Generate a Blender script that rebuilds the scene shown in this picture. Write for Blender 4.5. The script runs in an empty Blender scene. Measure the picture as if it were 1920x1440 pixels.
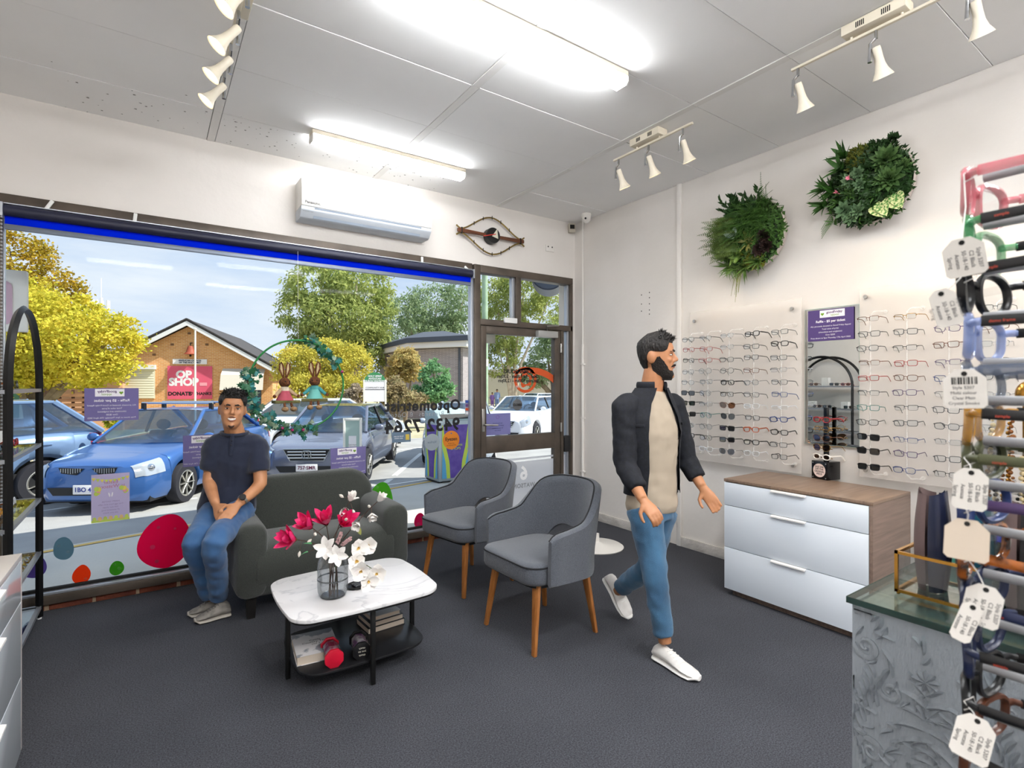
import bpy, bmesh, math, random
from math import sin, cos, pi, radians, sqrt, atan2
from mathutils import Vector, Matrix, noise
S = bpy.context.scene
COL = S.collection
R = random.Random(11)

# ---------------------------------------------------------------- camera
FPX, TH, CH = 985.0, radians(34.56), 1.48          # focal length in pixels, yaw, eye height
cam_d = bpy.data.cameras.new('camera'); cam = bpy.data.objects.new('camera', cam_d); COL.objects.link(cam)
cam.location = (0, 0, CH); cam.rotation_euler = (pi/2, 0, -TH)
cam_d.sensor_width = 36; cam_d.lens = FPX/1920*36; cam_d.clip_start = .05; cam_d.clip_end = 600
cam_d.dof.use_dof = True; cam_d.dof.focus_distance = 3.4; cam_d.dof.aperture_fstop = 9
S.camera = cam
# ---------------------------------------------------------------- colour management
S.view_settings.view_transform = 'Standard'; S.view_settings.look = 'None'
S.view_settings.gamma = 1; S.view_settings.use_curve_mapping = False
S.view_settings.exposure = 0.42
S.cycles.transparent_max_bounces = 40; S.cycles.max_bounces = 10; S.cycles.diffuse_bounces = 5
S.cycles.sample_clamp_indirect = 6; S.cycles.caustics_reflective = False; S.cycles.caustics_refractive = False
# ---------------------------------------------------------------- sky
w = bpy.data.worlds.new('sky'); S.world = w; w.use_nodes = True
nt = w.node_tree; N = nt.nodes; L = nt.links; N.clear()
o = N.new('ShaderNodeOutputWorld'); bg = N.new('ShaderNodeBackground'); L.new(bg.outputs[0], o.inputs[0])
tc = N.new('ShaderNodeTexCoord'); sp = N.new('ShaderNodeSeparateXYZ'); L.new(tc.outputs['Generated'], sp.inputs[0])
gr = N.new('ShaderNodeValToRGB'); L.new(sp.outputs[2], gr.inputs[0])
gr.color_ramp.elements[0].position = 0.0; gr.color_ramp.elements[0].color = (.56, .64, .76, 1)
gr.color_ramp.elements[1].position = .8; gr.color_ramp.elements[1].color = (.25, .48, .86, 1)
e = gr.color_ramp.elements.new(.3); e.color = (.42, .54, .74, 1)
mp = N.new('ShaderNodeMapping'); mp.inputs['Scale'].default_value = (1.6, 1.6, 8); mp.inputs['Rotation'].default_value = (.12, .1, .5)
L.new(tc.outputs['Generated'], mp.inputs[0])
nz = N.new('ShaderNodeTexNoise'); nz.inputs['Scale'].default_value = 1.7; nz.inputs['Detail'].default_value = 6; nz.inputs['Roughness'].default_value = .58
L.new(mp.outputs[0], nz.inputs['Vector'])
cr = N.new('ShaderNodeValToRGB'); cr.color_ramp.elements[0].position = .36; cr.color_ramp.elements[1].position = .66
L.new(nz.outputs[0], cr.inputs[0])
mx = N.new('ShaderNodeMix'); mx.data_type = 'RGBA'; L.new(cr.outputs[0], mx.inputs[0]); L.new(gr.outputs[0], mx.inputs[6])
mx.inputs[7].default_value = (.70, .74, .80, 1); L.new(mx.outputs[2], bg.inputs[0]); bg.inputs[1].default_value = 1.0
# ---------------------------------------------------------------- sun (from the right, slightly behind the shop)
SUN = Vector((.52, -.40, .76)).normalized()
sd = bpy.data.lights.new('sun', 'SUN'); sd.energy = 6.0; sd.angle = radians(.6); sd.color = (1, .95, .86)
so = bpy.data.objects.new('sun', sd); COL.objects.link(so); so.location = (20, -4, 24)
so.rotation_euler = SUN.to_track_quat('Z', 'Y').to_euler()

# ================================================================ helpers
FV = Vector((sin(TH), cos(TH), 0)); RV = Vector((cos(TH), -sin(TH), 0)); UV = Vector((0, 0, 1)); EYE = Vector((0, 0, CH))
def ray(px, py): return FV + RV*((px-960)/FPX) + UV*((720-py)/FPX)
def W(px, py, d): return EYE + ray(px, py)*d                       # pixel direction at a known depth
def onX(px, py, X): r = ray(px, py); return EYE + r*(X/r.x)        # ... met by a wall x = X
def onY(px, py, Y): r = ray(px, py); return EYE + r*(Y/r.y)
def onZ(px, py, Z): r = ray(px, py); return EYE + r*((Z-CH)/r.z)
def interp(x, pts):
    if x <= pts[0][0]: return pts[0][1]
    for (a, b), (c, d) in zip(pts, pts[1:]):
        if x <= c: return b + (d-b)*(x-a)/(c-a)
    return pts[-1][1]
def smooth(x, pts):                                                # cubic through the points (monotone-ish)
    n = len(pts)
    if x <= pts[0][0]: return pts[0][1]
    if x >= pts[-1][0]: return pts[-1][1]
    for i in range(n-1):
        if x <= pts[i+1][0]:
            x0, y0 = pts[i]; x1, y1 = pts[i+1]; h = x1-x0
            s = (y1-y0)/h
            m0 = s if i == 0 else (y1-pts[i-1][1])/(x1-pts[i-1][0])
            m1 = s if i == n-2 else (pts[i+2][1]-y0)/(pts[i+2][0]-x0)
            t = (x-x0)/h
            return (2*t**3-3*t*t+1)*y0 + (t**3-2*t*t+t)*h*m0 + (-2*t**3+3*t*t)*y1 + (t**3-t*t)*h*m1
def gz(Y): return interp(Y, [(4.7, -.15), (10, -.42), (30, -.9)])  # pavement and road fall away from the shop
def onG(px, py):
    r = ray(px, py); lo, hi = 1., 400.
    for _ in range(50):
        m = (lo+hi)/2; p = EYE + r*m
        if p.z > gz(p.y): lo = m
        else: hi = m
    return EYE + r*lo
def hx(s):
    s = s.lstrip('#'); c = [int(s[i:i+2], 16)/255 for i in (0, 2, 4)]
    return tuple((x/12.92 if x <= .04045 else ((x+.055)/1.055)**2.4) for x in c)
MATS = {}
def mat(name, col, rough=.5, metal=0, noise_=None, bump=None, coat=0, emit=0, alpha=1, spec=.5, sheen=0, trans=0, ior=1.45):
    """col: '#hex'. noise_=(scale, second colour, low, high[, stretch]); bump=(scale, strength[, stretch])"""
    if name in MATS: return MATS[name]
    m = bpy.data.materials.new(name); m.use_nodes = True; MATS[name] = m
    nt = m.node_tree; b = nt.nodes['Principled BSDF']
    c = (*hx(col), 1) if isinstance(col, str) else (*col, 1)
    b.inputs['Base Color'].default_value = c; b.inputs['Roughness'].default_value = rough; b.inputs['Metallic'].default_value = metal
    b.inputs['Coat Weight'].default_value = coat; b.inputs['Alpha'].default_value = alpha; b.inputs['Specular IOR Level'].default_value = spec
    b.inputs['Sheen Weight'].default_value = sheen; b.inputs['Transmission Weight'].default_value = trans; b.inputs['IOR'].default_value = ior
    if coat: b.inputs['Coat Roughness'].default_value = .06
    if emit: b.inputs['Emission Color'].default_value = c; b.inputs['Emission Strength'].default_value = emit
    def coords(stretch):
        t = nt.nodes.new('ShaderNodeTexCoord'); mp = nt.nodes.new('ShaderNodeMapping')
        nt.links.new(t.outputs['Object'], mp.inputs[0]); mp.inputs['Scale'].default_value = stretch; return mp.outputs[0]
    if noise_:
        n = nt.nodes.new('ShaderNodeTexNoise'); n.inputs['Scale'].default_value = noise_[0]; n.inputs['Detail'].default_value = 5
        nt.links.new(coords(noise_[4] if len(noise_) > 4 else (1, 1, 1)), n.inputs['Vector'])
        r = nt.nodes.new('ShaderNodeValToRGB'); r.color_ramp.elements[0].position = noise_[2]; r.color_ramp.elements[1].position = noise_[3]
        r.color_ramp.elements[0].color = c; r.color_ramp.elements[1].color = (*hx(noise_[1]), 1)
        nt.links.new(n.outputs[0], r.inputs[0]); nt.links.new(r.outputs[0], b.inputs['Base Color'])
    if bump:
        n = nt.nodes.new('ShaderNodeTexNoise'); n.inputs['Scale'].default_value = bump[0]; n.inputs['Detail'].default_value = 4
        nt.links.new(coords(bump[2] if len(bump) > 2 else (1, 1, 1)), n.inputs['Vector'])
        bp = nt.nodes.new('ShaderNodeBump'); bp.inputs['Strength'].default_value = bump[1]; bp.inputs['Distance'].default_value = .02
        nt.links.new(n.outputs[0], bp.inputs['Height']); nt.links.new(bp.outputs[0], b.inputs['Normal'])
    return m
def glassmat(name, tint='#ffffff', gloss=.08, rough=.0, fres=.5):
    """thin clear sheet: passes light, mirrors a little at grazing angles"""
    if name in MATS: return MATS[name]
    m = bpy.data.materials.new(name); m.use_nodes = True; MATS[name] = m
    nt = m.node_tree; nt.nodes.clear(); n = nt.nodes.new
    o = n('ShaderNodeOutputMaterial'); mx = n('ShaderNodeMixShader'); t = n('ShaderNodeBsdfTransparent'); g = n('ShaderNodeBsdfGlossy')
    t.inputs[0].default_value = (*hx(tint), 1); g.inputs['Roughness'].default_value = rough
    lw = n('ShaderNodeLayerWeight'); lw.inputs[0].default_value = .25; ml = n('ShaderNodeMath'); ml.operation = 'MULTIPLY_ADD'
    ml.inputs[1].default_value = fres; ml.inputs[2].default_value = gloss
    l = nt.links.new; l(lw.outputs['Fresnel'], ml.inputs[0]); l(ml.outputs[0], mx.inputs[0]); l(t.outputs[0], mx.inputs[1]); l(g.outputs[0], mx.inputs[2]); l(mx.outputs[0], o.inputs[0])
    return m
def filmmat(name, col, tr=.5):
    if name in MATS: return MATS[name]
    m = bpy.data.materials.new(name); m.use_nodes = True; MATS[name] = m; nt = m.node_tree; nt.nodes.clear(); n = nt.nodes.new; l = nt.links.new
    o_ = n('ShaderNodeOutputMaterial'); d = n('ShaderNodeBsdfDiffuse'); t = n('ShaderNodeBsdfTranslucent'); mx_ = n('ShaderNodeMixShader'); mx_.inputs[0].default_value = tr
    for q in (d, t): q.inputs[0].default_value = (*hx(col), 1)
    l(d.outputs[0], mx_.inputs[1]); l(t.outputs[0], mx_.inputs[2]); l(mx_.outputs[0], o_.inputs[0]); return m
def brickmat(name, c1, c2, mortar, scale, bw=.5, rh=.25, ms=.02, axis='XZ', rough=.85):
    if name in MATS: return MATS[name]
    m = bpy.data.materials.new(name); m.use_nodes = True; MATS[name] = m
    nt = m.node_tree; b = nt.nodes['Principled BSDF']; b.inputs['Roughness'].default_value = rough
    t = nt.nodes.new('ShaderNodeTexCoord'); s = nt.nodes.new('ShaderNodeSeparateXYZ'); c = nt.nodes.new('ShaderNodeCombineXYZ')
    a = nt.nodes.new('ShaderNodeMath'); a.operation = 'ADD'
    nt.links.new(t.outputs['Object'], s.inputs[0]); nt.links.new(s.outputs[0], a.inputs[0]); nt.links.new(s.outputs[1], a.inputs[1])
    nt.links.new(a.outputs[0], c.inputs[0]); nt.links.new(s.outputs[2], c.inputs[1])
    k = nt.nodes.new('ShaderNodeTexBrick'); k.inputs['Scale'].default_value = scale; k.inputs['Mortar Size'].default_value = ms
    k.inputs['Brick Width'].default_value = bw; k.inputs['Row Height'].default_value = rh; k.inputs['Bias'].default_value = 0
    for i, q in ((1, c1), (2, c2), (3, mortar)): k.inputs[i].default_value = (*hx(q), 1)
    nt.links.new(c.outputs[0], k.inputs['Vector']); nt.links.new(k.outputs[0], b.inputs['Base Color'])
    bp = nt.nodes.new('ShaderNodeBump'); bp.inputs['Strength'].default_value = .4; bp.invert = True
    nt.links.new(k.outputs['Fac'], bp.inputs['Height']); nt.links.new(bp.outputs[0], b.inputs['Normal'])
    return m

class MB:
    """collects primitives; build() links them as one mesh object"""
    def __init__(s): s.V = []; s.F = []
    def add(s, vs, fs, M=None):
        k = len(s.V); s.V += [(M @ Vector(v)) if M else Vector(v) for v in vs]; s.F += [tuple(i+k for i in f) for f in fs]; return s
    def box(s, c, d, M=None, rz=0):
        x, y, z = (q/2 for q in d)
        vs = [Vector((a*x, b*y, e*z)) for a in (-1, 1) for b in (-1, 1) for e in (-1, 1)]
        T = Matrix.Translation(c) @ Matrix.Rotation(rz, 4, 'Z')
        return s.add(vs, [(0, 1, 3, 2), (4, 6, 7, 5), (0, 4, 5, 1), (2, 3, 7, 6), (0, 2, 6, 4), (1, 5, 7, 3)], (M @ T) if M else T)
    def bb(s, lo, hi, M=None):
        return s.box([(a+b)/2 for a, b in zip(lo, hi)], [b-a for a, b in zip(lo, hi)], M)
    def loft(s, rings, cap=(True, True), closed=True, M=None):
        n = len(rings[0]); vs = [v for r in rings for v in r]; fs = []
        for i in range(len(rings)-1):
            for j in range(n if closed else n-1):
                a = i*n+j; b = i*n+(j+1) % n; fs.append((a, b, b+n, a+n))
        if closed and cap[0]: fs.append(tuple(reversed(range(n))))
        if closed and cap[1]: fs.append(tuple(range((len(rings)-1)*n, len(rings)*n)))
        return s.add(vs, fs, M)
    def tube(s, pts, r, n=8, closed=False, M=None, flat=1.0, up=None, cap=(True, True)):
        """r a number or list; flat scales the second axis of the section"""
        P = [Vector(p) for p in pts]; m = len(P); rs = r if isinstance(r, (list, tuple)) else [r]*m
        rings = []; prev = None
        for i in range(m):
            if closed: t = P[(i+1) % m]-P[i-1]
            else: t = P[min(i+1, m-1)]-P[max(i-1, 0)]
            t = t.normalized() if t.length > 1e-9 else Vector((0, 0, 1))
            if prev is None:
                a = Vector(up) if up else (Vector((0, 0, 1)) if abs(t.z) < .9 else Vector((1, 0, 0)))
                u = (a - t*a.dot(t)).normalized()
            else:
                u = prev - t*prev.dot(t); u = u.normalized() if u.length > 1e-6 else prev
            if up and not closed:
                a = Vector(up); q = a - t*a.dot(t)
                if q.length > 1e-3: u = q.normalized()
            prev = u; v = t.cross(u)
            rr = rs[i]; ra, rb = rr if isinstance(rr, (list, tuple)) else (rr, rr*flat)
            rings.append([P[i] + u*(ra*cos(2*pi*k/n)) + v*(rb*sin(2*pi*k/n)) for k in range(n)])
        if closed: rings.append(rings[0])
        return s.loft(rings, (not closed and cap[0], not closed and cap[1]), True, M)
    def cyl(s, p0, p1, r0, r1=None, n=16, M=None): return s.tube([p0, p1], [r0, r0 if r1 is None else r1], n, M=M)
    def lathe(s, prof, n=24, M=None, cap=(True, True)):
        return s.loft([[(r*cos(2*pi*k/n), r*sin(2*pi*k/n), z) for k in range(n)] for r, z in prof], cap, True, M)
    def sphere(s, c, r, nu=16, nv=10, M=None):
        r = r if isinstance(r, (list, tuple)) else (r, r, r)
        rings = [[(c[0]+r[0]*cos(2*pi*k/nu)*sin(a), c[1]+r[1]*sin(2*pi*k/nu)*sin(a), c[2]-r[2]*cos(a)) for k in range(nu)]
                 for a in [max(.02, min(pi-.02, pi*i/nv)) for i in range(nv+1)]]
        return s.loft(rings, (True, True), True, M)
    def prism(s, poly, z0, z1, M=None):
        return s.loft([[(x, y, z0) for x, y in poly], [(x, y, z1) for x, y in poly]], (True, True), True, M)
    def face(s, pts, M=None): return s.add(pts, [tuple(range(len(pts)))], M)
    def grid(s, fn, nu, nv, M=None):
        vs = [fn(i/nu, j/nv) for i in range(nu+1) for j in range(nv+1)]; k = nv+1
        return s.add(vs, [(i*k+j, (i+1)*k+j, (i+1)*k+j+1, i*k+j+1) for i in range(nu) for j in range(nv)], M)
    def mesh(s, name, angle=35, bevel=0, seg=2, weld=0, fix=False):
        me = bpy.data.meshes.new(name); me.from_pydata([tuple(v) for v in s.V], [], s.F)
        if bevel or weld or fix:
            bm = bmesh.new(); bm.from_mesh(me)
            if weld: bmesh.ops.remove_doubles(bm, verts=bm.verts, dist=weld)
            bmesh.ops.recalc_face_normals(bm, faces=bm.faces)
            if bevel:
                ed = [e for e in bm.edges if len(e.link_faces) == 2 and e.calc_face_angle(0) > radians(30)]
                bmesh.ops.bevel(bm, geom=ed, offset=bevel, segments=seg, profile=.5, affect='EDGES', clamp_overlap=True)
            bm.to_mesh(me); bm.free()
        me.validate(); me.polygons.foreach_set('use_smooth', [True]*len(me.polygons))
        me.set_sharp_from_angle(angle=radians(angle)); me.update(); return me
    def build(s, name, m, parent=None, **k):
        return put(name, s.mesh(name, **k), m, parent)
def put(name, me, m, parent=None):
    o = bpy.data.objects.new(name, me)
    if m is not None and not me.materials: me.materials.append(m)
    COL.objects.link(o)
    if parent is not None: o.parent = parent
    return o
def tag(o, label=None, cat=None, group=None, kind=None):
    if label: o['label'] = label
    if cat: o['category'] = cat
    if group: o['group'] = group
    if kind: o['kind'] = kind
    return o
def thing(name, label, cat, loc=(0, 0, 0), rz=0, group=None, kind=None):
    o = bpy.data.objects.new(name, None); COL.objects.link(o); o.location = loc; o.rotation_euler = (0, 0, rz); o.empty_display_size = .1
    return tag(o, label, cat, group, kind)
def dup(root, loc=None, rot=None, label=None, group=None):
    def cp(o, par):
        c = o.copy(); COL.objects.link(c); c.parent = par
        for ch in KIDS.get(o.name, [k for k in o.children]): cp(ch, c)
        return c
    r = cp(root, None)
    if loc is not None: r.location = loc
    if rot is not None: r.rotation_euler = rot
    if label: r['label'] = label
    if group: r['group'] = group
    return r
KIDS = {}
def text(s, size, m, parent=None, M=None, name='lettering', align='CENTER', ext=0, mirror=False, space=1.0, bold=0, lines=1.0):
    """flat lettering in the local xy plane of M"""
    c = bpy.data.curves.new(name, 'FONT'); c.body = s; c.size = size; c.align_x = align; c.align_y = 'CENTER'; c.extrude = ext
    c.space_character = space; c.offset = bold; c.resolution_u = 3; c.space_line = lines
    t = bpy.data.objects.new(name, c); me = bpy.data.meshes.new_from_object(t)
    bpy.data.objects.remove(t); bpy.data.curves.remove(c)
    T = M or Matrix.Identity(4)
    if mirror: T = T @ Matrix.Diagonal((-1, 1, 1, 1))
    me.transform(T); me.materials.clear(); me.name = name
    return put(name, me, m, parent)
def frame(o, x, y):                                                 # matrix from an origin and two axes
    x = Vector(x).normalized(); z = x.cross(Vector(y)).normalized(); y = z.cross(x)
    return Matrix((( x.x, y.x, z.x, o[0]), (x.y, y.y, z.y, o[1]), (x.z, y.z, z.z, o[2]), (0, 0, 0, 1)))
def remeshed(mb, name, m, parent=None, vox=.012, it=4, fac=.6, disp=None):
    """one continuous skin over overlapping solids"""
    me = mb.mesh(name+'_src'); o = bpy.data.objects.new(name+'_src', me); COL.objects.link(o)
    r = o.modifiers.new('r', 'REMESH'); r.mode = 'VOXEL'; r.voxel_size = vox
    k = o.modifiers.new('s', 'SMOOTH'); k.factor = fac; k.iterations = it
    dg = bpy.context.evaluated_depsgraph_get(); me2 = bpy.data.meshes.new_from_object(o.evaluated_get(dg))
    bpy.data.objects.remove(o); bpy.data.meshes.remove(me)
    if disp:
        nrm = [v.normal.copy() for v in me2.vertices]
        for v, q in zip(me2.vertices, nrm): v.co += q*disp(v.co)
    me2.name = name; me2.materials.clear()
    me2.polygons.foreach_set('use_smooth', [True]*len(me2.polygons)); me2.update()
    return put(name, me2, m, parent)
def rrect(w, h, r, n=5):
    pts = []
    for cx, cy, a0 in ((w/2-r, h/2-r, 0), (-w/2+r, h/2-r, pi/2), (-w/2+r, -h/2+r, pi), (w/2-r, -h/2+r, 3*pi/2)):
        pts += [(cx+r*cos(a0+pi/2*k/n), cy+r*sin(a0+pi/2*k/n)) for k in range(n+1)]
    return pts
XF = lambda o: Matrix(((1, 0, 0, o[0]), (0, 0, -1, o[1]), (0, 1, 0, o[2]), (0, 0, 0, 1)))   # text on a face looking to -y
XR = lambda o: Matrix(((0, 0, -1, o[0]), (-1, 0, 0, o[1]), (0, 1, 0, o[2]), (0, 0, 0, 1)))  # text on a face looking to -x
# ================================================================ room shell
WX, WY, WZ, LX, BY = 4.0, 4.56, 3.31, -1.0, -3.2     # right wall, front wall, ceiling, left wall, back wall
def carpet():
    m = bpy.data.materials.new('carpet'); m.use_nodes = True; nt = m.node_tree; b = nt.nodes['Principled BSDF']; b.inputs['Roughness'].default_value = .95
    b.inputs['Specular IOR Level'].default_value = .15
    t = nt.nodes.new('ShaderNodeTexCoord'); l = nt.links.new
    n1 = nt.nodes.new('ShaderNodeTexNoise'); n1.inputs['Scale'].default_value = 160; n1.inputs['Detail'].default_value = 5; n1.inputs['Roughness'].default_value = .9
    n2 = nt.nodes.new('ShaderNodeTexNoise'); n2.inputs['Scale'].default_value = 2.2; n2.inputs['Detail'].default_value = 4
    l(t.outputs['Object'], n1.inputs['Vector']); l(t.outputs['Object'], n2.inputs['Vector'])
    r = nt.nodes.new('ShaderNodeValToRGB'); e = r.color_ramp.elements; e[0].position = .36; e[0].color = (*hx('#1c1d21'), 1); e[1].position = .66; e[1].color = (*hx('#65676e'), 1)
    l(n1.outputs[0], r.inputs[0]); mx = nt.nodes.new('ShaderNodeMix'); mx.data_type = 'RGBA'; mx.blend_type = 'MULTIPLY'; mx.inputs[0].default_value = .35
    l(r.outputs[0], mx.inputs[6]); l(n2.outputs[0], mx.inputs[7]); l(mx.outputs[2], b.inputs['Base Color'])
    bp = nt.nodes.new('ShaderNodeBump'); bp.inputs['Strength'].default_value = .5; bp.inputs['Distance'].default_value = .004
    l(n1.outputs[0], bp.inputs['Height']); l(bp.outputs[0], b.inputs['Normal']); return m
paint = mat('wall paint', '#e2ddd8', .62, noise_=(1.6, '#d9d4ce', .35, .75), bump=(14, .12))
paint2 = mat('wall paint white', '#eae6e1', .6, noise_=(2.2, '#e2ddd7', .4, .8), bump=(10, .25))
ceilm = mat('ceiling board', '#fafafa', .8, noise_=(1.1, '#f2f2f2', .35, .75))
stripm = mat('ceiling strip', '#ecebe9', .7)
dark = mat('shadow gap', '#1b1a19', .9)
bronze = mat('bronze aluminium', '#5b5148', .42, .25, noise_=(6, '#4b433c', .4, .7))
bronze_lt = mat('worn aluminium', '#b9bec6', .35, .6)
fl = MB().bb((LX, BY, -.12), (WX, WY, 0)).build('floor', carpet()); tag(fl, 'dark grey speckled loop pile carpet', kind='structure')
tag(MB().bb((WX, BY-.2, -.5), (WX+.2, WY+.2, WZ+.2)).build('wall_right', paint), 'white painted side wall carrying the eyewear panels', kind='structure')
tag(MB().bb((LX-.2, BY-.2, -.5), (LX, WY+.2, WZ+.2)).build('wall_left', paint), 'white painted wall behind the arched shelf', kind='structure')
tag(MB().bb((LX, BY-.2, -.5), (WX, BY, WZ+.2)).build('wall_back', paint), 'white painted wall at the back of the shop', kind='structure')
wf = MB().bb((LX, WY-.02, 2.675), (WX, WY+.2, WZ+.2)).bb((LX, WY-.02, -.3), (-.80, WY+.2, 2.675)).bb((3.945, WY-.02, -.3), (WX, WY+.2, 2.675)).bb((-.80, WY+.05, -.3), (2.64, WY+.2, .03)).bb((2.64, WY, -.3), (3.945, WY+.2, .0)).build('wall_front', paint)
tag(wf, 'painted wall above and around the shop window', kind='structure')
bk = mat('dark red brick', '#7a3f2a', .9, noise_=(9, '#5a2c20', .35, .7), bump=(60, .5))
mort = mat('mortar', '#a08a72', .95)
k0 = MB().bb((0, 0, 0), (.222, .1, .052)).mesh('brick', bevel=.004)
for i in range(14):
    b = put('brick', k0, bk, wf); b.location = (-.79+i*.243+R.uniform(-.003, .003), WY-.018+R.uniform(-.003, .003), .001)
MB().bb((-.80, WY-.012, 0), (2.63, WY+.05, .045)).build('mortar_bed', mort, wf)
# ceiling: boards between cover strips
ce = MB().bb((LX-.2, BY-.2, WZ+.02), (WX+.2, WY+.2, WZ+.25)).build('ceiling', dark); tag(ce, 'white panelled ceiling with cover strips', kind='structure')
XL = [LX, .375, 1.65, 2.945, WX]; YL = [WY]+[4.03-.622*k for k in range(12)]
YL = [y for y in YL if y > BY]+[BY]
for i in range(4):
    x0, x1 = XL[i]+(.026 if i else 0), XL[i+1]-(.026 if i < 3 else 0)
    for j in range(len(YL)-1):
        y1, y0 = YL[j]-.0025, YL[j+1]+.0025; dz = R.uniform(-.002, .003)
        MB().bb((x0+.003, y0, WZ+dz), (x1-.003, y1, WZ+.016+dz)).build('ceiling_panel', ceilm, ce)
for x in XL[1:4]:
    for j in range(len(YL)-1):
        MB().bb((x-.025, YL[j+1]+.001, WZ-.003), (x+.025, YL[j]-.001, WZ+.012)).build('cover_strip', stripm, ce)
# mould specks on the boards beside the window wall
sp = MB()
for k in range(150):
    a = R.random(); x = R.uniform(-.6, 2.2); y = R.uniform(4.08, 4.53) if a < .8 else R.uniform(3.9, 4.2)
    if R.random() < abs(x-.9)*.35: continue
    r = R.uniform(.0015, .006); sp.face([(x+r*1.6*cos(t)*R.uniform(.6, 1.2), y+r*sin(t), WZ-.0035) for t in [2*pi*q/6 for q in range(6)]])
tag(sp.build('mould_specks', mat('mould', '#3c3a38', .9), ce), kind='stuff')
# vertical strip and conduits on the right wall
t = MB().bb((WX-.022, 3.07, 0), (WX, 3.115, WZ)).build('trim_1', paint2, bevel=.004); tag(t, 'white vertical cover strip on the side wall', kind='structure')
cd = thing('conduit_pipe', 'white conduit pipe running down the wall beside the door', 'pipe', (WX-.015, 4.39, 0))
MB().cyl((0, 0, 1.9), (0, 0, WZ), .010, n=10).build('thin_pipe', paint2, cd)
MB().cyl((0, 0, 0), (0, 0, 1.92), .017, n=10).build('wide_pipe', paint2, cd)
for z in (1.7, 1.1, .5): MB().box((0, 0, z), (.03, .06, .02)).build('saddle_clip', paint2, cd, bevel=.003)
for y_, z_ in ((3.55, 2.36), (3.55, 2.27), (3.55, 2.20), (3.45, 2.37), (3.45, 2.32), (3.45, 2.26), (3.45, 2.20), (3.45, 2.16)):
    MB().cyl((WX-.001, y_, z_), (WX+.002, y_, z_), .006, n=8).build('screw_hole', dark, bpy.data.objects['wall_right'])
# damaged skirting on the right wall
sk = MB().bb((WX-.018, 3.2, 0), (WX, 4.5, .09)).bb((WX-.018, BY, 0), (WX, 3.07, .09)).build('baseboard_right', mat('skirting', '#cfcac4', .7, noise_=(5, '#a9a29a', .45, .8), bump=(20, .6)), bevel=.004)
tag(sk, 'scuffed white skirting under the side wall', kind='structure')

# ================================================================ shop window and door
gl = glassmat('window glass', '#fafcfc', .0, 0, .06)
win = thing('window_1', 'large shopfront window in a bronze frame', None, (0, WY, 0), kind='structure')
def bar(name, lo, hi, p, m=bronze, bev=.004): return MB().bb(lo, hi).build(name, m, p, bevel=bev)
bar('frame_rail', (-.80, -.05, 2.595), (2.63, .06, 2.675), win)
bar('frame_rail', (-.80, -.045, .045), (2.63, .06, .105), win)
bar('sill_strip', (-.80, -.035, .105), (2.63, .02, .122), win, bronze_lt, .002)
bar('glazing_bead', (-.77, .0, .122), (2.63, .03, .14), win, dark, .002)
bar('frame_post', (-.80, -.04, .105), (-.765, .06, 2.595), win)
bar('glazing_bead', (-.765, -.01, .105), (-.757, .03, 2.595), win, bronze_lt, .001)
bar('frame_post', (2.655, -.05, .0), (2.725, .06, 2.675), win)
bar('glazing_bead', (2.625, -.03, .1), (2.655, .03, 2.6), win, bronze_lt, .002)
MB().bb((-.77, .028, .12), (2.65, .034, 2.6)).build('pane', gl, win)
chain = MB()
for k in range(90): chain.sphere((-.752, -.055, .55+k*.022), .006, 6, 4)
# roller blind
rb = thing('roller_blind', 'rolled up navy blind with bright blue edge along the window top', 'blind', (0, WY-.07, 2.6))
blk = mat('blind roll', '#1f2137', .45); blu = filmmat('blind edge blue', '#0a3cff', .6)
MB().cyl((-.75, 0, -.035), (2.61, 0, -.035), .036, n=20).build('roll', blk, rb)
MB().bb((-.75, .02, -.115), (2.61, .026, -.06)).build('fabric_edge', blu, rb)
MB().bb((-.75, .016, -.15), (2.61, .034, -.115)).build('bottom_bar', mat('blind bar', '#77808f', .4, .5), rb, bevel=.004)
MB().bb((-.762, -.04, -.08), (-.75, .045, .005)).build('end_bracket', bronze_lt, rb)
MB().bb((2.61, -.04, -.08), (2.622, .045, .005)).build('end_bracket', bronze_lt, rb)
MB().bb((-.75, -.012, 0.004), (2.61, .03, .010)).build('head_strip', bronze_lt, rb)
ch = put('chain', chain.mesh('chain'), mat('bead chain', '#c9c9cc', .3, .8), rb); ch.location = (0, .0, -2.6); ch['kind'] = 'stuff'
clipm = mat('white plastic', '#e6e6e4', .4)
for px, py, a, wh in ((92, 386, -28, 'nearest the arched shelf'), (253, 411, -6, 'above the yellow tree'), (791, 490, 2, 'under the air conditioner'), (876, 505, 55, 'at the top of the door post')):
    p = onY(px, py, WY-.055)
    o = MB().bb((-.011, -.012, -.04), (.011, 0, .04)).build('blind_clip', clipm, bevel=.004); o.location = p; o.rotation_euler = (0, radians(-a), 0)
    tag(o, 'white plastic clip on the window head rail, '+wh, 'clip', 'clips along the window head')
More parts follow.
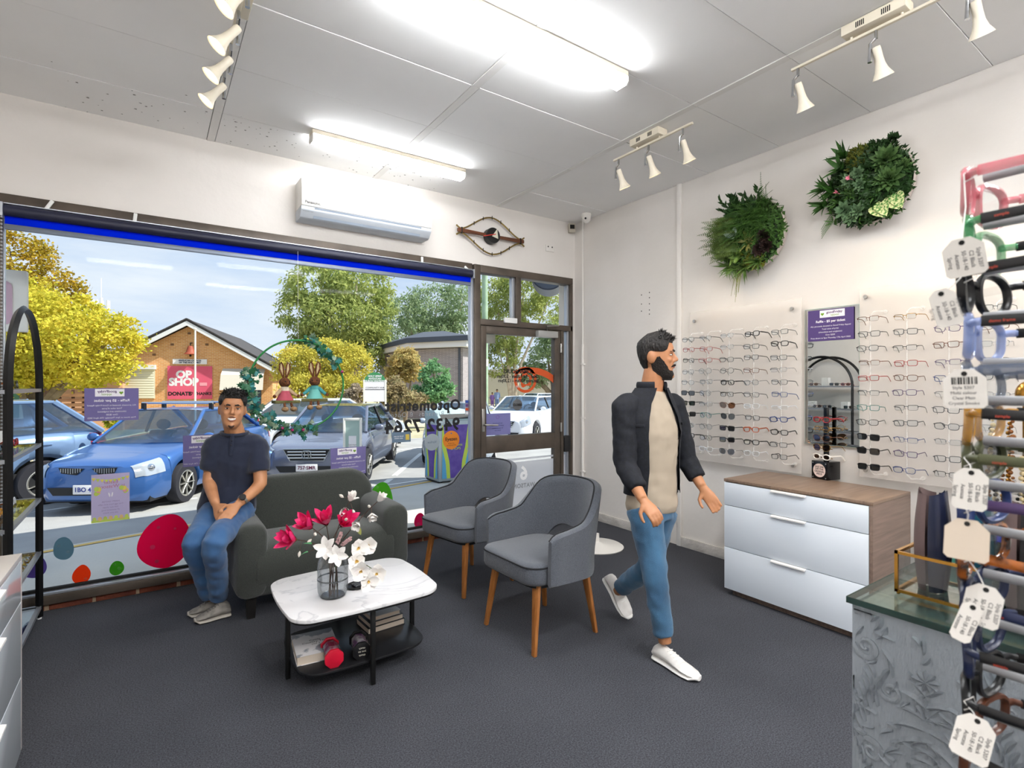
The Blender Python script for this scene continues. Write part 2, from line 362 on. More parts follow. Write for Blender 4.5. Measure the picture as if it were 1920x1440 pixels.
# door zone frame
dw = thing('window_2', 'bronze framed lights above and beside the shop door', None, (0, WY, 0), kind='structure')
bar('frame_rail', (2.725, -.05, 2.60), (3.945, .06, 2.675), dw)
bar('frame_rail', (2.725, -.05, 2.075), (3.945, .06, 2.135), dw)
bar('frame_post', (3.16, -.05, 2.135), (3.225, .06, 2.60), dw)
bar('glazing_bead', (3.125, -.02, 2.135), (3.16, .03, 2.60), dw, bronze_lt, .002)
bar('frame_post', (3.91, -.05, 0), (3.945, .06, 2.60), dw)
bar('glazing_bead', (3.88, -.02, 0.02), (3.91, .03, 2.60), dw, bronze_lt, .002)
bar('frame_post', (3.775, -.045, 0), (3.815, .05, 2.075), dw)
MB().bb((2.725, .02, 2.135), (3.125, .026, 2.60)).build('pane', gl, dw)
MB().bb((3.225, .02, 2.135), (3.88, .026, 2.60)).build('pane', gl, dw)
MB().bb((3.815, .02, .9), (3.88, .026, 2.075)).build('pane', gl, dw)
frost = mat('frosted film', '#d5dae2', .6, alpha=.78)
MB().bb((3.815, .02, .05), (3.88, .026, .82)).build('pane', gl, dw); MB().bb((3.815, .012, .05), (3.88, .013, .68)).build('frosted_film', frost, dw)
bar('lock_box', (3.815, -.06, .72), (3.91, .0, .90), dw, mat('black plastic', '#1c1c1e', .5), .008)
bar('sensor_box', (3.0, -.075, 2.11), (3.16, -.048, 2.165), dw, clipm, .006)
door = thing('door_1', 'bronze framed glass shop door with a mid rail', None, (0, WY, 0), kind='structure')
dx0, dx1 = 2.735, 3.77
bar('stile', (dx0, -.04, .02), (2.80, .03, 2.07), door); bar('stile', (3.69, -.04, .02), (dx1, .03, 2.07), door)
bar('top_rail', (2.80, -.04, 1.99), (3.69, .03, 2.07), door); bar('mid_rail', (2.80, -.04, .775), (3.69, .03, .945), door); bar('bottom_rail', (2.80, -.04, .02), (3.69, .03, .12), door)
MB().bb((2.80, -.008, .945), (3.69, -.002, 1.99)).build('pane', gl, door)
MB().bb((2.80, -.008, .12), (3.69, -.002, .775)).build('pane', gl, door)
MB().bb((2.80, -.0115, .12), (3.69, -.0095, .655)).bb((2.80, -.0115, .675), (3.69, -.0095, .695)).build('frosted_film', frost, door)
steel = mat('brushed steel', '#b8b6b2', .35, .9)
hd = bar('handle_plate', (2.742, -.052, 1.0), (2.775, -.04, 1.23), door, steel, .004)
MB().tube([(2.758, -.05, 1.07), (2.758, -.09, 1.07), (2.80, -.10, 1.068), (2.90, -.10, 1.062)], .009, 8).build('lever', steel, hd)
cl = bar('door_closer', (3.42, -.10, 1.985), (3.69, -.04, 2.055), door, mat('closer silver', '#a9a9a7', .4, .3), .006)
MB().tube([(3.55, -.08, 2.06), (3.50, -.13, 2.10), (3.72, -.07, 2.125)], .009, 6).build('closer_arm', steel, cl)
for z in (.15, 1.0, 1.88): MB().cyl((3.772, -.048, z-.05), (3.772, -.048, z+.05), .012, n=10).build('hinge', steel, door)
bar('sign_back', (2.80, -.018, 1.895), (2.92, -.012, 1.985), door, mat('grey film', '#77776f', .6), .001)
# ================================================================ ceiling lamps
white_m = mat('white enamel', '#e9e6e0', .45)
cream_m = mat('cream lamp enamel', '#dcd3c0', .5)
def emat(name, col, s):
    if name in MATS: return MATS[name]
    m = bpy.data.materials.new(name); m.use_nodes = True; nt = m.node_tree; nt.nodes.clear(); MATS[name] = m
    e = nt.nodes.new('ShaderNodeEmission'); e.inputs[0].default_value = (*col, 1); e.inputs[1].default_value = s
    o = nt.nodes.new('ShaderNodeOutputMaterial'); nt.links.new(e.outputs[0], o.inputs[0]); return m

def batten(x0, x1, y, label, s):
    tubem = emat('lit diffuser %g' % s, (.97, .985, 1), s)
    t = thing('batten_light', label, 'ceiling light', (x0, y, WZ), 0, 'fluorescent battens on the ceiling'); l = x1-x0
    MB().bb((0, -.052, -.034), (l, .052, -.003)).build('channel', cream_m, t, bevel=.004)
    prof = [(-.050, -.034), (-.051, -.066), (-.036, -.082), (.036, -.082), (.051, -.066), (.050, -.034)]
    MB().loft([[(x, a, b) for a, b in prof] for x in (.008, l-.008)]).build('diffuser', tubem, t)
    for x in (0, l-.008): MB().loft([[(q, a*1.04, b*1.02) for a, b in prof] for q in (x, x+.008)]).build('end_cap', white_m, t)
batten(.955, 2.21, 3.95, 'lit white batten lamp above the air conditioner', 24)
batten(.80, 2.30, 2.19, 'lit white batten lamp in the middle of the ceiling', 34)
batten(.80, 2.30, .30, 'unseen batten lamp added on the ceiling over the eyewear rack for brightness', 74)  # out of view, added to bring the room up to brightness
batten(.80, 2.30, -1.6, 'unseen batten lamp added at the back of the ceiling for brightness', 100)  # added behind the camera as fill for the room
batten(2.5, 3.7, -1.0, 'unseen batten lamp added at the back beside the side wall for brightness', 60)  # extra unseen batten, only there to lift the room light
batten(-.75, .3, -.4, 'unseen batten lamp added behind the white counter for brightness', 75)  # unseen fill batten, added for more light indoors
def spot_head(parent, at, aim, lit=1.0, e=6):
    """bell lamp hung from a chrome swivel; aim is a unit direction"""
    at = Vector(at); aim = Vector(aim).normalized()
    h = MB().cyl(at, at+Vector((0, 0, -.045)), .008, n=8).tube([at+Vector((0, 0, -.04)), at+Vector((.0, .025, -.06)), at+Vector((0, .027, -.15))], [.008, .008, .0105], 8).build('swivel_arm', chrome, parent)
    top = at+Vector((0, 0, -.085)); Q = Matrix.Translation(top) @ aim.to_track_quat('Z', 'Y').to_matrix().to_4x4()
    s = MB().lathe([(.001, -.002), (.017, 0), (.019, .012), (.0195, .05), (.022, .085), (.030, .115), (.044, .142), (.0465, .148), (.042, .144), (.028, .118), (.004, .10)], 20, Q).build('lamp_bell', cream_m, parent)
    MB().lathe([(.001, .1275), (.028, .127), (.029, .124), (.001, .1235)], 16, Q).build('lamp_lens', emat('lit halogen', (1, .80, .52), 30*lit), s)
    ld = bpy.data.lights.new('spot', 'SPOT'); ld.energy = e; ld.color = (1, .78, .5); ld.spot_size = radians(75); ld.spot_blend = .7; ld.shadow_soft_size = .025
    lo = bpy.data.objects.new('spot_beam', ld); COL.objects.link(lo); lo.parent = s
    lo.location = Q @ Vector((0, 0, .15)); lo.rotation_euler = (-aim).to_track_quat('Z', 'Y').to_euler()
chrome = mat('chrome', '#c4c6c9', .14, 1)
def track(label, x, y0, y1, heads, box, aim, e, z=3.235):
    t = thing('track_light', label, 'track light', (0, 0, 0), 0, 'spotlight tracks on the ceiling')
    MB().bb((x-.009, y0, z-.006), (x+.009, y1, z+.008)).build('rail', cream_m, t, bevel=.002)
    b = MB().bb((x-.05, box[0], WZ-.055), (x+.05, box[1], WZ-.004)).build('driver_box', cream_m, t, bevel=.005)
    s = MB()
    for c in (.22, .62):
        for k in range(5):
            y = box[0]+(box[1]-box[0])*(c+.03*k); s.bb((x-.0515, y, WZ-.045), (x-.0495, y+.004, WZ-.018))
    s.build('vent_slots', dark, b)['kind'] = 'stuff'
    for y in (box[0]+.03, box[1]-.03): MB().cyl((x, y, z), (x, y, WZ-.05), .006, n=8).build('stem', cream_m, t)
    for y in heads: spot_head(t, (x, y, z), aim, 1, e)
track('three headed cream track light near the room corner', 3.005, 2.22, 2.95, (2.90, 2.60, 2.30), (2.47, 2.74), (.42, -.05, -.9), 6)
track('cream track light in front of the round planters', 2.96, .62, 1.535, (1.50, 1.12, .74), (.98, 1.26), (.5, -.03, -.86), 13)
track('cream track light with lit heads near the window', .345, 2.15, 3.42, (3.36, 3.07, 2.78, 2.48), (2.55, 2.85), (-.62, .04, -.78), 7, 3.25)

# ================================================================ things on the walls
acm = mat('air conditioner white', '#eeece7', .3); acg = mat('air conditioner grey', '#a6b2c2', .3, .1)
ac = thing('air_conditioner', 'white split system air conditioner above the shop window', 'air conditioner', (.978, WY-.02, 2.80))
wL = 1.125
prof = [(0, .315), (-.17, .315), (-.205, .30), (-.212, .25), (-.212, .12), (-.205, .09), (0, .09)]
MB().loft([[(x, a, b) for a, b in prof] for x in (0, wL)]).build('casing', acm, ac, bevel=.008)
lp = [(0, .088), (-.202, .088), (-.198, .06), (-.155, .008), (-.13, 0), (0, 0)]
lo = MB().loft([[(x, a, b) for a, b in lp] for x in (.0, wL)]).build('louvre_housing', mat('air conditioner base', '#c9d0d9', .35), ac, bevel=.006)
MB().loft([[(x, a, b) for a, b in [(-.203, .083), (-.207, .083), (-.160, .010), (-.156, .010)]] for x in (.10, wL-.10)]).build('air_flap', acg, lo)
MB().loft([[(x, a, b) for a, b in [(-.2125, .285), (-.2155, .283), (-.2155, .262), (-.2125, .26)]] for x in (.03, wL-.08)]).build('panel_crease', acm, ac, bevel=.001)
text('Panasonic', .030, mat('print black', '#1c1c1c', .5), ac, XF((.085, -.2135, .118)), 'lettering', bold=.0006)
text('INVERTER', .018, MATS['print black'], ac, Matrix.Translation((.055, -.192, .052)) @ Matrix.Rotation(radians(60), 4, 'X'), 'small_lettering')
# eye shaped clock
ck = thing('wall_clock', 'eye shaped wall clock with walnut bar and brass lashes', 'clock', (2.844, WY-.02, 2.975))
brass = mat('brass', '#8b7748', .35, .85); walnut = mat('walnut', '#6a3d22', .5, noise_=(5, '#4b2815', .35, .7, (1, 8, 8)))
MB().loft([[(x, -.045-h, a) for a, h in ((-w_, 0), (-w_, .02), (w_, .02), (w_, 0))] for x, w_ in ((-.395, .016), (-.38, .020), (0, .013), (.38, .020), (.395, .016))]).build('crossbar', walnut, ck, bevel=.003)
for s in (1, -1):
    pts = []
    for k in range(33):
        u = -1+k/16; z = .165*(.5+.5*cos(pi*min(1, abs(u)/.9)))**.82 + (.018 if abs(u) < .9 else .018+.028*((abs(u)-.9)/.1))
        pts.append((u*.405, -.05, s*z))
    b = MB().tube(pts, .0055, 6, flat=1.6, up=(0, -1, 0)).build('lash_band', brass, ck)
    for u in (-.52, -.26, 0, .26, .52):
        z = .165*(.5+.5*cos(pi*abs(u)/.9))**.82+.018
        MB().cyl((u*.405, -.058, s*(z-.018)), (u*.405, -.058, s*(z+.018)), .004, n=6).build('hour_pin', dark, b)
    MB().box((.35*s, -.06, 0), (.012, .014, .06)).build('band_clip', dark, ck)
MB().cyl((0, -.012, 0), (0, -.085, 0), .078, n=32).build('dial', mat('clock black', '#151515', .45), ck)
MB().prism([(-.02, -.012), (.052, -.03), (.04, .07)], 0, .003, XF((.0, -.088, .0))).build('hour_hand', mat('ivory', '#d8d6c4', .5), ck)
MB().tube([(-.125, -.094, -.028), (.02, -.094, .012)], .0045, 6).build('minute_hand', mat('clock red', '#c43a2c', .5), ck)
# security dome, sensor, outlet
dm = thing('security_camera', 'white dome camera on the ceiling in the corner', 'camera', (3.86, 4.2, WZ-.002))
MB().lathe([(.052, 0), (.056, -.01), (.05, -.035), (.045, -.045)], 24).build('base', white_m, dm)
Q = Matrix.Translation((-.004, -.01, -.055))
MB().sphere((0, 0, 0), .046, 20, 12, Q).build('eyeball', white_m, dm)
for a in (-.016, .014): MB().sphere((-.034, -.025+a*.6-.002, -.012), .011, 10, 6, Q @ Matrix.Translation((a*.8, 0, 0))).build('lens', dark, dm)
sn = thing('alarm_sensor', 'small grey alarm sensor box in the corner above the door', 'sensor', (3.915, WY-.065, 3.235))
MB().box((0, 0, 0), (.075, .05, .10), rz=-.5).build('housing', mat('aged plastic', '#b9b2a4', .5), sn, bevel=.006)
MB().box((-.013, -.024, .01), (.05, .006, .045), rz=-.5).build('lens_window', dark, sn)
pl = thing('power_outlet', 'white power outlet high on the wall above the door', 'outlet', (3.63, WY-.022, 2.975))
MB().bb((-.058, -.009, -.036), (.058, 0, .036)).build('plate', paint2, pl, bevel=.003)
for x in (-.028, .028): MB().bb((x-.006, -.012, .008), (x+.006, -.008, .022)).build('rocker', dark, pl)

# ================================================================ round living planters
def leaf(mb, p, d, up, L_, W_, curl=.3, fold=.25, n=4, tip=.0, belly=.45, rnd=.8):
    d = Vector(d).normalized(); up = Vector(up); sd_ = d.cross(up)
    if sd_.length < 1e-4: sd_ = d.cross(Vector((.3, .5, .8)))
    sd_.normalize(); nn = sd_.cross(d).normalized(); vs = []
    for i in range(n+1):
        t = i/n; wd = W_*.5*(sin(pi*min(1, t**belly*.97+.015))**rnd if 0 < t < 1 else tip if t == 1 else .12)
        c = Vector(p) + d*(L_*t) - nn*(curl*L_*t*t)
        vs += [c - sd_*wd + nn*(fold*wd), c, c + sd_*wd + nn*(fold*wd)]
    fs = []
    for i in range(n):
        a = i*3; fs += [(a, a+1, a+4, a+3), (a+1, a+2, a+5, a+4)]
    mb.add(vs, fs)
def rndir(nrm, spread):
    n = Vector(nrm).normalized(); a = n.orthogonal().normalized(); b = n.cross(a); t = R.uniform(0, 2*pi); s = spread*sqrt(R.random())
    return (n + a*(s*cos(t)) + b*(s*sin(t))).normalized()
def tuft(mb, p, nrm, n, L_, W_, spread=1.0, curl=.4, fold=.2, nn=4):
    for _ in range(n):
        d = rndir(nrm, spread); leaf(mb, Vector(p)+rndir(nrm, 1)*.01, d, nrm, L_*R.uniform(.65, 1.1), W_*R.uniform(.8, 1.15), curl*R.uniform(.4, 1.3), fold, nn)
def rosette(mb, p, nrm, r, layers=4, per=7, wd=.55):
    n = Vector(nrm).normalized(); a = n.orthogonal().normalized(); b = n.cross(a)
    for k in range(layers):
        f = (k+1)/layers; m = per
        for i in range(m):
            t = 2*pi*(i+.5*(k % 2))/m+R.uniform(-.1, .1)
            d = (a*cos(t)+b*sin(t))*(.25+.75*f)+n*(1.05-.85*f)
            leaf(mb, Vector(p)+n*.012*(1-f), d, n, r*(.45+.55*f), r*wd*(.5+.5*f), -.15, .5, 4, belly=.8)
def fern(mb, p, d, up, L_, n=16, W_=.03, curl=.6):
    d = Vector(d).normalized(); sd_ = d.cross(Vector(up)).normalized(); nn = sd_.cross(d)
    for i in range(n):
        t = (i+1)/n; c = Vector(p)+d*(L_*t)-nn*(curl*L_*t*t); tt = (d - nn*(2*curl*t)).normalized(); w_ = W_*(1-t*.85)*(1.1 if t > .1 else .5)
        for s in (1, -1): leaf(mb, c, sd_*s+tt*.5, nn, w_, w_*.34, .2, .1, 2)
    mb.tube([Vector(p)+d*(L_*t)-nn*(curl*L_*t*t) for t in (0, .25, .5, .75, 1)], .0015, 4)
def gmat(n, a, b, rough=.5): return mat(n, a, rough, noise_=(22, b, .35, .7), spec=.35)
g1 = gmat('leaf deep green', '#2c4a22', '#16300f'); g2 = gmat('leaf mid green', '#476b2c', '#2c4a1c'); g3 = gmat('leaf lime', '#7d9a4a', '#54762e')
g4 = gmat('moss olive', '#6a6a28', '#4d5a1e', .9); g5 = gmat('leaf grey green', '#6f8c66', '#4c6a4a'); g6 = gmat('leaf dark purple', '#3a2a26', '#1f1a16')
g7 = mat('leaf variegated', '#cfd29a', .5, noise_=(70, '#3f7a2c', .42, .58)); pinkm = mat('pink petal', '#e58aa0', .5)
def bowl(t, r, h):
    MB().lathe([(r*.55, 0), (r*.8, -.02), (r*.97, -h*.6), (r, -h), (r*.96, -h-.004), (r*.93, -h*.7), (.01, -h*.6)], 40, frame((0, 0, 0), (0, 1, 0), (0, 0, 1))).build('bowl', mat('grey ceramic', '#b4a9a0', .5), t)
def disk(r0, n, r, x):
    out = []
    while len(out) < n:
        a, b = R.uniform(-1, 1), R.uniform(-1, 1)
        if r0 <= sqrt(a*a+b*b) <= 1: out.append(Vector((x, a*r, b*r)))
    return out
def planter(label, c, r, kind):
    t = thing('wall_planter', label, 'planter', c, 0, 'round planters on the side wall'); h = .11
    bowl(t, r, h); nr = Vector((-1, 0, 0)); x0 = -h*.75
    moss = MB()
    dome = MB().lathe([(r*.95, 0), (r*.93, .02), (r*.80, .055), (r*.5, .08), (.01, .09)], 36, frame((x0+.005, 0, 0), (0, 1, 0), (0, 0, 1)) @ Matrix.Diagonal((1, 1, 1 if frame((0, 0, 0), (0, 1, 0), (0, 0, 1)).col[2].x < 0 else -1, 1))).build('soil_mound', mat('dark foliage bed', '#22331a', .95, bump=(60, 1)), t)
    for p in disk(0, 900, r*.95, x0): tuft(moss, p+Vector((-.085*(1-(p.yz.length/r)**2)-.004, 0, 0)), Vector((-1, p.y/r*.7, p.z/r*.7)), 2, .042, .02, 1.2, .3, .15, 2)
    moss.build('moss_bed', g1 if kind else g2, t)
    def P(a, b, out=0): return Vector((x0-.012-.07*max(0, 1-a*a-b*b)-out, a*r, b*r))     # a: towards the door, b: up
    def cluster(name, m, fn): mb = MB(); fn(mb); return mb.build(name, m, t, angle=60)
    if kind == 0:     # ferns and grasses
        def f1(mb):
            for _ in range(60): fern(mb, P(R.uniform(.15, .85), R.uniform(-.5, .5)), Vector((-.75, R.uniform(.1, 1), R.uniform(-.6, .6))), (-1, 0, .2), R.uniform(.12, .20), 14, .06, .35)
        cluster('fern_fronds', gmat('fern green', '#5b6f34', '#3c5222'), f1)
        def f2(mb):
            for _ in range(110):
                p = P(R.uniform(-.6, .25), R.uniform(-.1, .75)); d = Vector((-.9, R.uniform(-.5, .5), R.uniform(-.3, .5)))
                fern(mb, p, d, (-1, 0, .4), R.uniform(.12, .2), 18, .036, .7)
        cluster('drooping_sprays', g2, f2)
        def f3(mb):
            for _ in range(22):
                p = P(R.uniform(-.3, .75), R.uniform(.4, .9)); d = Vector((-.6, R.uniform(-.5, .9), .9))
                for k in range(9): leaf(mb, p+d*(.011*k), rndir(d, .9), (-1, 0, 0), .055, .022, .1, .2, 3)
        cluster('dark_leaf_sprigs', g1, f3)
        def f4(mb):
            for a, b in ((.35, -.5), (.62, -.45), (.15, -.55)): tuft(mb, P(a, b), (-1, .2, -.2), 9, .10, .05, 1.0, .3, .3)
        cluster('broad_lime_leaves', g3, f4)
        def f5(mb):
            for a, b in ((.4, -.8), (.1, -.85), (.65, -.7), (-.3, -.75)): tuft(mb, P(a, b), (-1, .1, -.7), 28, .13, .012, .9, .35, .2)
        cluster('spiky_tufts', gmat('grass green', '#6a8a3c', '#46662a'), f5)
        def f6(mb):
            for k in range(7): fern(mb, P(.22+.03*k, -.85), Vector((-.35, R.uniform(-.1, .1), -1)), (-1, 0, 0), R.uniform(.2, .30), 26, .016, .1)
        cluster('hanging_grass', gmat('seed grass', '#8a8a4c', '#66703a'), f6)
        def f7(mb):
            for a, b in ((-.5, -.2), (-.55, -.45), (-.35, -.5)): rosette(mb, P(a, b, .02), (-1, -.1, -.1), .065, 4, 8)
        cluster('dark_rosettes', g6, f7)
        def f8(mb): tuft(mb, P(-.1, -.28), (-1, 0, .1), 26, .11, .016, 1.3, .15, .3)
        cluster('air_plant', gmat('air plant', '#8c8a4e', '#6a6a34'), f8)
        def f9(mb): tuft(mb, P(.28, .0, .03), (-1, 0, 0), 6, .075, .07, 1.2, .1, .2)
        cluster('pale_leaf', mat('pale leaf', '#9fb4a4', .5, noise_=(25, '#34483c', .42, .6)), f9)
        def f10(mb):
            for p in [P(R.uniform(-.45, .1), R.uniform(-.95, -.5)) for _ in range(60)]: tuft(mb, p, (-1, 0, -.3), 4, .035, .012, 1.2, .2, .1, 2)
        cluster('golden_moss', gmat('golden moss', '#8f8a35', '#60661f'), f10)
    else:             # succulents
        def f1(mb):
            for a, b in ((.55, .55), (.92, .2), (.95, -.2), (.72, .05), (.5, .85)): tuft(mb, P(a, b), (-1, .7*a, .6*b), 15, .14, .036, 1.0, .15, .3)
        cluster('pointed_leaf_rosettes', gmat('agave green', '#3f6a2a', '#274a1a'), f1)
        def f2(mb):
            for a, b, q in ((-.42, .45, .10), (-.5, -.05, .10), (-.75, .2, .06)): rosette(mb, P(a, b, .0), (-1, -.15, .1), q, 5, 9, .42)
        cluster('cabbage_rosettes', gmat('cabbage green', '#5d7a45', '#35542a'), f2)
        def f3(mb):
            for p in [P(R.uniform(.0, .4), R.uniform(.45, .98)) for _ in range(90)]: tuft(mb, p, (-1, 0, .4), 4, .04, .016, 1.3, .2, .1, 2)
        cluster('olive_moss', g4, f3)
        def f4(mb):
            for p in [P(R.uniform(-.6, -.02), R.uniform(.65, 1)) for _ in range(60)]: tuft(mb, p, (-1, -.2, .6), 5, .04, .022, 1.2, .1, .2, 2)
        cluster('jade_sprigs', g1, f4)
        def f5(mb):
            for a, b, q in ((.45, -.55, .075), (.32, -.75, .065), (.15, -.65, .06), (.3, .15, .06), (.1, .25, .055), (.05, -.05, .05)): rosette(mb, P(a, b, .03), (-1, .2, -.1), q, 3, 7, .5)
        cluster('grey_green_rosettes', g5, f5)['kind'] = 'stuff'
        def f6(mb):
            for k in range(4): leaf(mb, P(-.15-.15*k, -.58+.06*k, .01), Vector((-.45, -.5+.2*(k % 2), -.6)), (-1, 0, .3), .125, .085, .35, .3, 6, belly=.8)
        cluster('variegated_leaves', g7, f6)
        def f7(mb):
            for _ in range(40): tuft(mb, P(R.uniform(-.75, .9), R.uniform(-.9, .1)), (-1, 0, 0), 4, .06, .014, 1.1, .3, .2, 3)
        cluster('small_sprigs', g2, f7)
        def f8(mb):
            for k in range(5): fern(mb, P(.85, -.45-.06*k), Vector((-.5, .5, -.9)), (-1, 0, 0), .13, 16, .014, .2)
        cluster('trailing_stems', g2, f8)
        for a, b in ((.22, .12), (.55, -.12)):
            fl_ = MB(); tuft(fl_, P(a, b, .07), (-1, .2, .2), 10, .03, .012, .9, .1, .2, 3)
            fl_.cyl(P(a, b, 0), P(a, b, .07), .002, n=5); fl_.build('pink_flower', pinkm, t)
planter('round grey wall planter overflowing with ferns and hanging grass', (WX, 2.345, 2.655), .285, 0)
planter('round grey wall planter filled with succulents and two pink flowers', (WX, 1.515, 2.79), .262, 1)
# ================================================================ sofa
def fabric(name, c1, c2, sc=260, sheen=.3):
    return mat(name, c1, .92, noise_=(sc, c2, .35, .7), bump=(sc, .35), sheen=sheen, spec=.2)
sofa_f = fabric('charcoal green weave', '#41443f', '#2b2e2b')
blackw = mat('black stained wood', '#171514', .45)
def soft(poly, y0, y1, r, M=None, seg=4):                            # rounded slab: outline in xz, thickness along y
    mb = MB(); M = M or Matrix.Identity(4)
    n = 5; rings = []
    cx = sum(p[0] for p in poly)/len(poly); cz = sum(p[1] for p in poly)/len(poly)
    def inset(d):
        out = []
        for i, (x, z) in enumerate(poly):
            a = Vector(poly[i-1]); b = Vector((x, z)); c = Vector(poly[(i+1) % len(poly)])
            t = (c-a).normalized(); nn = Vector((-t.y, t.x))
            if nn.dot(Vector((cx, cz))-b) < 0: nn = -nn
            q = b+nn*d; out.append((q.x, q.y))
        return out
    for k in range(n+1):
        a = pi/2*k/n; rings.append([(x, y0+r*(1-sin(a)), z) for x, z in inset(r*(1-cos(a-0)) if 0 else r*(1-sin(pi/2-(pi/2-a))) )])
    for k in range(n+1):
        a = pi/2*k/n; rings.append([(x, y1-r*(1-cos(a)), z) for x, z in inset(r*(1-cos(a)))])
    return mb.loft(rings, M=M)
def rbox(lo, hi, r, seg=4):
    return MB().bb(lo, hi)
sf = thing('sofa', 'charcoal two seat sofa with rounded back in front of the window', 'sofa', (1.0, 3.98, 0))
# seat and base
MB().bb((-.47, -.36, .13), (.47, .26, .30)).build('base', sofa_f, sf, bevel=.05, seg=4)
def seatfn(u, v):
    x = -.445+.89*u; a = v
    return None
rings = []
for k in range(17):
    u = k/16; x = -.45+.90*u; e = 1-.10*max(0, abs(u-.5)*2-.85)/.15
    prof = [(-.30, .15), (-.365, .20), (-.385, .28), (-.385, .36), (-.36, .425), (-.30, .452), (-.15, .455), (.05, .44), (.18, .43), (.18, .2)]
    rings.append([(x, y, .13+(z-.13)*(1 if 0 < k < 16 else .97)) for y, z in prof])
MB().loft(rings).build('seat', sofa_f, sf, bevel=.012, seg=2)
# backrest: wide rounded slab leaning back
op = rrect(1.0, .62, .19, 8)
mbk = MB(); rr = []
for d, y in ((.05, -.075), (.022, -.062), (.006, -.04), (0, -.012), (0, .03), (.006, .06), (.022, .08), (.05, .09)):
    rr.append([(x*(1-d*2), y+.20+(z+.31)*.10, .49+z*(1-d*2)) for x, z in op])
mbk.loft(rr).build('backrest', sofa_f, sf, angle=50)
for s in (-1, 1):
    pts = rrect(.19, .47, .075, 6); am = MB(); rg = []
    for d, y in ((.055, -.37), (.02, -.355), (.004, -.33), (0, -.29), (0, .10), (0, .24), (.01, .29), (.05, .31)):
        h = 1+.06*max(0, y+.1)
        rg.append([(s*(.475+x*(1-d*4)*1), y, .365+z*(1-d*2)*h) for x, z in pts])
    am.loft(rg).build('armrest', sofa_f, sf, angle=50)
    for y in (-.30, .26): MB().loft([[(s*.475+a*q, y+b*q, z) for a, b in ((-1, -1), (1, -1), (1, 1), (-1, 1))] for q, z in ((.022, 0), (.03, .14))]).build('leg', blackw, sf)

# ================================================================ coffee table
ctx, cty, ctz = .905, 2.815, .40
ct = thing('coffee_table', 'low coffee table with marbled white top and black lower shelf', 'table', (ctx, cty, 0))
def marble():
    m = bpy.data.materials.new('white marble'); m.use_nodes = True; nt = m.node_tree; b = nt.nodes['Principled BSDF']; l = nt.links.new; b.inputs['Roughness'].default_value = .32
    t = nt.nodes.new('ShaderNodeTexCoord'); n1 = nt.nodes.new('ShaderNodeTexNoise'); n1.inputs['Scale'].default_value = 2.6; n1.inputs['Detail'].default_value = 6; n1.inputs['Distortion'].default_value = 1.3
    l(t.outputs['Object'], n1.inputs['Vector']); r = nt.nodes.new('ShaderNodeValToRGB'); e = r.color_ramp.elements
    e[0].position = .485; e[0].color = (*hx('#e6e4e4'), 1); e[1].position = .52; e[1].color = (*hx('#e2e0e0'), 1); q = e.new(.502); q.color = (*hx('#cbcacc'), 1)
    l(n1.outputs[0], r.inputs[0]); l(r.outputs[0], b.inputs['Base Color']); return m
blackm = mat('black powder coat', '#141414', .45, .2)
def sq(w_, h_, n=2.9, k=48):
    return [(w_/2*abs(cos(a))**(2/n)*(1 if cos(a) > 0 else -1), h_/2*abs(sin(a))**(2/n)*(1 if sin(a) > 0 else -1)) for a in [2*pi*i/k for i in range(k)]]
def rsq(w_, h_, r, bulge, n=6):                                     # rounded rectangle with gently bowed sides
    out = []
    for x, y in rrect(w_, h_, r, n):
        out.append((x*(1+bulge*(1-(2*y/h_)**2)/w_), y*(1+bulge*(1-(2*x/w_)**2)/h_)))
    return out
def densify(poly, m=3):
    o_ = []
    for a, b in zip(poly, poly[1:]+poly[:1]): o_ += [(a[0]+(b[0]-a[0])*k/m, a[1]+(b[1]-a[1])*k/m) for k in range(m)]
    return o_
def bow(poly, w_, h_, q): return [(x+(1 if x > 0 else -1)*q*max(0, 1-(2*y/h_)**2)*abs(2*x/w_), y+(1 if y > 0 else -1)*q*max(0, 1-(2*x/w_)**2)*abs(2*y/h_)) for x, y in poly]
tp = bow(densify(rrect(.73, .62, .085, 6), 4), .73, .62, .022)
MB().prism(tp, ctz-.018, ctz).build('table_top', marble(), ct, bevel=.003)
MB().prism([(x*.985, y*.985) for x, y in tp], ctz-.028, ctz-.0185).build('under_plate', blackm, ct)
sh = bow(densify(rrect(.62, .50, .085, 6), 4), .62, .50, .02)
MB().prism(sh, .098, .110).build('lower_shelf', mat('black satin board', '#1d1d1f', .3), ct, bevel=.002)
for x, y in ((-.335, 0), (0, -.292), (.335, 0), (0, .292)):
    MB().box((x, y, ctz/2-.014), (.022, .022, ctz-.028)).build('leg', blackm, ct, bevel=.002)

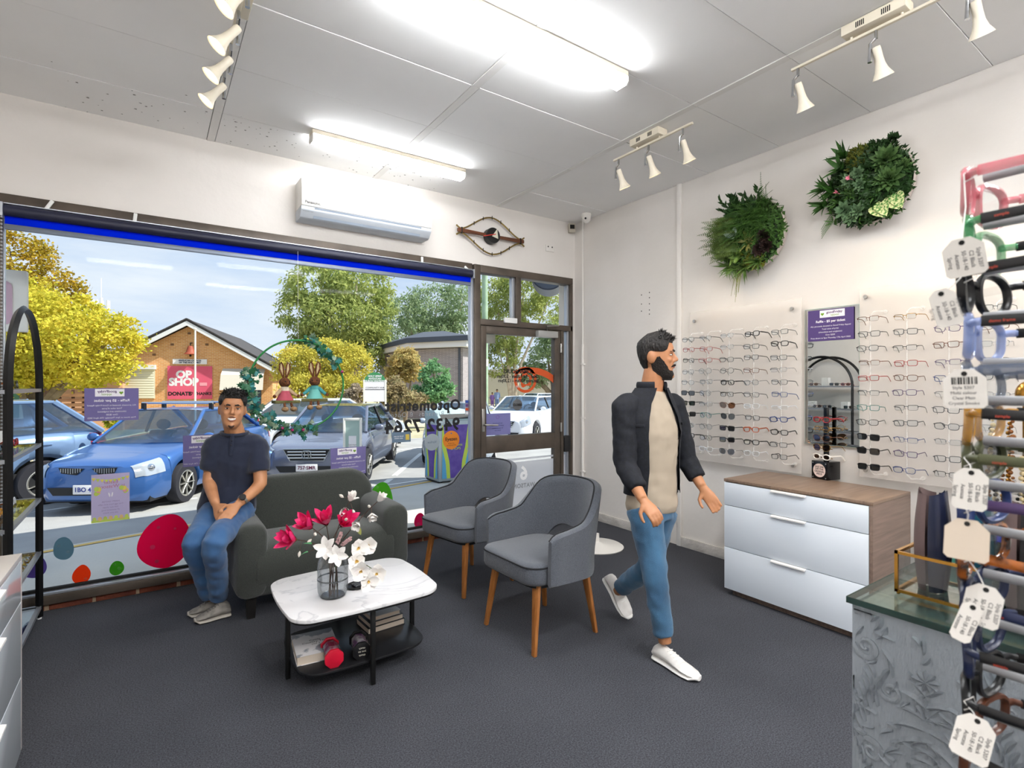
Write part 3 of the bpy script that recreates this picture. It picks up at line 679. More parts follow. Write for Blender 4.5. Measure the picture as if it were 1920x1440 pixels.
# ================================================================ armchairs
grey_f = fabric('slate weave', '#5f636b', '#3e4249', 300)
piping = mat('dark piping', '#1d1e21', .8); oak = mat('oak veneer', '#b0733c', .45, noise_=(7, '#8f5727', .35, .7, (9, 9, 1)))
def armchair(label, loc, rz):
    t = thing('armchair', label, 'chair', loc, rz, 'armchairs by the coffee table')
    # seat cushion
    sp_ = rrect(.54, .52, .10, 6); rg = []
    for d, z in ((.03, .375), (.008, .385), (0, .40), (0, .465), (.006, .48), (.02, .489), (.07, .495)): rg.append([(x*(1-d*2), -.015+y*(1-d*2), z+.008*max(0, -y)) for x, y in sp_])
    se = MB().loft(rg).build('seat', grey_f, t, angle=50)
    MB().tube([(x*1.0, -.015+y*1.0, .476+.008*max(0, -y)) for x, y in densify(sp_, 1)], .0045, 6, closed=True).build('seat_piping', piping, se)
    MB().prism(rrect(.46, .44, .08, 4), .35, .378).build('seat_pan', piping, t)
    # wrap-round back with arms
    nS = 48; rings = []; edge = []
    for i in range(nS+1):
        s = -1+2*i/nS; a = abs(s)
        # plan path
        th = s*pi*.5
        if a < .62: ph = s/.62*(pi/2); x, y = .285*sin(ph), .075+.20*cos(ph)
        else: x, y = math.copysign(.285+.012*(a-.62)/.38, s), .075-(a-.62)/.38*.255
        nx, ny = (sin(s/.62*pi/2), cos(s/.62*pi/2)) if a < .62 else (math.copysign(1, s), 0)
        zt = smooth(a, [(0, .885), (.2, .882), (.36, .85), (.5, .755), (.62, .69), (.8, .665), (.93, .655), (1.0, .63)])
        zb = smooth(a, [(0, .565), (.16, .56), (.27, .50), (.36, .40), (.5, .365), (1.0, .375)])
        th_ = .026 if a < .9 else .026*(1-((a-.9)/.1)**2*.5)
        ring = []
        def pt(off, z):
            lean = .16*max(0, z-.48)*(.35+.65*max(0, 1-a*1.1))
            return (x+nx*(off+lean*.9), y+ny*(off+lean*1.1), z)
        m = 8
        for k in range(m+1): ring.append(pt(-th_, zb+.012+(zt-zb-.024)*k/m))
        ring.append(pt(-th_*.6, zt-.004)); ring.append(pt(0, zt)); ring.append(pt(th_*.6, zt-.004))
        for k in range(m, -1, -1): ring.append(pt(th_, zb+.012+(zt-zb-.024)*k/m))
        ring.append(pt(0, zb))
        rings.append(ring); edge.append(pt(-th_*.75, zt-.002))
    bk_ = MB().loft(rings).build('backrest', grey_f, t, angle=50)
    fr = [rings[0][k] for k in range(9)]; 
    MB().tube(edge, .0042, 6).build('back_piping', piping, bk_)
    # four tapered plywood legs, splayed
    for sx, sy in ((-1, -1), (1, -1), (-1, 1), (1, 1)):
        f = Vector((sx*.235, sy*.235, 0)); p = Vector((sx*.195, sy*.185, .37))
        MB().loft([[c+Vector((a*q*sx, b*.010, 0)) for a, b in ((-1, -1), (1, -1), (1, 1), (-1, 1))] for c, q in ((f, .014), (f.lerp(p, .5), .021), (p, .029))]).build('leg', oak, t, bevel=.003)
    return t
armchair('slate grey armchair nearest the camera, right of the coffee table', (1.945, 2.525, 0), radians(-88))
armchair('slate grey armchair by the shop door, behind the other armchair', (1.975, 3.45, 0), radians(-80))

# ================================================================ chests of drawers
wood = mat('grey oak laminate', '#7d6a5f', .5, noise_=(4, '#68574e', .35, .7, (14, .8, 14))); woodt = mat('grey oak top', '#86705f', .38, noise_=(4, '#6f5c4e', .35, .7, (14, .8, 14)))
gloss_w = mat('gloss white drawer', '#dfe6ee', .12, coat=.3)
def chest(label, loc, rz, body, topm, w_=.93, d_=.535, h_=.815):
    """front looks to local -y"""
    t = thing('chest_of_drawers', label, 'chest', loc, rz)
    MB().bb((-w_/2, .02, .05), (-w_/2+.02, d_, h_-.02)).build('side_panel', body, t, bevel=.001)
    MB().bb((w_/2-.02, 0.0, .05), (w_/2, d_, h_-.02)).build('side_panel', body, t, bevel=.001)
    MB().bb((-w_/2, 0, h_-.02), (w_/2, d_, h_)).build('top_panel', topm, t, bevel=.0015)
    MB().bb((-w_/2+.02, d_-.01, .05), (w_/2-.02, d_, h_-.02)).build('back_panel', body, t)
    MB().bb((-w_/2+.04, .045, 0), (w_/2-.04, d_-.02, .05)).build('plinth_base', body, t)
    MB().bb((-w_/2+.02, .025, .05), (w_/2-.02, .03, h_-.02)).build('carcass_shadow', dark, t)
    for z0, z1 in ((.046, .335), (.339, .628), (.632, .79)):
        dr = MB().bb((-w_/2+.004, 0.0, z0), (w_/2-.022, .02, z1)).build('drawer', gloss_w, t, bevel=.0015)
        MB().loft([[(x, a, b) for a, b in ((-.016, z1-.012), (-.016, z1-.004), (.004, z1+.001), (.004, z1-.003), (-.012, z1-.008))] for x in (-.12, .10)]).build('handle', mat('white handle', '#f2efec', .35), dr)
    return t
chest('white fronted chest of drawers with oak top under the eyewear panels', (3.335, 1.741, 0), radians(-90), wood, woodt)
lc = chest('white chest of drawers at the left edge beside the arched shelf', (-.415, 2.33, 0), radians(90), mat('grey carcass', '#b9b4b2', .4), mat('pale top', '#cfc9c6', .25))
o = MB().bb((-.32, .06, .8155), (.30, .42, .8215)).build('display_mat', mat('teal print', '#7fa5aa', .25, noise_=(4, '#cfc7cc', .45, .55)), None); o.location = (-.415, 2.33, 0); o.rotation_euler = (0, 0, radians(90))
tag(o, 'pale teal and pink display mat on the left chest', 'mat')

# ================================================================ arched display shelf
arm = mat('black steel tube', '#121213', .4, .3); edge_m = mat('grey shelf edge', '#8f9297', .35, .5)
ax, ay0, ay1 = -.575, 3.53, 4.415
ar = thing('arched_shelf', 'tall black arched display shelf with glass levels by the window', 'shelf', (0, 0, 0))
for x in (ax, -.91):
    cy_, r_ = (ay0+ay1)/2, (ay1-ay0)/2
    pts = [(x, ay0, .012), (x, ay0, .7), (x, ay0, 1.45)]+[(x, cy_-r_*cos(pi*k/24), 1.455+r_*sin(pi*k/24)) for k in range(1, 24)]+[(x, ay1, 1.45), (x, ay1, .7), (x, ay1, .012)]
    MB().tube(pts, .019, 4, up=(1, 0, 0)).build('arch_frame', arm, ar, angle=40)
    for y in (ay0, ay1): MB().cyl((x, y, 0), (x, y, .014), .012, n=10).build('foot', clipm, ar)
shz = (1.443, 1.10, .757, .42, .075)
for z in shz:
    f = MB().bb((ax-.011, ay0, z-.012), (ax+.011, ay1, z+.008)).bb((-.92, ay0, z-.012), (-.90, ay1, z+.008)).bb((-.9, ay0-.008, z-.012), (ax, ay0+.010, z+.008)).bb((-.9, ay1-.010, z-.012), (ax, ay1+.008, z+.008)).build('shelf_frame', edge_m, ar)
    MB().bb((-.9, ay0+.010, z), (ax-.011, ay1-.010, z+.006)).build('shelf_pane', glassmat('shelf glass', '#dfe8ea', .12), f)

# ================================================================ plinth with embossed sides and a glass top
px0, py1, pz = .99, .411, 1.105
emb = mat('embossed grey paper', '#8f969d', .36, .0, bump=(240, .25, (1, 1, .25)), spec=.4)
pt_ = thing('display_plinth', 'grey display plinth embossed with scrolling leaves under a glass top', 'plinth', (px0, py1, 0))
MB().bb((0, -.72, 0), (.5, 0, pz)).build('body', emb, pt_, bevel=.002)
rel = MB()
def spiral(mb, cy_, cz_, r0, turns, s, a0, w_=.004):
    pts = []; rs = []
    for k in range(26):
        f = k/25; a = a0+s*turns*2*pi*f; r = r0*(1-f*.86); pts.append((-.0005, cy_+r*cos(a), cz_+r*sin(a))); rs.append((.0035, w_*(1.25-.7*f)))
    mb.tube(pts, rs, 6, up=(-1, 0, 0))
def relleaf(mb, y, z, a, L_, W_, c=0.0):
    vs = []; n = 5
    for i in range(n+1):
        t = i/n; wd = W_*.5*sin(pi*(t*.94+.05))**.8; b = a+c*t; yy = y+L_*t*cos(a+c*t*.5); zz = z+L_*t*sin(a+c*t*.5)
        vs += [(0, yy-sin(b)*wd, zz+cos(b)*wd), (-.0052, yy, zz), (0, yy+sin(b)*wd, zz-cos(b)*wd)]
    mb.add(vs, [f for i in range(n) for f in ((i*3, i*3+1, i*3+4, i*3+3), (i*3+1, i*3+2, i*3+5, i*3+4))])
def motif(mb, y, z, k=1.0):
    for s in (-1, 1):
        for j in range(6):
            a = pi/2+s*(.25+.30*j); relleaf(mb, y+s*.004*k, z+.075*k-.018*j*k, a, (.030+.006*j)*k, .013*k, s*.7)
            relleaf(mb, y+s*.02*k, z-.03*k-.012*j*k, pi/2+s*(.6+.22*j), (.035+.003*j)*k, .011*k, s*.9)
            relleaf(mb, y+s*.004*k, z-.10*k-.016*j*k, pi/2+s*(.9+.1*j), .026*k, .009*k, -s*.8)
        spiral(mb, y+s*.052*k, z+.045*k, .020*k, 1.3, -s, pi/2-s*1.2, .0045*k)
        spiral(mb, y+s*.040*k, z-.115*k, .017*k, 1.2, s, pi/2, .004*k)
    for j in range(9): relleaf(mb, y, z+.085*k, 2*pi*j/9, .02*k, .011*k, .2)
    for j in range(5): relleaf(mb, y, z+.02*k, pi/2+(j-2)*.5, .034*k, .012*k, (j-2)*.2)
    mb.tube([(0, y, z-.20*k), (0, y, z-.02*k)], (.0025), 5)
def scroll(mb, y, z, s, k=1.0):
    spiral(mb, y, z, .026*k, 1.4, s, 0, .006*k)
    for j in range(9): relleaf(mb, y+s*(.020-.005*j)*k, z+(.024+.016*j)*k, pi/2-s*(.9-.12*j), .036*k, .012*k, s*.7)
    for j in range(8): relleaf(mb, y-s*(.004*j)*k, z-(.028+.017*j)*k, -pi/2+s*(.9-.1*j), .034*k, .011*k, -s*.7)
for zz in (1.0, .72, .44):
    motif(rel, -.105, zz-.06, .92); motif(rel, -.305, zz-.06, .92); scroll(rel, -.022, zz+.04, -1, .8); scroll(rel, -.205, zz+.02, 1, .8)
    scroll(rel, -.03, zz-.13, 1, .8); scroll(rel, -.2, zz-.15, -1, .8)
for _ in range(330):
    y_, z_ = -R.uniform(.004, .34), R.uniform(.35, 1.08); a_ = 5*noise.noise(Vector((y_*9, z_*9, 1.7)))+pi/2; relleaf(rel, y_, z_, a_, R.uniform(.016, .03), .008, R.uniform(-.9, .9))
for v_ in rel.V: v_.y = min(v_.y, -.004); v_.z = min(v_.z, pz-.008)
rel.build('embossed_relief', emb, pt_, angle=50)['kind'] = 'stuff'
MB().bb((-.006, -.726, pz+.0005), (.506, .006, pz+.011)).build('glass_top', glassmat('plinth glass', '#d5e2dd', .07), pt_)
MB().bb((-.0065, -.726, pz+.0005), (-.0045, .006, pz+.011)).build('glass_edge', mat('green glass edge', '#16332f', .1), pt_)
MB().bb((-.006, .004, pz+.0005), (.506, .0065, pz+.011)).build('glass_edge', MATS['green glass edge'], pt_)
# ================================================================ eyewear
lens_clear = glassmat('clear lens', '#f4f8fa', .06); lens_dark = glassmat('dark lens', '#3a3d40', .12); lens_brown = glassmat('brown lens', '#6a4a34', .12); lens_grey = glassmat('grey lens', '#8b9096', .1)
ORD = ['first', 'second', 'third', 'fourth', 'fifth', 'sixth', 'seventh', 'eighth', 'ninth', 'tenth', 'eleventh']
FM = {k: mat('frame '+k, c, r_, m_) for k, c, r_, m_ in (
    ('black', '#161618', .3, 0), ('gunmetal', '#4a4d52', .3, .8), ('silver', '#a9abb0', .25, .9), ('gold', '#b08a4a', .25, .9), ('red', '#8e2a2c', .3, 0),
    ('blue', '#273a6e', .3, .1), ('brown', '#5b3423', .3, 0), ('purple', '#4c3a62', .3, .2), ('teal', '#2f6a66', .3, .1), ('olive', '#4a4d33', .35, 0), ('rust', '#a34a24', .3, 0), ('white', '#e8e2da', .35, 0), ('navy', '#1e2747', .3, 0))}
def clearframe(name, c): return mat('frame '+name, c, .1, alpha=.62, coat=.6)
FM['clear'] = clearframe('clear', '#e6ebf2'); FM['pink'] = clearframe('pink', '#d2707c'); FM['green'] = clearframe('green', '#2f9a5a'); FM['ice blue'] = clearframe('ice blue', '#8fa4da')
FM['smoke'] = clearframe('smoke', '#5e6a80'); FM['amber'] = clearframe('amber', '#c08a2c'); FM['tortoise'] = mat('frame tortoise', '#a45a1e', .15, noise_=(60, '#2a1208', .42, .58), coat=.4)
def lens_outline(kind, s, w_=.050, h_=.034, n=28):
    out = []
    for k in range(n):
        a = 2*pi*k/n; e = {'rect': 4.5, 'soft': 3.0, 'round': 2.0, 'pilot': 2.4, 'oval': 2.2}[kind]
        x = w_/2*abs(cos(a))**(2/e)*(1 if cos(a) >= 0 else -1); z = h_/2*abs(sin(a))**(2/e)*(1 if sin(a) >= 0 else -1)
        if kind == 'pilot': x *= 1+.14*z/h_; z -= .006*(x/w_) * -1
        if kind in ('rect', 'soft'): x *= 1+.10*z/h_
        out.append((s*(x), z))
    return out
def glasses_meshes(kind, thick, half=False, w_=.050, h_=.034, wrap=.004):
    g = .009+.002*(thick > .002); cxx = g+w_/2; P = {}
    fm = MB(); lo = []
    for s in (-1, 1):
        ol = [(s*cxx+x, wrap*abs((cxx+s*x)/.07)**2, z) for x, z in lens_outline(kind, s, w_, h_)]
        if half: ol2 = [p for p in ol]; top = sorted(range(len(ol)), key=lambda i: i); pts = [p for p in ol if p[2] > -.002]; pts.sort(key=lambda p: p[0]); fm.tube(pts, thick, 6); fm.tube(ol, thick*.35, 4, closed=True)
        else: fm.tube(ol, thick, 6, closed=True, flat=1.25)
        lo.append(ol)
        xe = cxx+w_/2; fm.tube([(s*(xe-.001), wrap*.8, h_*.22), (s*(xe+.006), wrap+.002, h_*.26), (s*(xe+.0085), wrap+.009, h_*.26)], thick*1.1, 6)
        if thick < .0022: fm.tube([(s*(g-.001), .001, -.002), (s*(g-.004), .008, -.006), (s*(g-.003), .009, -.012)], .0009, 4)
    fm.tube([(-g-.001, 0, h_*.16), (-g*.4, -.002, h_*.26), (g*.4, -.002, h_*.26), (g+.001, 0, h_*.16)], thick*1.05, 6)
    P['frame'] = fm.mesh('frame', angle=60)
    P['lens'] = [MB().face([(x, y+.0003, z) for x, y, z in ol]).mesh('lens') for ol in lo]
    P['temple'] = []
    for s in (-1, 1):
        xe = s*(cxx+w_/2+.0085); z0 = h_*.26
        pts = [(xe, wrap+.008, z0), (xe, .05, z0), (xe*.99, .095, z0-.001), (xe*.975, .112, z0-.008), (xe*.955, .142, z0-.036)]
        t = max(thick*.55, .0009); hgt = max(thick*1.5, .0016)
        P['temple'].append(MB().tube(pts, [(hgt, t), (hgt*.9, t), (hgt*.9, t), (hgt*1.15, t*1.2), (hgt*1.0, t)], 6, up=(0, 0, 1)).mesh('temple', angle=60))
    P['kind'] = kind; return P
GM = {'rect': glasses_meshes('rect', .0019), 'half': glasses_meshes('rect', .0018, True, .050, .031), 'soft': glasses_meshes('soft', .0018, False, .050, .036), 'round': glasses_meshes('round', .0017, False, .047, .043),
      'thick': glasses_meshes('soft', .0031, False, .050, .036), 'pilot': glasses_meshes('pilot', .0015, False, .056, .046), 'wide': glasses_meshes('rect', .0024, False, .053, .038), 'cat': glasses_meshes('oval', .0040, False, .052, .036)}
HERO = {'hthick': glasses_meshes('soft', .0034, False, .052, .040, .012), 'hround': glasses_meshes('oval', .0034, False, .052, .042, .012)}
GM.update(HERO)
def glasses(style, color, lens, label, group, loc, rot, name='spectacles', cat='glasses', tcolor=None):
    P = GM[style]; t = thing(name, label, cat, loc, 0, group); t.rotation_euler = rot
    put('frame', P['frame'], None, t); kids = [t.children[-1]] if False else None
    o_ = [c for c in COL.objects if c.parent == t] if False else None
    return t
def setm(o, m):                                                       # per-object material so copies can share a mesh
    if not o.data.materials: o.data.materials.append(None)
    o.material_slots[0].link = 'OBJECT'; o.material_slots[0].material = m
def glasses(style, color, lens, label, group, loc, rot, name='spectacles', cat='glasses', tcolor=None):
    P = GM[style]; t = thing(name, label, cat, loc, 0, group); t.rotation_euler = rot
    setm(put('frame', P['frame'], None, t), FM[color])
    for m in P['lens']: setm(put('lens', m, None, t), lens)
    for m in P['temple']: setm(put('temple', m, None, t), FM[tcolor or color])
    return t
acry = mat('frosted acrylic', '#e9e3dd', .35, alpha=.42); rodm = mat('acrylic rod', '#f4f2ee', .1, alpha=.22)
def panel(label, X, y0, y1, z0, z1, knobs, rods, zr0, zr1):
    t = thing('eyewear_display', label, 'display panel', (0, 0, 0), 0, 'frosted eyewear panels on the side wall')
    MB().bb((X, y0, z0), (X+.008, y1, z1)).build('acrylic_sheet', acry, t, bevel=.001)
    for y, z in knobs: MB().cyl((X-.014, y, z), (WX-.001, y, z), .0125, n=16).build('standoff_knob', steel, t)
    for y in rods:
        MB().tube([(X-.002, y-.05, zr1+.055), (X-.05, y-.05, zr1+.055), (X-.10, y-.02, zr1+.052), (X-.105, y, zr1+.03), (X-.105, y, zr0-.03), (X-.10, y-.02, zr0-.052), (X-.05, y-.05, zr0-.055), (X-.002, y-.05, zr0-.055)], .0045, 8).build('display_rod', rodm, t)
        for z in (zr1+.055, zr0-.055): MB().cyl((X-.012, y-.05, z), (X-.001, y-.05, z), .013, n=12).build('suction_cup', rodm, t)
    return t
PX = 3.925; GX = 3.79
ysL = [onX(px, 720, GX).y for px in (1290, 1323, 1363, 1409, 1461)]; ysR = [onX(px, 720, GX).y for px in (1628, 1697, 1776, 1866)]
zl1 = onX(1461, 622, GX).z; zl0 = onX(1461, 857, GX).z; zr1 = onX(1628, 599, GX).z; zr0 = onX(1628, 874, GX).z
panel('frosted eyewear panel between the corner and the mirror', PX, 1.965, 2.93, .82, 2.11, [(2.88, 2.03), (2.03, 2.04), (2.02, .875), (2.88, .875)], ysL, zl0, zl1)
panel('frosted eyewear panel to the right of the mirror', PX, .60, 1.583, .86, 2.115, [(1.545, 2.06), (.66, 2.06), (1.545, .91), (.66, .91)], ysR, zr0, zr1)
colL = {0: ['gunmetal', 'red', 'black', 'silver', 'silver', 'black*', 'black*', 'black*', 'silver', 'black', 'silver'],
        1: ['gunmetal', 'red', 'red', 'silver', 'silver', 'silver', 'silver', 'teal', 'silver', 'gunmetal', 'clear'],
        2: ['silver', 'silver', 'gunmetal', 'gunmetal', 'black', 'black', 'brown*', 'gunmetal*', 'black*', 'black*', 'silver*'],
        3: ['black', 'gunmetal', 'black', 'brown', 'silver', 'gunmetal', 'clear', 'black', 'rust', 'black', 'clear'],
        4: ['gunmetal', 'black', 'gunmetal', 'silver', 'gunmetal', 'blue', 'clear', 'blue', 'black', 'gunmetal', 'black']}
styL = {0: ['soft']*5+['wide']*3+['soft', 'thick', 'soft'], 1: ['half', 'soft', 'soft', 'round', 'rect', 'round', 'half', 'round', 'round', 'round', 'soft'],
        2: ['half', 'half', 'soft', 'round', 'thick', 'rect', 'pilot', 'pilot', 'wide', 'wide', 'pilot'], 3: ['thick', 'rect', 'rect', 'rect', 'soft', 'soft', 'soft', 'rect', 'thick', 'thick', 'soft'],
        4: ['rect', 'thick', 'rect', 'half', 'soft', 'rect', 'half', 'thick', 'thick', 'rect', 'rect']}
colR = {0: ['brown', 'gunmetal', 'gunmetal', 'brown', 'red', 'gunmetal', 'teal', 'black', 'black*', 'black*', 'black*'],
        1: ['gold', 'gunmetal', 'black', 'red', 'brown', 'purple', 'gunmetal', 'gunmetal', 'blue', 'purple', 'blue'],
        2: ['brown', 'purple', 'brown', 'purple', 'blue', 'silver', 'gunmetal', 'gunmetal', 'silver', 'gunmetal', 'black'],
        3: ['gunmetal', 'brown', 'silver', 'black', 'gunmetal', 'silver', 'gunmetal', 'silver', 'brown', 'gunmetal', 'silver']}
def fill(cols, sty, ys, z0, z1, where, names):
    for c in cols:
        for r_, q in enumerate(cols[c]):
            dk = q.endswith('*'); col = q.strip('*'); st = sty(c, r_)
            z = z1+(z0-z1)*r_/10
            kind = 'sunglasses' if dk else 'spectacles'
            lab = f'{col} {kind}, {ORD[r_]} row down in the {names[c]} column {where}'
            glasses(st, col, (lens_grey if col == 'silver' else lens_brown if col == 'brown' else lens_dark) if dk else lens_clear, lab, 'eyewear '+where,
                    (GX-.002*R.random(), ys[c]+R.uniform(-.006, .006), z+R.uniform(-.006, .006)), (radians(R.uniform(-4, 4)), radians(R.uniform(-2, 2)), radians(-90+R.uniform(-7, 7))), kind)
fill(colL, lambda c, r_: styL[c][r_], ysL, zl0, zl1, 'left of the mirror', ['first', 'second', 'third', 'fourth', 'fifth'])
stR = ['half', 'rect', 'soft', 'half', 'rect', 'half', 'rect', 'soft', 'rect', 'half', 'rect']
fill(colR, lambda c, r_: 'wide' if colR[c][r_].endswith('*') else stR[(r_+c*3) % 11], ysR, zr0, zr1, 'right of the mirror', ['first', 'second', 'third', 'fourth'])

# mirror with raffle notice
mir = mat('mirror silver', '#eef2f2', .0, 1)
mo = thing('wall_mirror', 'frameless mirror between the two eyewear panels', 'mirror', (3.975, 1.783, 1.535))
MB().bb((0, -.181, -.49), (.006, .181, .49)).build('glass_edge', mat('mirror edge', '#a9c4be', .2), mo)
MB().bb((-.0015, -.178, -.487), (-.0005, .178, .487)).build('reflecting_face', mir, mo)
purp = mat('poster purple', '#4c3a72', .5); purp_w = mat('window poster purple', '#55507c', .5); whitep = mat('paper white', '#ece9ee', .6); greenp = mat('print green', '#6f9a2c', .6); ink_p = mat('print purple', '#5a3a72', .6)
def raffle(parent, M, w_, h_, card, mirror=False, ink=whitep):
    k = -1 if mirror else 1
    MB().bb((-w_/2, -h_/2, -.0015), (w_/2, h_/2, 0), M).build('card', card, parent)
    T = lambda x, y, z=.0008: M @ Matrix.Translation((x*w_*k, y*h_, z))
    lg = MB().bb((-.27*w_, -.115*h_, -.0004), (.27*w_, .115*h_, 0), T(0.04, .36)).build('logo_strip', whitep, parent)
    text('goodFriday', .105*h_, ink_p, lg, T(.09, .40, .0014), mirror=mirror, bold=.0006); text('appeal', .10*h_, greenp, lg, T(.10, .315, .0014), mirror=mirror)
    MB().prism([(.052*h_*(16*sin(a)**3)/16, .052*h_*(13*cos(a)-5*cos(2*a)-2*cos(3*a)-cos(4*a))/15) for a in [2*pi*i/20 for i in range(20)]], 0, .0005, T(-.17, .355, .001)).build('heart', greenp, lg)
    text('Raffle - $5 per ticket', .105*h_, ink, parent, T(0, .12), mirror=mirror, bold=.0005)
    text('ALL proceeds donated to Good Friday Appeal\nTotal value of prize\n(chocolates and sunglasses)\nOver $220\nPrize drawn at 3pm Thursday 17th April 2025', .064*h_, ink, parent, T(0, -.22), mirror=mirror, lines=1.5, name='small_lettering')
rp = thing('raffle_poster', 'purple raffle notice stuck across the top of the mirror', 'poster', (3.965, 1.785, 1.90))
raffle(rp, Matrix(((0, 0, -1, 0), (-1, 0, 0, 0), (0, 1, 0, 0), (0, 0, 0, 1))), .305, .222, purp)

# sale cube with its sunglasses post, standing on the chest
cb = onZ(1546, 899, .815); sc_ = thing('sale_stand', 'black sale cube with a sunglasses post standing on the oak chest', 'display stand', (cb.x+.04, cb.y+.01, .815), radians(-90-14))
blk_g = mat('gloss black acrylic', '#0d0d10', .12); MB().bb((-.062, -.062, 0), (.062, .062, .125)).build('cube', blk_g, sc_, bevel=.003)
for a in (0, -90):
    M_ = Matrix.Rotation(radians(a), 4, 'Z') @ Matrix(((1, 0, 0, 0), (0, 0, -1, -.0628), (0, 1, 0, .062), (0, 0, 0, 1)))
    c_ = MB().prism([(.047*cos(q), .047*sin(q)) for q in [2*pi*i/32 for i in range(32)]], 0, .0006, M_).build('round_label', mat('label pink', '#e6cfc6', .6), sc_)
    text('SALE 50%\nOFF THE\nORIGINAL\nPRICE', .0165, MATS['print black'], c_, M_ @ Matrix.Translation((0, 0, .0012)), bold=.0004)
    for x in (-.05, .05):
        for y in (-.05, .05): MB().cyl((x, y, 0), (x, y, .003), .004, n=8, M=M_).build('screw', steel, sc_)
MB().bb((-.012, -.006, .125), (.012, .018, .50)).build('post', blk_g, sc_)
for k in range(5): MB().cyl((-.075, -.03, .15+.065*k), (.075, -.03, .15+.065*k), .0028, n=8).build('peg', FM['gold'], sc_); MB().cyl((0, -.03, .15+.065*k), (0, .0, .15+.065*k), .003, n=8).build('peg_stem', FM['gold'], sc_)
base = Vector((cb.x+.04, cb.y+.01, .815)); rot = (0, 0, radians(-90-14)); Rm = Matrix.Rotation(rot[2], 4, 'Z')
for k, (st, c, ln, lb) in enumerate((('cat', 'white', lens_brown, 'white oval sunglasses on the lowest peg above the sale cube'), ('pilot', 'gold', lens_brown, 'gold sunglasses on the second peg above the sale cube'), ('pilot', 'brown', lens_brown, 'brown sunglasses on the third peg above the sale cube'), ('round', 'gold', lens_clear, 'round gold spectacles on the fourth peg above the sale cube'), ('cat', 'red', lens_clear, 'red spectacles on the top peg above the sale cube'))):
    glasses(st, c, ln, lb, 'eyewear on the sale post', base+Rm @ Vector((.0, -.042, .155+.065*k)), rot, 'sunglasses')
# eyewear and white blocks on the arched shelf
rib = mat('ribbed white', '#e9e9e6', .5)
def block(x, y, z, s, lab):
    t = thing('display_block', lab, 'block', (x, y, z), 0, 'white blocks on the arched shelf')
    MB().bb((-.04, -.05, 0), (.04, .05, s)).build('body', rib, t, bevel=.002)
    for k in range(7): MB().cyl((.042, -.045+.015*k, .002), (.042, -.045+.015*k, s-.002), .006, n=8).build('rib', rib, t)
zs = [z+.0065 for z in shz]
block(-.74, 3.97, zs[0], .13, 'ribbed white block in the middle of the top glass shelf'); block(-.76, 4.18, zs[1], .10, 'ribbed white block towards the window on the second shelf'); block(-.76, 3.70, zs[1], .10, 'ribbed white block away from the window on the second shelf')
shelfset = [(0, 4.28, 'pilot', 'gunmetal', lens_dark), (0, 4.12, 'thick', 'tortoise', lens_brown), (0, 3.82, 'wide', 'black', lens_dark), (0, 3.66, 'cat', 'red', lens_brown),
            (1, 4.27, 'cat', 'red', lens_dark), (1, 4.07, 'cat', 'brown', lens_dark), (1, 3.92, 'thick', 'black', lens_dark), (1, 3.62, 'wide', 'gunmetal', lens_dark),
            (2, 4.20, 'thick', 'clear', lens_clear), (2, 4.03, 'thick', 'tortoise', lens_clear), (2, 3.86, 'cat', 'amber', lens_clear), (2, 3.68, 'thick', 'clear', lens_grey),
            (3, 3.72, 'round', 'gold', lens_brown), (3, 3.9, 'wide', 'black', lens_dark)]
for i, (s, y, st, c, ln) in enumerate(shelfset):
    lvl = ['top', 'second', 'third', 'fourth'][s]
    glasses(st, c, ln, f'{c} framed glasses on the {lvl} shelf of the arched stand, {["nearest the window", "second from the window", "third from the window", "farthest from the window"][[q for q in range(len(shelfset)) if shelfset[q][0] == s].index(i)]}', 'eyewear on the arched shelf', (-.66, y, zs[s]+.027), (radians(-6), 0, radians(90)), 'sunglasses')
# ================================================================ foreground eyewear rack (beside the camera)
rx, ry = .6955, .179
rk = thing('eyewear_rack', 'upright rack of grey pegs holding spectacles at the right edge', 'rack', (rx, -.03, 0))
pegm = mat('grey peg', '#9b9c9f', .45)
MB().bb((-.10, -.03, .02), (.10, 0, 1.80)).build('back_board', mat('rack grey', '#b5b5b6', .5), rk, bevel=.004)
MB().bb((-.16, -.2, 0), (.16, .12, .02)).build('foot_plate', blackm, rk, bevel=.004)
hero = [(352, 'pink', 'pink', 'hthick', 'pink translucent', lens_clear), (447, 'green', 'black', 'hthick', 'green fronted', lens_clear), (537, 'black', 'black', 'hround', 'glossy black', lens_clear),
        (630, 'ice blue', 'black', 'hthick', 'ice blue translucent', lens_clear), (722, 'smoke', 'smoke', 'hround', 'smoky grey', lens_clear), (796, 'amber', 'black', 'hround', 'amber and black', lens_clear),
        (876, 'olive', 'olive', 'hround', 'olive green', lens_grey), (962, 'blue', 'purple', 'hround', 'blue and purple', lens_clear), (1052, 'tortoise', 'tortoise', 'hthick', 'tortoiseshell', lens_clear),
        (1140, 'navy', 'navy', 'hthick', 'matt navy', lens_clear), (1232, 'navy', 'black', 'hround', 'dark navy and black', lens_clear), (1325, 'black', 'black', 'hround', 'plain black', lens_clear), (1415, 'brown', 'black', 'hthick', 'dark brown', lens_clear)]
paper = mat('tag paper', '#d9d5cf', .7); paper_b = mat('tag kraft', '#cdbfae', .75); strm = mat('tag string', '#e0dedb', .6)
HZ = []
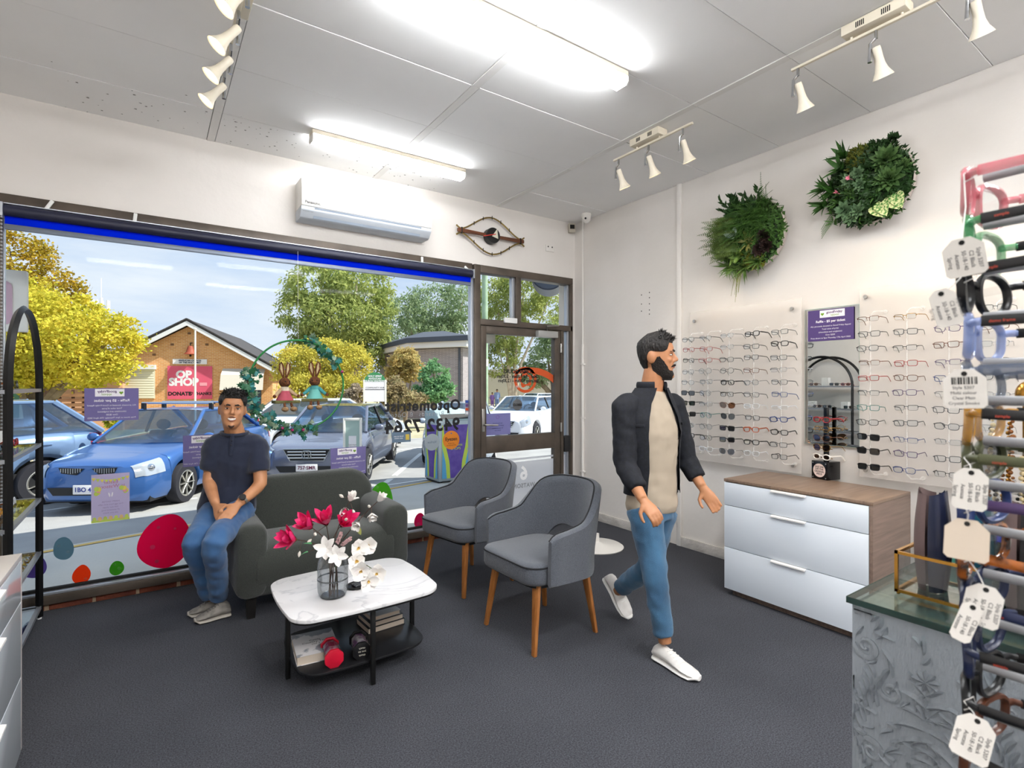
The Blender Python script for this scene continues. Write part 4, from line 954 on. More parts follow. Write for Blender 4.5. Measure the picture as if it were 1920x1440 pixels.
for k, (py, fc, tc, st, nm, ln) in enumerate(hero):
    z = 1.48-(py-720)*.5/985; HZ.append(z)
    MB().cyl((0, .03, z+.022-1.0*0), (0, .03+ry-.012, z+.022), .0048, n=12).build('peg', pegm, rk)
    tail = 'first' if k == 0 else ORD[k] if k < 11 else ['twelfth', 'thirteenth'][k-11]
    g = glasses(st, fc, ln, f'{nm} spectacles, {tail} from the top of the foreground peg rack', 'spectacles on the foreground peg rack', (rx, ry-.004, z), (radians(R.uniform(-3, 3)), radians(R.uniform(-1.5, 1.5)), pi+radians(R.uniform(-3, 3))), 'spectacles', 'glasses', tc)
    # demo print on the near temple
    xs = .0725
    if k in (1, 2, 3, 5, 6, 9, 10): 
        text('sample' if k != 3 else 'demo frame', .0036, mat('print red', '#b3402c', .5), g, frame((xs+.0035, .035, .0095), (0, 1, 0), (0, 0, 1)), 'temple_lettering', bold=.00005)
    if k in (4, 6, 7):
        lb_ = MB().bb((xs+.003, .06, -.002), (xs+.0042, .10, .018)).build('barcode_sticker', paper, g)
        bc = MB(); y = .065
        while y < .095: q = R.uniform(.0005, .0016); bc.bb((xs+.0042, y, .006), (xs+.0045, y+q, .016)); y += q+R.uniform(.0007, .0015)
        bc.build('barcode', MATS['print black'], lb_)['kind'] = 'stuff'
# price tags: (px, py, rack index, paper, turn, size, content)
for px, py, k, pm, an, sw, sh_, cont in ((1808, 482, 0, paper, 8, .029, .034, 'T'), (1773, 577, 2, paper, 14, .019, .034, 'T'), (1809, 729, 4, paper, 2, .030, .035, 'B'), (1819, 917, 6, paper, -3, .024, .037, 'T'), (1812, 1012, 7, paper_b, -2, .031, .036, ''),
                                         (1842, 1135, 8, paper, -10, .026, .036, 'T'), (1812, 1166, 9, paper, -18, .015, .036, 'T'), (1824, 1384, 11, paper, -12, .027, .038, 'T')):
    g = [o_ for o_ in COL.objects if o_.get('group') == 'spectacles on the foreground peg rack'][k]
    c = W(px, py, .470); v = ray(px, py).normalized(); side = v.cross(Vector((0, 0, 1))).normalized()
    side = (Matrix.Rotation(radians(-an), 4, v) @ side); upv = side.cross(v).normalized()
    bpy.context.view_layer.update(); G = g.matrix_world.inverted()
    M_ = G @ frame(c, side, upv)
    ch_ = .28*sw; poly = [(-sw/2, -sh_/2+.003), (-sw/2+.003, -sh_/2), (sw/2-.003, -sh_/2), (sw/2, -sh_/2+.003), (sw/2, sh_/2-ch_), (sw/2-ch_, sh_/2), (-sw/2+ch_, sh_/2), (-sw/2, sh_/2-ch_)]
    tg = MB().prism(poly, -.0003, .0003, M_).build('price_tag', pm, g)
    MB().prism([(.0022*cos(q), sh_/2-.004+.0022*sin(q)) for q in [2*pi*i/10 for i in range(10)]], .0003, .0006, M_).build('eyelet', dark, tg)
    if cont == 'T': text('Style 5207\nC2 Black\n50-18-140\nAcetate\nSpring', .0042, mat('tag ink', '#4a4a4e', .6), tg, M_ @ Matrix.Translation((0, -.003, .0008)) @ Matrix.Rotation(radians(-90), 4, 'Z'), 'tag_print', lines=1.2)
    if cont == 'B':
        bc = MB(); x = -sw*.30
        while x < sw*.30: q = R.uniform(.0004, .0014); bc.bb((x, .004, .0004), (x+q, .0105, .0007), M_); x += q+R.uniform(.0004, .0012)
        bc.build('barcode', MATS['print black'], tg)['kind'] = 'stuff'; text('Style 5207\nMulti colour\nClear Matt\nCrystal Smoke', .0036, MATS['tag ink'], tg, M_ @ Matrix.Translation((-.001, -.006, .0008)), 'tag_print', lines=1.3)
    hz = g.location.z+.010; hook = Vector((rx-.068, ry-.014, hz)); top = c+upv*(sh_/2-.004)
    pts = [G @ top, G @ (top.lerp(hook, .5)+side*.002), G @ hook, G @ (hook+Vector((.004, -.006, .006))), G @ (hook+Vector((.006, -.008, -.003))), G @ (hook+Vector((0, 0, -.008)))]
    MB().tube(pts, .0006, 5).build('tag_string', strm, tg)

# ================================================================ things on the plinth
zt = pz+.011
gb = onZ(1681, 1108, zt+.004); goldm = mat('polished gold', '#b8863a', .22, .9)
bx = thing('brass_glass_box', 'open glass box with brass edges on the grey plinth', 'box', (gb.x, gb.y, zt))
w1, l1, h1 = .115, .24, .072; e = .0025
for a, b in (((0, 0, .006), (0, -l1, .006)), ((w1, 0, .006), (w1, -l1, .006)), ((0, 0, .006), (w1, 0, .006)), ((0, -l1, .006), (w1, -l1, .006)),
             ((0, 0, h1), (0, -l1, h1)), ((w1, 0, h1), (w1, -l1, h1)), ((0, 0, h1), (w1, 0, h1)), ((0, -l1, h1), (w1, -l1, h1)), ((0, 0, .006), (0, 0, h1)), ((w1, 0, .006), (w1, 0, h1)), ((0, -l1, .006), (0, -l1, h1)), ((w1, -l1, .006), (w1, -l1, h1))):
    MB().bb([min(p, q)-e for p, q in zip(a, b)], [max(p, q)+e for p, q in zip(a, b)]).build('brass_edge', goldm, bx)
bg_ = glassmat('box glass', '#e3e6e6', .10)
for q in ([(0, 0, .006), (0, -l1, .006), (0, -l1, h1), (0, 0, h1)], [(w1, 0, .006), (w1, -l1, .006), (w1, -l1, h1), (w1, 0, h1)], [(0, 0, .006), (w1, 0, .006), (w1, 0, h1), (0, 0, h1)], [(0, -l1, .006), (w1, -l1, .006), (w1, -l1, h1), (0, -l1, h1)], [(0, 0, .005), (w1, 0, .005), (w1, -l1, .005), (0, -l1, .005)]): MB().face(q).build('glass_side', bg_, bx)
for x in (0.002, w1-.002):
    for y in (-.002, -l1+.002): MB().sphere((x, y, .002), .0032, 8, 6).build('ball_foot', goldm, bx)
def case(label, y, col, lin):
    t = thing('glasses_case', label, 'glasses case', (gb.x+.058, gb.y+y, zt+.0065), 0, 'glasses cases in the brass edged box')
    for s, m in ((1, lin), (-1, col)):
        rings = []
        for k in range(13):
            f = k/12; z = .165*f; w_ = .032*(.55+.45*sin(pi*min(1, .12+f*.8)))**.7; b = .024*(.62+.38*sin(pi*min(1, .1+f*.8)))
            rings.append([(w_*cos(a), s*(.002+b*sin(a)), z+(.010*(1-abs(cos(a))) if k == 12 else 0)) for a in [pi*j/10 for j in range(11)]])
        MB().loft(rings, closed=False).loft([[(x*.94, yy-s*.003 if abs(yy) > .003 else yy, z) for x, yy, z in r_] for r_ in rings], closed=False).build('shell', m, t)
    MB().bb((.029, -.004, .05), (.033, .004, .12)).build('hinge', blackm, t)
ltaupe = mat('case lining taupe', '#6d5a58', .6); cnavy = mat('case navy satin', '#1c2238', .25); cteal = mat('case teal satin', '#0f4a5e', .25, .3)
case('glossy navy glasses case at the end of the brass edged box', -.034, cnavy, ltaupe); case('teal glasses case in the middle of the brass edged box', -.092, cteal, ltaupe); case('black glasses case behind the price tags', -.150, mat('case black', '#19191b', .3), ltaupe)
# boxed lens cleaner, dome and moss ball, chain stand
q = W(1880, 990, .93)
lb = thing('lens_kit_box', 'black printed carton with barcode behind the foreground tags', 'box', (1.22, .245, zt), radians(-12))
MB().bb((-.03, -.10, 0), (.03, .06, .105)).build('carton', mat('carton black', '#17171b', .35), lb, bevel=.001)
MB().bb((-.0306, -.10, .094), (-.0301, .06, .105)).build('purple_band', mat('carton purple', '#7a2a9a', .3, noise_=(20, '#2a4ad0', .45, .55)), lb)
MB().bb((-.0308, -.07, .02), (-.0302, -.02, .055)).build('barcode_panel', whitep, lb)
for k in range(14): MB().bb((-.0312, -.067+.0032*k, .028), (-.0308, -.0655+.0032*k+R.uniform(0, .001), .052)).build('barcode_bar', MATS['print black'], lb)
text('LENS CLEANER\ncontains 50 ml\nkeep dry', .008, whitep, lb, XR((-.0312, -.02, .078)) , 'carton_print')
dm_ = onZ(1785, 955, zt+.05); td = MB().lathe([(.03, 0), (.034, .02), (.028, .042), (.014, .054), (.001, .057)], 20).build('teal_dome', mat('teal glaze', '#5fae9e', .3)); td.location = (1.36, .43-.06, zt)
tag(td, 'small teal domed pot standing behind the glasses cases', 'pot')
mbm = MB()
for _ in range(160): 
    d = rndir((0, 0, 1), 1.3); leaf(mbm, (d.x*.022, d.y*.022, .030+d.z*.022), d, (0, 0, 1), .014, .006, .2, .2, 2)
mbm.sphere((0, 0, .028), .026, 10, 8); ms = mbm.build('moss_ball', g2); ms.location = (1.43, .36, zt); tag(ms, 'green moss ball beside the teal pot on the plinth', 'moss ball')
cs = thing('chain_stand', 'gold stand hung with beaded eyewear chains at the right edge', 'display stand', (1.37, .262, zt))
MB().cyl((0, 0, .0), (0, 0, .33), .011, n=16).build('pole', goldm, cs)
MB().lathe([(.055, 0), (.055, .008), (.012, .014)], 24).build('base', goldm, cs)
MB().sphere((0, 0, .345), (.022, .022, .026), 16, 10).build('finial', goldm, cs)
for z in (.16, .235, .31): MB().lathe([(.010, z), (.062, z), (.062, z+.004), (.010, z+.004)], 28).build('clear_disc', bg_, cs)
beads = [mat('bead amber', '#7a4a22', .25), mat('bead cream', '#c9b48a', .3), mat('bead black', '#16130f', .25), goldm]
for k in range(26):
    a = 2*pi*k/26; m_ = MB(); z0 = (.31, .235, .16)[k % 3]; r_ = .058
    for j in range(15): m_.sphere((r_*cos(a)+R.uniform(-.002, .002), r_*sin(a)+R.uniform(-.002, .002), z0-.006-.0095*j), R.uniform(.003, .0055), 6, 5)
    c_ = m_.build('bead_chain', beads[k % 4], cs); c_['kind'] = 'stuff'
# ================================================================ on the coffee table
vz = ctz; vb = onZ(624, 1117, vz); vase_c = Vector((vb.x, vb.y, vz))
vs = thing('glass_vase', 'smoky grey glass vase of flowers on the marbled table', 'vase', vase_c)
smk = glassmat('smoke glass', '#dcdfe1', .08)
MB().lathe([(.052, .003), (.066, .012), (.073, .03), (.075, .06), (.075, .15), (.072, .18), (.060, .203), (.056, .212), (.0585, .216)], 36, cap=(True, False)).build('body', smk, vs)
MB().lathe([(.0745, .088), (.0762, .092), (.0745, .096)], 36, cap=(False, False)).build('glass_band', glassmat('smoke band', '#7f878c', .15), vs)
MB().lathe([(.048, 0), (.060, .004), (.055, .010), (.01, .011)], 30).build('thick_base', glassmat('smoke base', '#9aa1a5', .15), vs)
stemm = mat('brown twig', '#4a3428', .7); gstem = mat('green stem', '#54643a', .6)
mag = mat('magenta petal', '#d81a62', .5, noise_=(30, '#f06a9c', .5, .8)); whp = mat('white petal', '#efebe6', .55, noise_=(30, '#ddd2d2', .55, .8)); bud_m = mat('bud cream', '#d8d2c6', .6); sepal = mat('brown sepal', '#7a5a2c', .7); blush = mat('blush blossom', '#e0b7b7', .6)
VD = 2.60
def stem_pts(target, seed=0):
    a = vase_c+Vector((R.uniform(-.025, .025), R.uniform(-.025, .025), .012)); b = vase_c+Vector((R.uniform(-.03, .03), R.uniform(-.03, .03), .21)); t = Vector(target)
    m = b.lerp(t, .5)+Vector((R.uniform(-.01, .01), R.uniform(-.01, .01), .03))
    out = []
    for k in range(13):
        f = k/12
        if f < .4: q = f/.4; out.append(a.lerp(b, q))
        else: q = (f-.4)/.6; out.append(b*(1-q)**2+m*2*q*(1-q)+t*q*q)
    return out
def petals(mb, p, d, n, L_, W_, open_=.6, curl=-.3, layers=2, belly=1.0, rnd=.6):
    d = Vector(d).normalized(); a = d.orthogonal().normalized(); b = d.cross(a)
    for l_ in range(layers):
        o_ = open_*(1-.45*l_)
        for i in range(n):
            t = 2*pi*(i+.5*l_)/n+R.uniform(-.15, .15); leaf(mb, Vector(p), d+(a*cos(t)+b*sin(t))*o_*R.uniform(.8, 1.2), d, L_*R.uniform(.85, 1.1), W_, curl*R.uniform(.3, 1.2), .45, 8, belly=belly, rnd=rnd)
def branch(name, label, px, py, dep, kind, extra=()):
    t = thing(name, label, 'flower', (0, 0, 0), 0, 'artificial flowers in the glass vase')
    tip = W(px, py, dep); pts = stem_pts(tip); MB().tube(pts, [.0026]*8+[.002]*5, 6).build('stem', gstem if kind in ('orchid', 'lily') else stemm, t)
    d = (pts[-1]-pts[-3]).normalized(); mid = pts[8]
    if kind == 'magnolia':
        f = MB(); petals(f, tip, d, 5, .102, .042, .95, -.2, 2, .9, .7); f.build('bloom', mag, t, angle=70); c = MB(); petals(c, tip-d*.006, d, 3, .03, .02, .8, .1, 1); c.build('calyx', sepal, t)
    if kind == 'white':
        f = MB(); petals(f, tip, d, 4, .055, .034, .9, -.2, 2); f.build('bloom', whp, t, angle=70)
    if kind == 'lily':
        f = MB(); petals(f, tip, (d+Vector((-.3, -.6, .1))).normalized(), 6, .062, .034, 1.5, .3, 1); f.build('bloom', whp, t, angle=70)
    if kind == 'spike':
        f = MB()
        for k in range(70): p = mid.lerp(tip, k/70)+rndir(d, 2)*.008; f.sphere(p, .0045, 5, 4)
        f.build('blossom_spike', blush, t)['kind'] = 'stuff'
    for q in extra:
        kd, ex, ey, ed = q; p = W(ex, ey, ed); j = min(pts[7:], key=lambda s: (s-p).length)
        MB().tube([j, j.lerp(p, .5)+Vector((0, 0, .008)), p], .0014, 5).build('side_twig', stemm, t); dd = (p-j).normalized()
        f = MB()
        if kd == 'bud': f.tube([p-dd*.004, p+dd*.006, p+dd*.015, p+dd*.024], [.002, .0075, .007, .001], 8); f.build('bud', bud_m, t)
        if kd == 'white': petals(f, p, dd, 4, .050, .032, .9, -.2, 2); f.build('bloom', whp, t, angle=70)
        if kd == 'leaf': leaf(f, p, dd, (0, 0, 1), .05, .034, .2, .2, 5); f.build('leaf', gmat('olive leaf', '#7c7a35', '#5d6a2c'), t)
        if kd == 'gleaf': leaf(f, p, dd, (0, 0, 1), .04, .03, .2, .2, 5); f.build('leaf', gmat('bright leaf', '#4f9a5c', '#2f7a44'), t)
        if kd == 'orchid':
            fd = (Vector((-.3, -.9, .15))+rndir((0, -1, 0), .4)*.6).normalized(); petals(f, p, fd, 5, .050, .048, 1.9, .15, 1, 1.35, .5); f.build('bloom', whp, t, angle=70); c = MB(); petals(c, p, fd, 3, .018, .012, .7, -.2, 1); c.build('lip', mat('orchid lip', '#d7b86a', .6), t)
    return t
branch('magnolia_branch', 'magenta magnolia at the upper left of the bouquet', 585, 990, 2.55, 'magnolia', [('bud', 590, 1000, 2.5)])
branch('magnolia_branch', 'magenta magnolia at the top middle of the bouquet', 612, 985, 2.62, 'magnolia', [('bud', 583, 1012, 2.55)])
branch('magnolia_branch', 'magenta magnolia right of centre in the bouquet', 640, 985, 2.58, 'magnolia', [('bud', 648, 975, 2.5)])
branch('magnolia_branch', 'small magenta magnolia lowest on the left of the bouquet', 556, 1012, 2.50, 'magnolia', [('bud', 562, 1035, 2.5)])
branch('white_blossom_branch', 'tall white blossom twig rising from the middle of the bouquet', 655, 940, 2.62, 'white', [('white', 648, 955, 2.6), ('bud', 643, 932, 2.6), ('bud', 662, 957, 2.6), ('leaf', 668, 990, 2.55)])
branch('white_blossom_branch', 'white blossom twig leaning to the right of the bouquet', 708, 940, 2.62, 'white', [('white', 672, 980, 2.55), ('bud', 693, 950, 2.6), ('white', 697, 962, 2.6)])
branch('lily_stem', 'white lily low on the left of the bouquet', 612, 1028, 2.48, 'lily', [('gleaf', 585, 1020, 2.5), ('gleaf', 578, 1035, 2.5)])
branch('lily_stem', 'white lily in the middle of the bouquet', 632, 1040, 2.46, 'lily')
branch('blossom_spray', 'pale pink blossom spike in the middle of the bouquet', 640, 1000, 2.56, 'spike')
branch('blossom_spray', 'pale pink blossom spike right of the middle of the bouquet', 657, 1010, 2.58, 'spike')
branch('orchid_spray', 'white orchid spray drooping over the black dish', 700, 1068, 2.50, 'orchid', [('orchid', 672, 1027, 2.52), ('orchid', 690, 1022, 2.55), ('orchid', 668, 1052, 2.47), ('orchid', 690, 1090, 2.47), ('orchid', 706, 1075, 2.5), ('orchid', 676, 1070, 2.45)])
tb = onZ(672, 1100, vz); tr = thing('small_dish', 'small black oval dish beside the vase', 'dish', (tb.x, tb.y, vz), .2)
MB().lathe([(.045, 0), (.06, .004), (.068, .014), (.066, .015), (.056, .007), (.01, .005)], 28, Matrix.Diagonal((1, .8, 1, 1))).build('bowl', blackm, tr)
for k in range(3): MB().tube([(-.03, -.02+.018*k, .012), (.03, -.012+.018*k, .014)], .006, 8).build('wrapped_mint', mat('dark wrapper', '#33353a', .3), tr)
# books on the lower shelf
pagem = mat('book pages', '#cdbfae', .8)
def book(label, loc, rz, sx, sy, h, cover, title=None):
    t = thing('book', label, 'book', loc, rz, 'books on the lower table shelf')
    MB().bb((-sx/2, -sy/2, .0025), (sx/2-.004, sy/2-.004, h-.0025)).build('page_block', pagem, t)
    MB().bb((-sx/2-.003, -sy/2-.003, 0), (sx/2, sy/2, .0025)).bb((-sx/2-.003, -sy/2-.003, h-.0025), (sx/2, sy/2, h)).bb((-sx/2-.003, sy/2-.003, .0025), (sx/2, sy/2, h-.0025)).build('cover', cover, t, bevel=.0008)
    if title: text(title, .022, MATS['print black'], t, Matrix.Translation((0, 0, h+.0004)), 'cover_title')
    return t
blc = mat('book cover black', '#1b1b1d', .4); cow = mat('book cover blotched', '#dedbdb', .45, noise_=(7, '#8d9198', .52, .55))
sb_ = onZ(722, 1186, .11); z = .1105
for lab, w_, d_, h, c in (('thick black hardback at the bottom of the book stack', .215, .17, .032, blc), ('black hardback in the middle of the book stack', .20, .165, .028, blc), ('silver grey hardback on top of the book stack', .17, .15, .024, mat('book cover grey', '#a7a9ad', .35))):
    book(lab, (1.085, 2.90, z), radians(4), w_, d_, h, c); z += h+.0004
book('white book with grey blotches lying under the table edge', (.70, 2.80, .1105), radians(-6), .20, .25, .045, cow, 'Cattle\nCountry Tales\nvol 1')
# octagonal canisters lying on the shelf
clr = glassmat('canister clear', '#e9e9ea', .12)
def canister(label, near, far, m, lid_txt=None, fill='#c8496a'):
    t = thing('canister', label, 'canister', (0, 0, 0), 0, 'octagonal canisters on the lower shelf')
    a, b = Vector(near), Vector(far); d = (b-a).normalized(); M_ = Matrix.Translation(a) @ d.to_track_quat('Z', 'Y').to_matrix().to_4x4() @ Matrix.Rotation(pi/8, 4, 'Z')
    L_ = .15; oc = lambda r: [(r*cos(2*pi*k/8), r*sin(2*pi*k/8)) for k in range(8)]
    MB().prism(oc(.047), 0, .018, M_).build('lid', m, t, bevel=.003); MB().prism(oc(.047), L_-.012, L_, M_).build('base_cap', m, t, bevel=.002)
    MB().loft([[(x, y, z) for x, y in oc(.041)] for z in (.018, L_-.012)], (False, False), True, M_).build('clear_wall', clr, t)
    MB().prism(oc(.036), .05, L_-.02, M_).build('contents', mat('tissue '+fill, fill, .6, noise_=(25, '#e9e3e6', .4, .6)), t)
    if lid_txt: text(lid_txt, .014, mat('print cream', '#d8d4c4', .6), t, M_ @ Matrix.Rotation(-pi/8, 4, 'Z') @ Matrix.Translation((0, 0, -.0006)) @ Matrix.Rotation(pi, 4, 'X') @ Matrix.Rotation(pi/2*0, 4, 'Z'), 'lid_print', lines=1.2)
zc = .110+.0437
canister('clear octagonal canister with bright red lids on the lower shelf', onZ(627, 1236, zc), onZ(607, 1180, zc), mat('red plastic', '#c01530', .3))
canister('clear octagonal canister with black lids on the lower shelf', onZ(679, 1222, zc), onZ(662, 1172, zc), mat('black lid', '#131315', .3), 'thank\nyou so\nmuch', '#8a5a8a')
# low white round base of a stand by the right wall
rbs = thing('round_stand_base', 'white round floor base behind the near armchair', 'stand', (3.35, 3.50, 0))
MB().lathe([(.235, 0), (.24, .008), (.225, .018), (.06, .03), (.022, .05), (.02, .12), (.001, .121)], 40).build('disc', white_m, rbs)
# ================================================================ people
def head_rings(sc=1.0, zmin=0, zmax=1.0, n=40, m=26):
    hw = [(0, .024), (.06, .040), (.16, .054), (.3, .064), (.45, .070), (.6, .074), (.75, .073), (.87, .060), (.95, .038), (1, .004)]
    fr = [(0, .074), (.07, .083), (.14, .083), (.2, .080), (.27, .084), (.34, .085), (.42, .083), (.52, .080), (.6, .085), (.7, .086), (.82, .074), (.92, .046), (1, .004)]
    bk_ = [(0, .01), (.1, .03), (.2, .055), (.35, .078), (.5, .092), (.65, .100), (.78, .096), (.9, .068), (.97, .036), (1, .004)]
    out = []
    for j in range(m+1):
        z = zmin+(zmax-zmin)*j/m; a, f, b = smooth(z, hw), smooth(z, fr), smooth(z, bk_)
        ring = []
        for k in range(n):
            t = 2*pi*k/n; x = a*sin(t)*sc; c = cos(t); y = -(f*c if c > 0 else b*c)*sc
            if c > 0: y = -f*sc*(c**.8)
            ring.append((x, y, z*.235))
        out.append(ring)
    return out
def head_point(t, z, sc=1.0, H=.235):
    r_ = head_rings(sc, z, z, 72, 1)[0]; k = int(round(t/(2*pi)*72)) % 72; return Vector(r_[k])
def add_head(mb, M):
    mb.loft(head_rings(), M=M)
    mb.tube([(0, -.082, .137), (0, -.092, .118), (0, -.101, .102), (0, -.098, .094)], [.007, .009, .0125, .009], 10, M=M)    # nose
    for s in (-1, 1):
        mb.sphere((s*.011, -.090, .095), .0075, 8, 6, M)
        mb.sphere((s*.078, .014, .114), (.012, .021, .034), 12, 8, M @ Matrix.Rotation(s*.2, 4, 'Z'))                      # ears
        mb.sphere((s*.030, -.076, .146), (.022, .012, .007), 10, 6, M)                                                        # brow ridge
        mb.sphere((s*.038, -.066, .100), (.017, .014, .016), 10, 6, M)                                                        # cheek
    mb.sphere((0, -.080, .066), (.022, .010, .010), 10, 6, M); mb.sphere((0, -.079, .018), (.018, .012, .014), 10, 6, M)
def face(parent, M, smile=True, hair='#15110f', beard=0):
    ew = mat('eye white', '#e4dfd8', .3); ir = mat('iris brown', '#23140c', .2); hm = mat('hair '+hair, hair, .55, bump=(90, .8, (1, 1, .3))); lip = mat('lip', '#9a5a4c', .5)
    for s in (-1, 1):
        e_ = MB().sphere((s*.0305, -.0722, .127), (.0125, .0098, .0052), 12, 8, M).build('eye', ew, parent); MB().sphere((s*.0305, -.0805, .1272), (.0060, .0028, .0048), 10, 6, M).build('iris', ir, e_)
        MB().tube([(s*.013, -.0885, .1465), (s*.03, -.0875, .1500), (s*.048, -.0745, .1430)], [.0038, .0056, .0025], 6, M=M, flat=.8).build('eyebrow', hm, parent)
        MB().tube([(s*.019, -.0805, .1305), (s*.031, -.0825, .1325), (s*.043, -.0735, .1305)], .0022, 5, M=M).build('eyelid', MATS['skin lid'] if 'skin lid' in MATS else lip, parent)
    w_ = .029 if smile else .021
    def arc(z, d, y): return [(w_*u, -y+.020*u*u, z+d*u*u) for u in (-1, -.6, -.2, .2, .6, 1)]
    if smile: MB().tube(arc(.0600, .0100, .0905), [.001, .0058, .0074, .0074, .0058, .001], 6, M=M, flat=.6).build('teeth', mat('teeth', '#eae6dd', .3), parent)
    MB().tube(arc(.0680 if smile else .066, .0065, .0905), [.001, .0020, .0024, .0024, .0020, .001], 6, M=M).build('lip', lip, parent)
    MB().tube(arc(.0520 if smile else .0615, .0140 if smile else .004, .0895), [.001, .0028, .0036, .0036, .0028, .001], 6, M=M).build('lip', lip, parent)
    if beard:
        bm_ = mat('beard '+hair, '#1f1814', .85, bump=(160, .9))
        g = MB(); n, m = 30, 9; rows = []
        for j in range(m+1):
            row = []
            for k in range(n+1):
                u = -1+2*k/n; t = u*radians(112); zt_ = .50 if abs(u) > .72 else .20+.30*max(0, (abs(u)-.34)/.38)**1.2
                z = -.02+(zt_+.02)*j/m; p = head_point(t % (2*pi), max(0.0, z), 1.0+.055*sin(pi*min(1, (j+.6)/m)))
                q = Vector((p.x, p.y, z*.235)); row.append(q)
            rows.append(row)
        g.loft(rows, closed=False, M=M); bo = g.build('beard', bm_, parent)
        MB().tube([(u*.030, -.0935+.022*u*u, .0745-.012*u*u) for u in (-1, -.6, -.2, .2, .6, 1)], [.002, .005, .006, .006, .005, .002], 6, M=M).build('moustache', bm_, bo)
        if beard > 1: pass
    else:
        bm_ = mat('stubble', '#3a2720', .9)
        MB().tube([(u*.028, -.0905+.022*u*u, .0765-.008*u*u) for u in (-1, -.6, -.2, .2, .6, 1)], [.0008, .0018, .0022, .0022, .0018, .0008], 6, M=M).build('moustache', bm_, parent)
        MB().tube([(u*.022, -.0895+.02*u*u, .014+.016*u*u) for u in (-1, -.6, -.2, .2, .6, 1)], [.001, .006, .0085, .0085, .006, .001], 6, M=M, flat=.6).build('chin_beard', bm_, parent)
    g = MB(); n, m = 44, 12; rows = []
    for j in range(m+1):
        row = []
        for k in range(n):
            t = 2*pi*k/n; c = cos(t); u = abs((t+pi) % (2*pi)-pi)/pi            # 0 front .. 1 back
            zl = interp(u, [(0, .80), (.22, .80), (.30, .66), (.38, .60), (.44, .60), (.60, .62), (.66, .40), (.75, .24), (1, .16)])
            f = j/m; z = zl+(1.0-zl)*f**.8
            p = head_point(t, min(.999, z), 1.0); up_ = (.004 if j == 0 else .011+.012*max(0, c)*sin(pi*min(1, f*1.05))+.008*f)
            d = Vector((p.x, p.y, (z-.5)*.235)).normalized(); q = p+d*(up_ + .0045*noise.noise(Vector((t*6, z*22, 3))))
            row.append(q)
        rows.append(row)
    g.loft(rows, (False, True), True, M=M); ho = g.build('hair', hm, parent, angle=80)
    tf = MB()
    for _ in range(260):
        t = R.uniform(-1.5, 1.5); z = R.uniform(.80, .985); p = head_point(t % (2*pi), z, 1.0); d = Vector((p.x*1.0, p.y*.6, .09)).normalized()
        leaf(tf, p+d*.010, d+Vector((R.uniform(-.5, .9), R.uniform(-.5, .1), .1)), d, R.uniform(.020, .036), .007, .5, .3, 3)
    for v_ in range(len(tf.V)): tf.V[v_] = M @ tf.V[v_]
    tf.build('hair_tufts', hm, ho)['kind'] = 'stuff'
    return ho
def add_hand(mb, wrist, d, pn, side, curl=.5, spread=.16, sc=1.0, curls=None):
    """palm from the wrist along d; pn = palm normal (fingers curl towards it); side = +1 thumb on d x pn"""
    d = Vector(d).normalized(); pn = Vector(pn); pn = (pn-d*pn.dot(d)).normalized(); sx = d.cross(pn).normalized()*side; w_ = Vector(wrist)
    mb.tube([w_-d*.02*sc, w_+d*.02*sc, w_+d*.05*sc, w_+d*.085*sc], [(.024*sc, .018*sc), (.030*sc, .015*sc), (.038*sc, .014*sc), (.038*sc, .011*sc)], 12, up=sx)
    for i, (off, L_) in enumerate(((.028, .070), (.0095, .078), (-.0095, .073), (-.028, .058))):
        b = w_+d*(.083*sc)+sx*(off*sc); dd = (d+sx*(off*spread*6)).normalized(); cu = (curls[i] if curls else curl)
        pts = [b-dd*.015*sc, b]; p = b.copy(); a = 0
        for s_, L2 in ((.5, .42), (.9, .32), (1.0, .26)):
            a += cu*s_*.9; q = (dd*cos(a)+pn*sin(a)); p = p+q*(L_*L2*sc); pts.append(p.copy())
        mb.tube(pts, [.0095*sc, .0092*sc, .0088*sc, .0082*sc, .0065*sc], 8)
    b = w_+d*.022*sc+sx*.026*sc; t1 = b+(d*.55+sx*.75+pn*.25).normalized()*.036*sc; t2 = t1+(d*.9+sx*.25+pn*.35).normalized()*.03*sc; t3 = t2+(d*.95+pn*.3).normalized()*.022*sc
    mb.tube([b-sx*.012*sc, b, t1, t2, t3], [.013*sc, .0135*sc, .0105*sc, .0098*sc, .0075*sc], 8)
def limb(mb, pts, rs, n=14, sub=6, up=None):
    """smooth limb through joints"""
    P = [Vector(p) for p in pts]; out = []; rr = []
    for i in range(len(P)-1):
        p0, p1, p2, p3 = P[max(i-1, 0)], P[i], P[i+1], P[min(i+2, len(P)-1)]
        for k in range(sub):
            t = k/sub; q = p1+(p2-p1)*t; c = .5*((2*p1)+(p2-p0)*t+(2*p0-5*p1+4*p2-p3)*t*t+(3*p1-p0-3*p2+p3)*t**3); out.append(q.lerp(c, .55))
            a, b = rs[i], rs[i+1]
            rr.append(tuple(x+(y-x)*t for x, y in zip(a, b)) if isinstance(a, tuple) else a+(b-a)*t)
    out.append(P[-1]); rr.append(rs[-1]); mb.tube(out, rr, n, up=up)
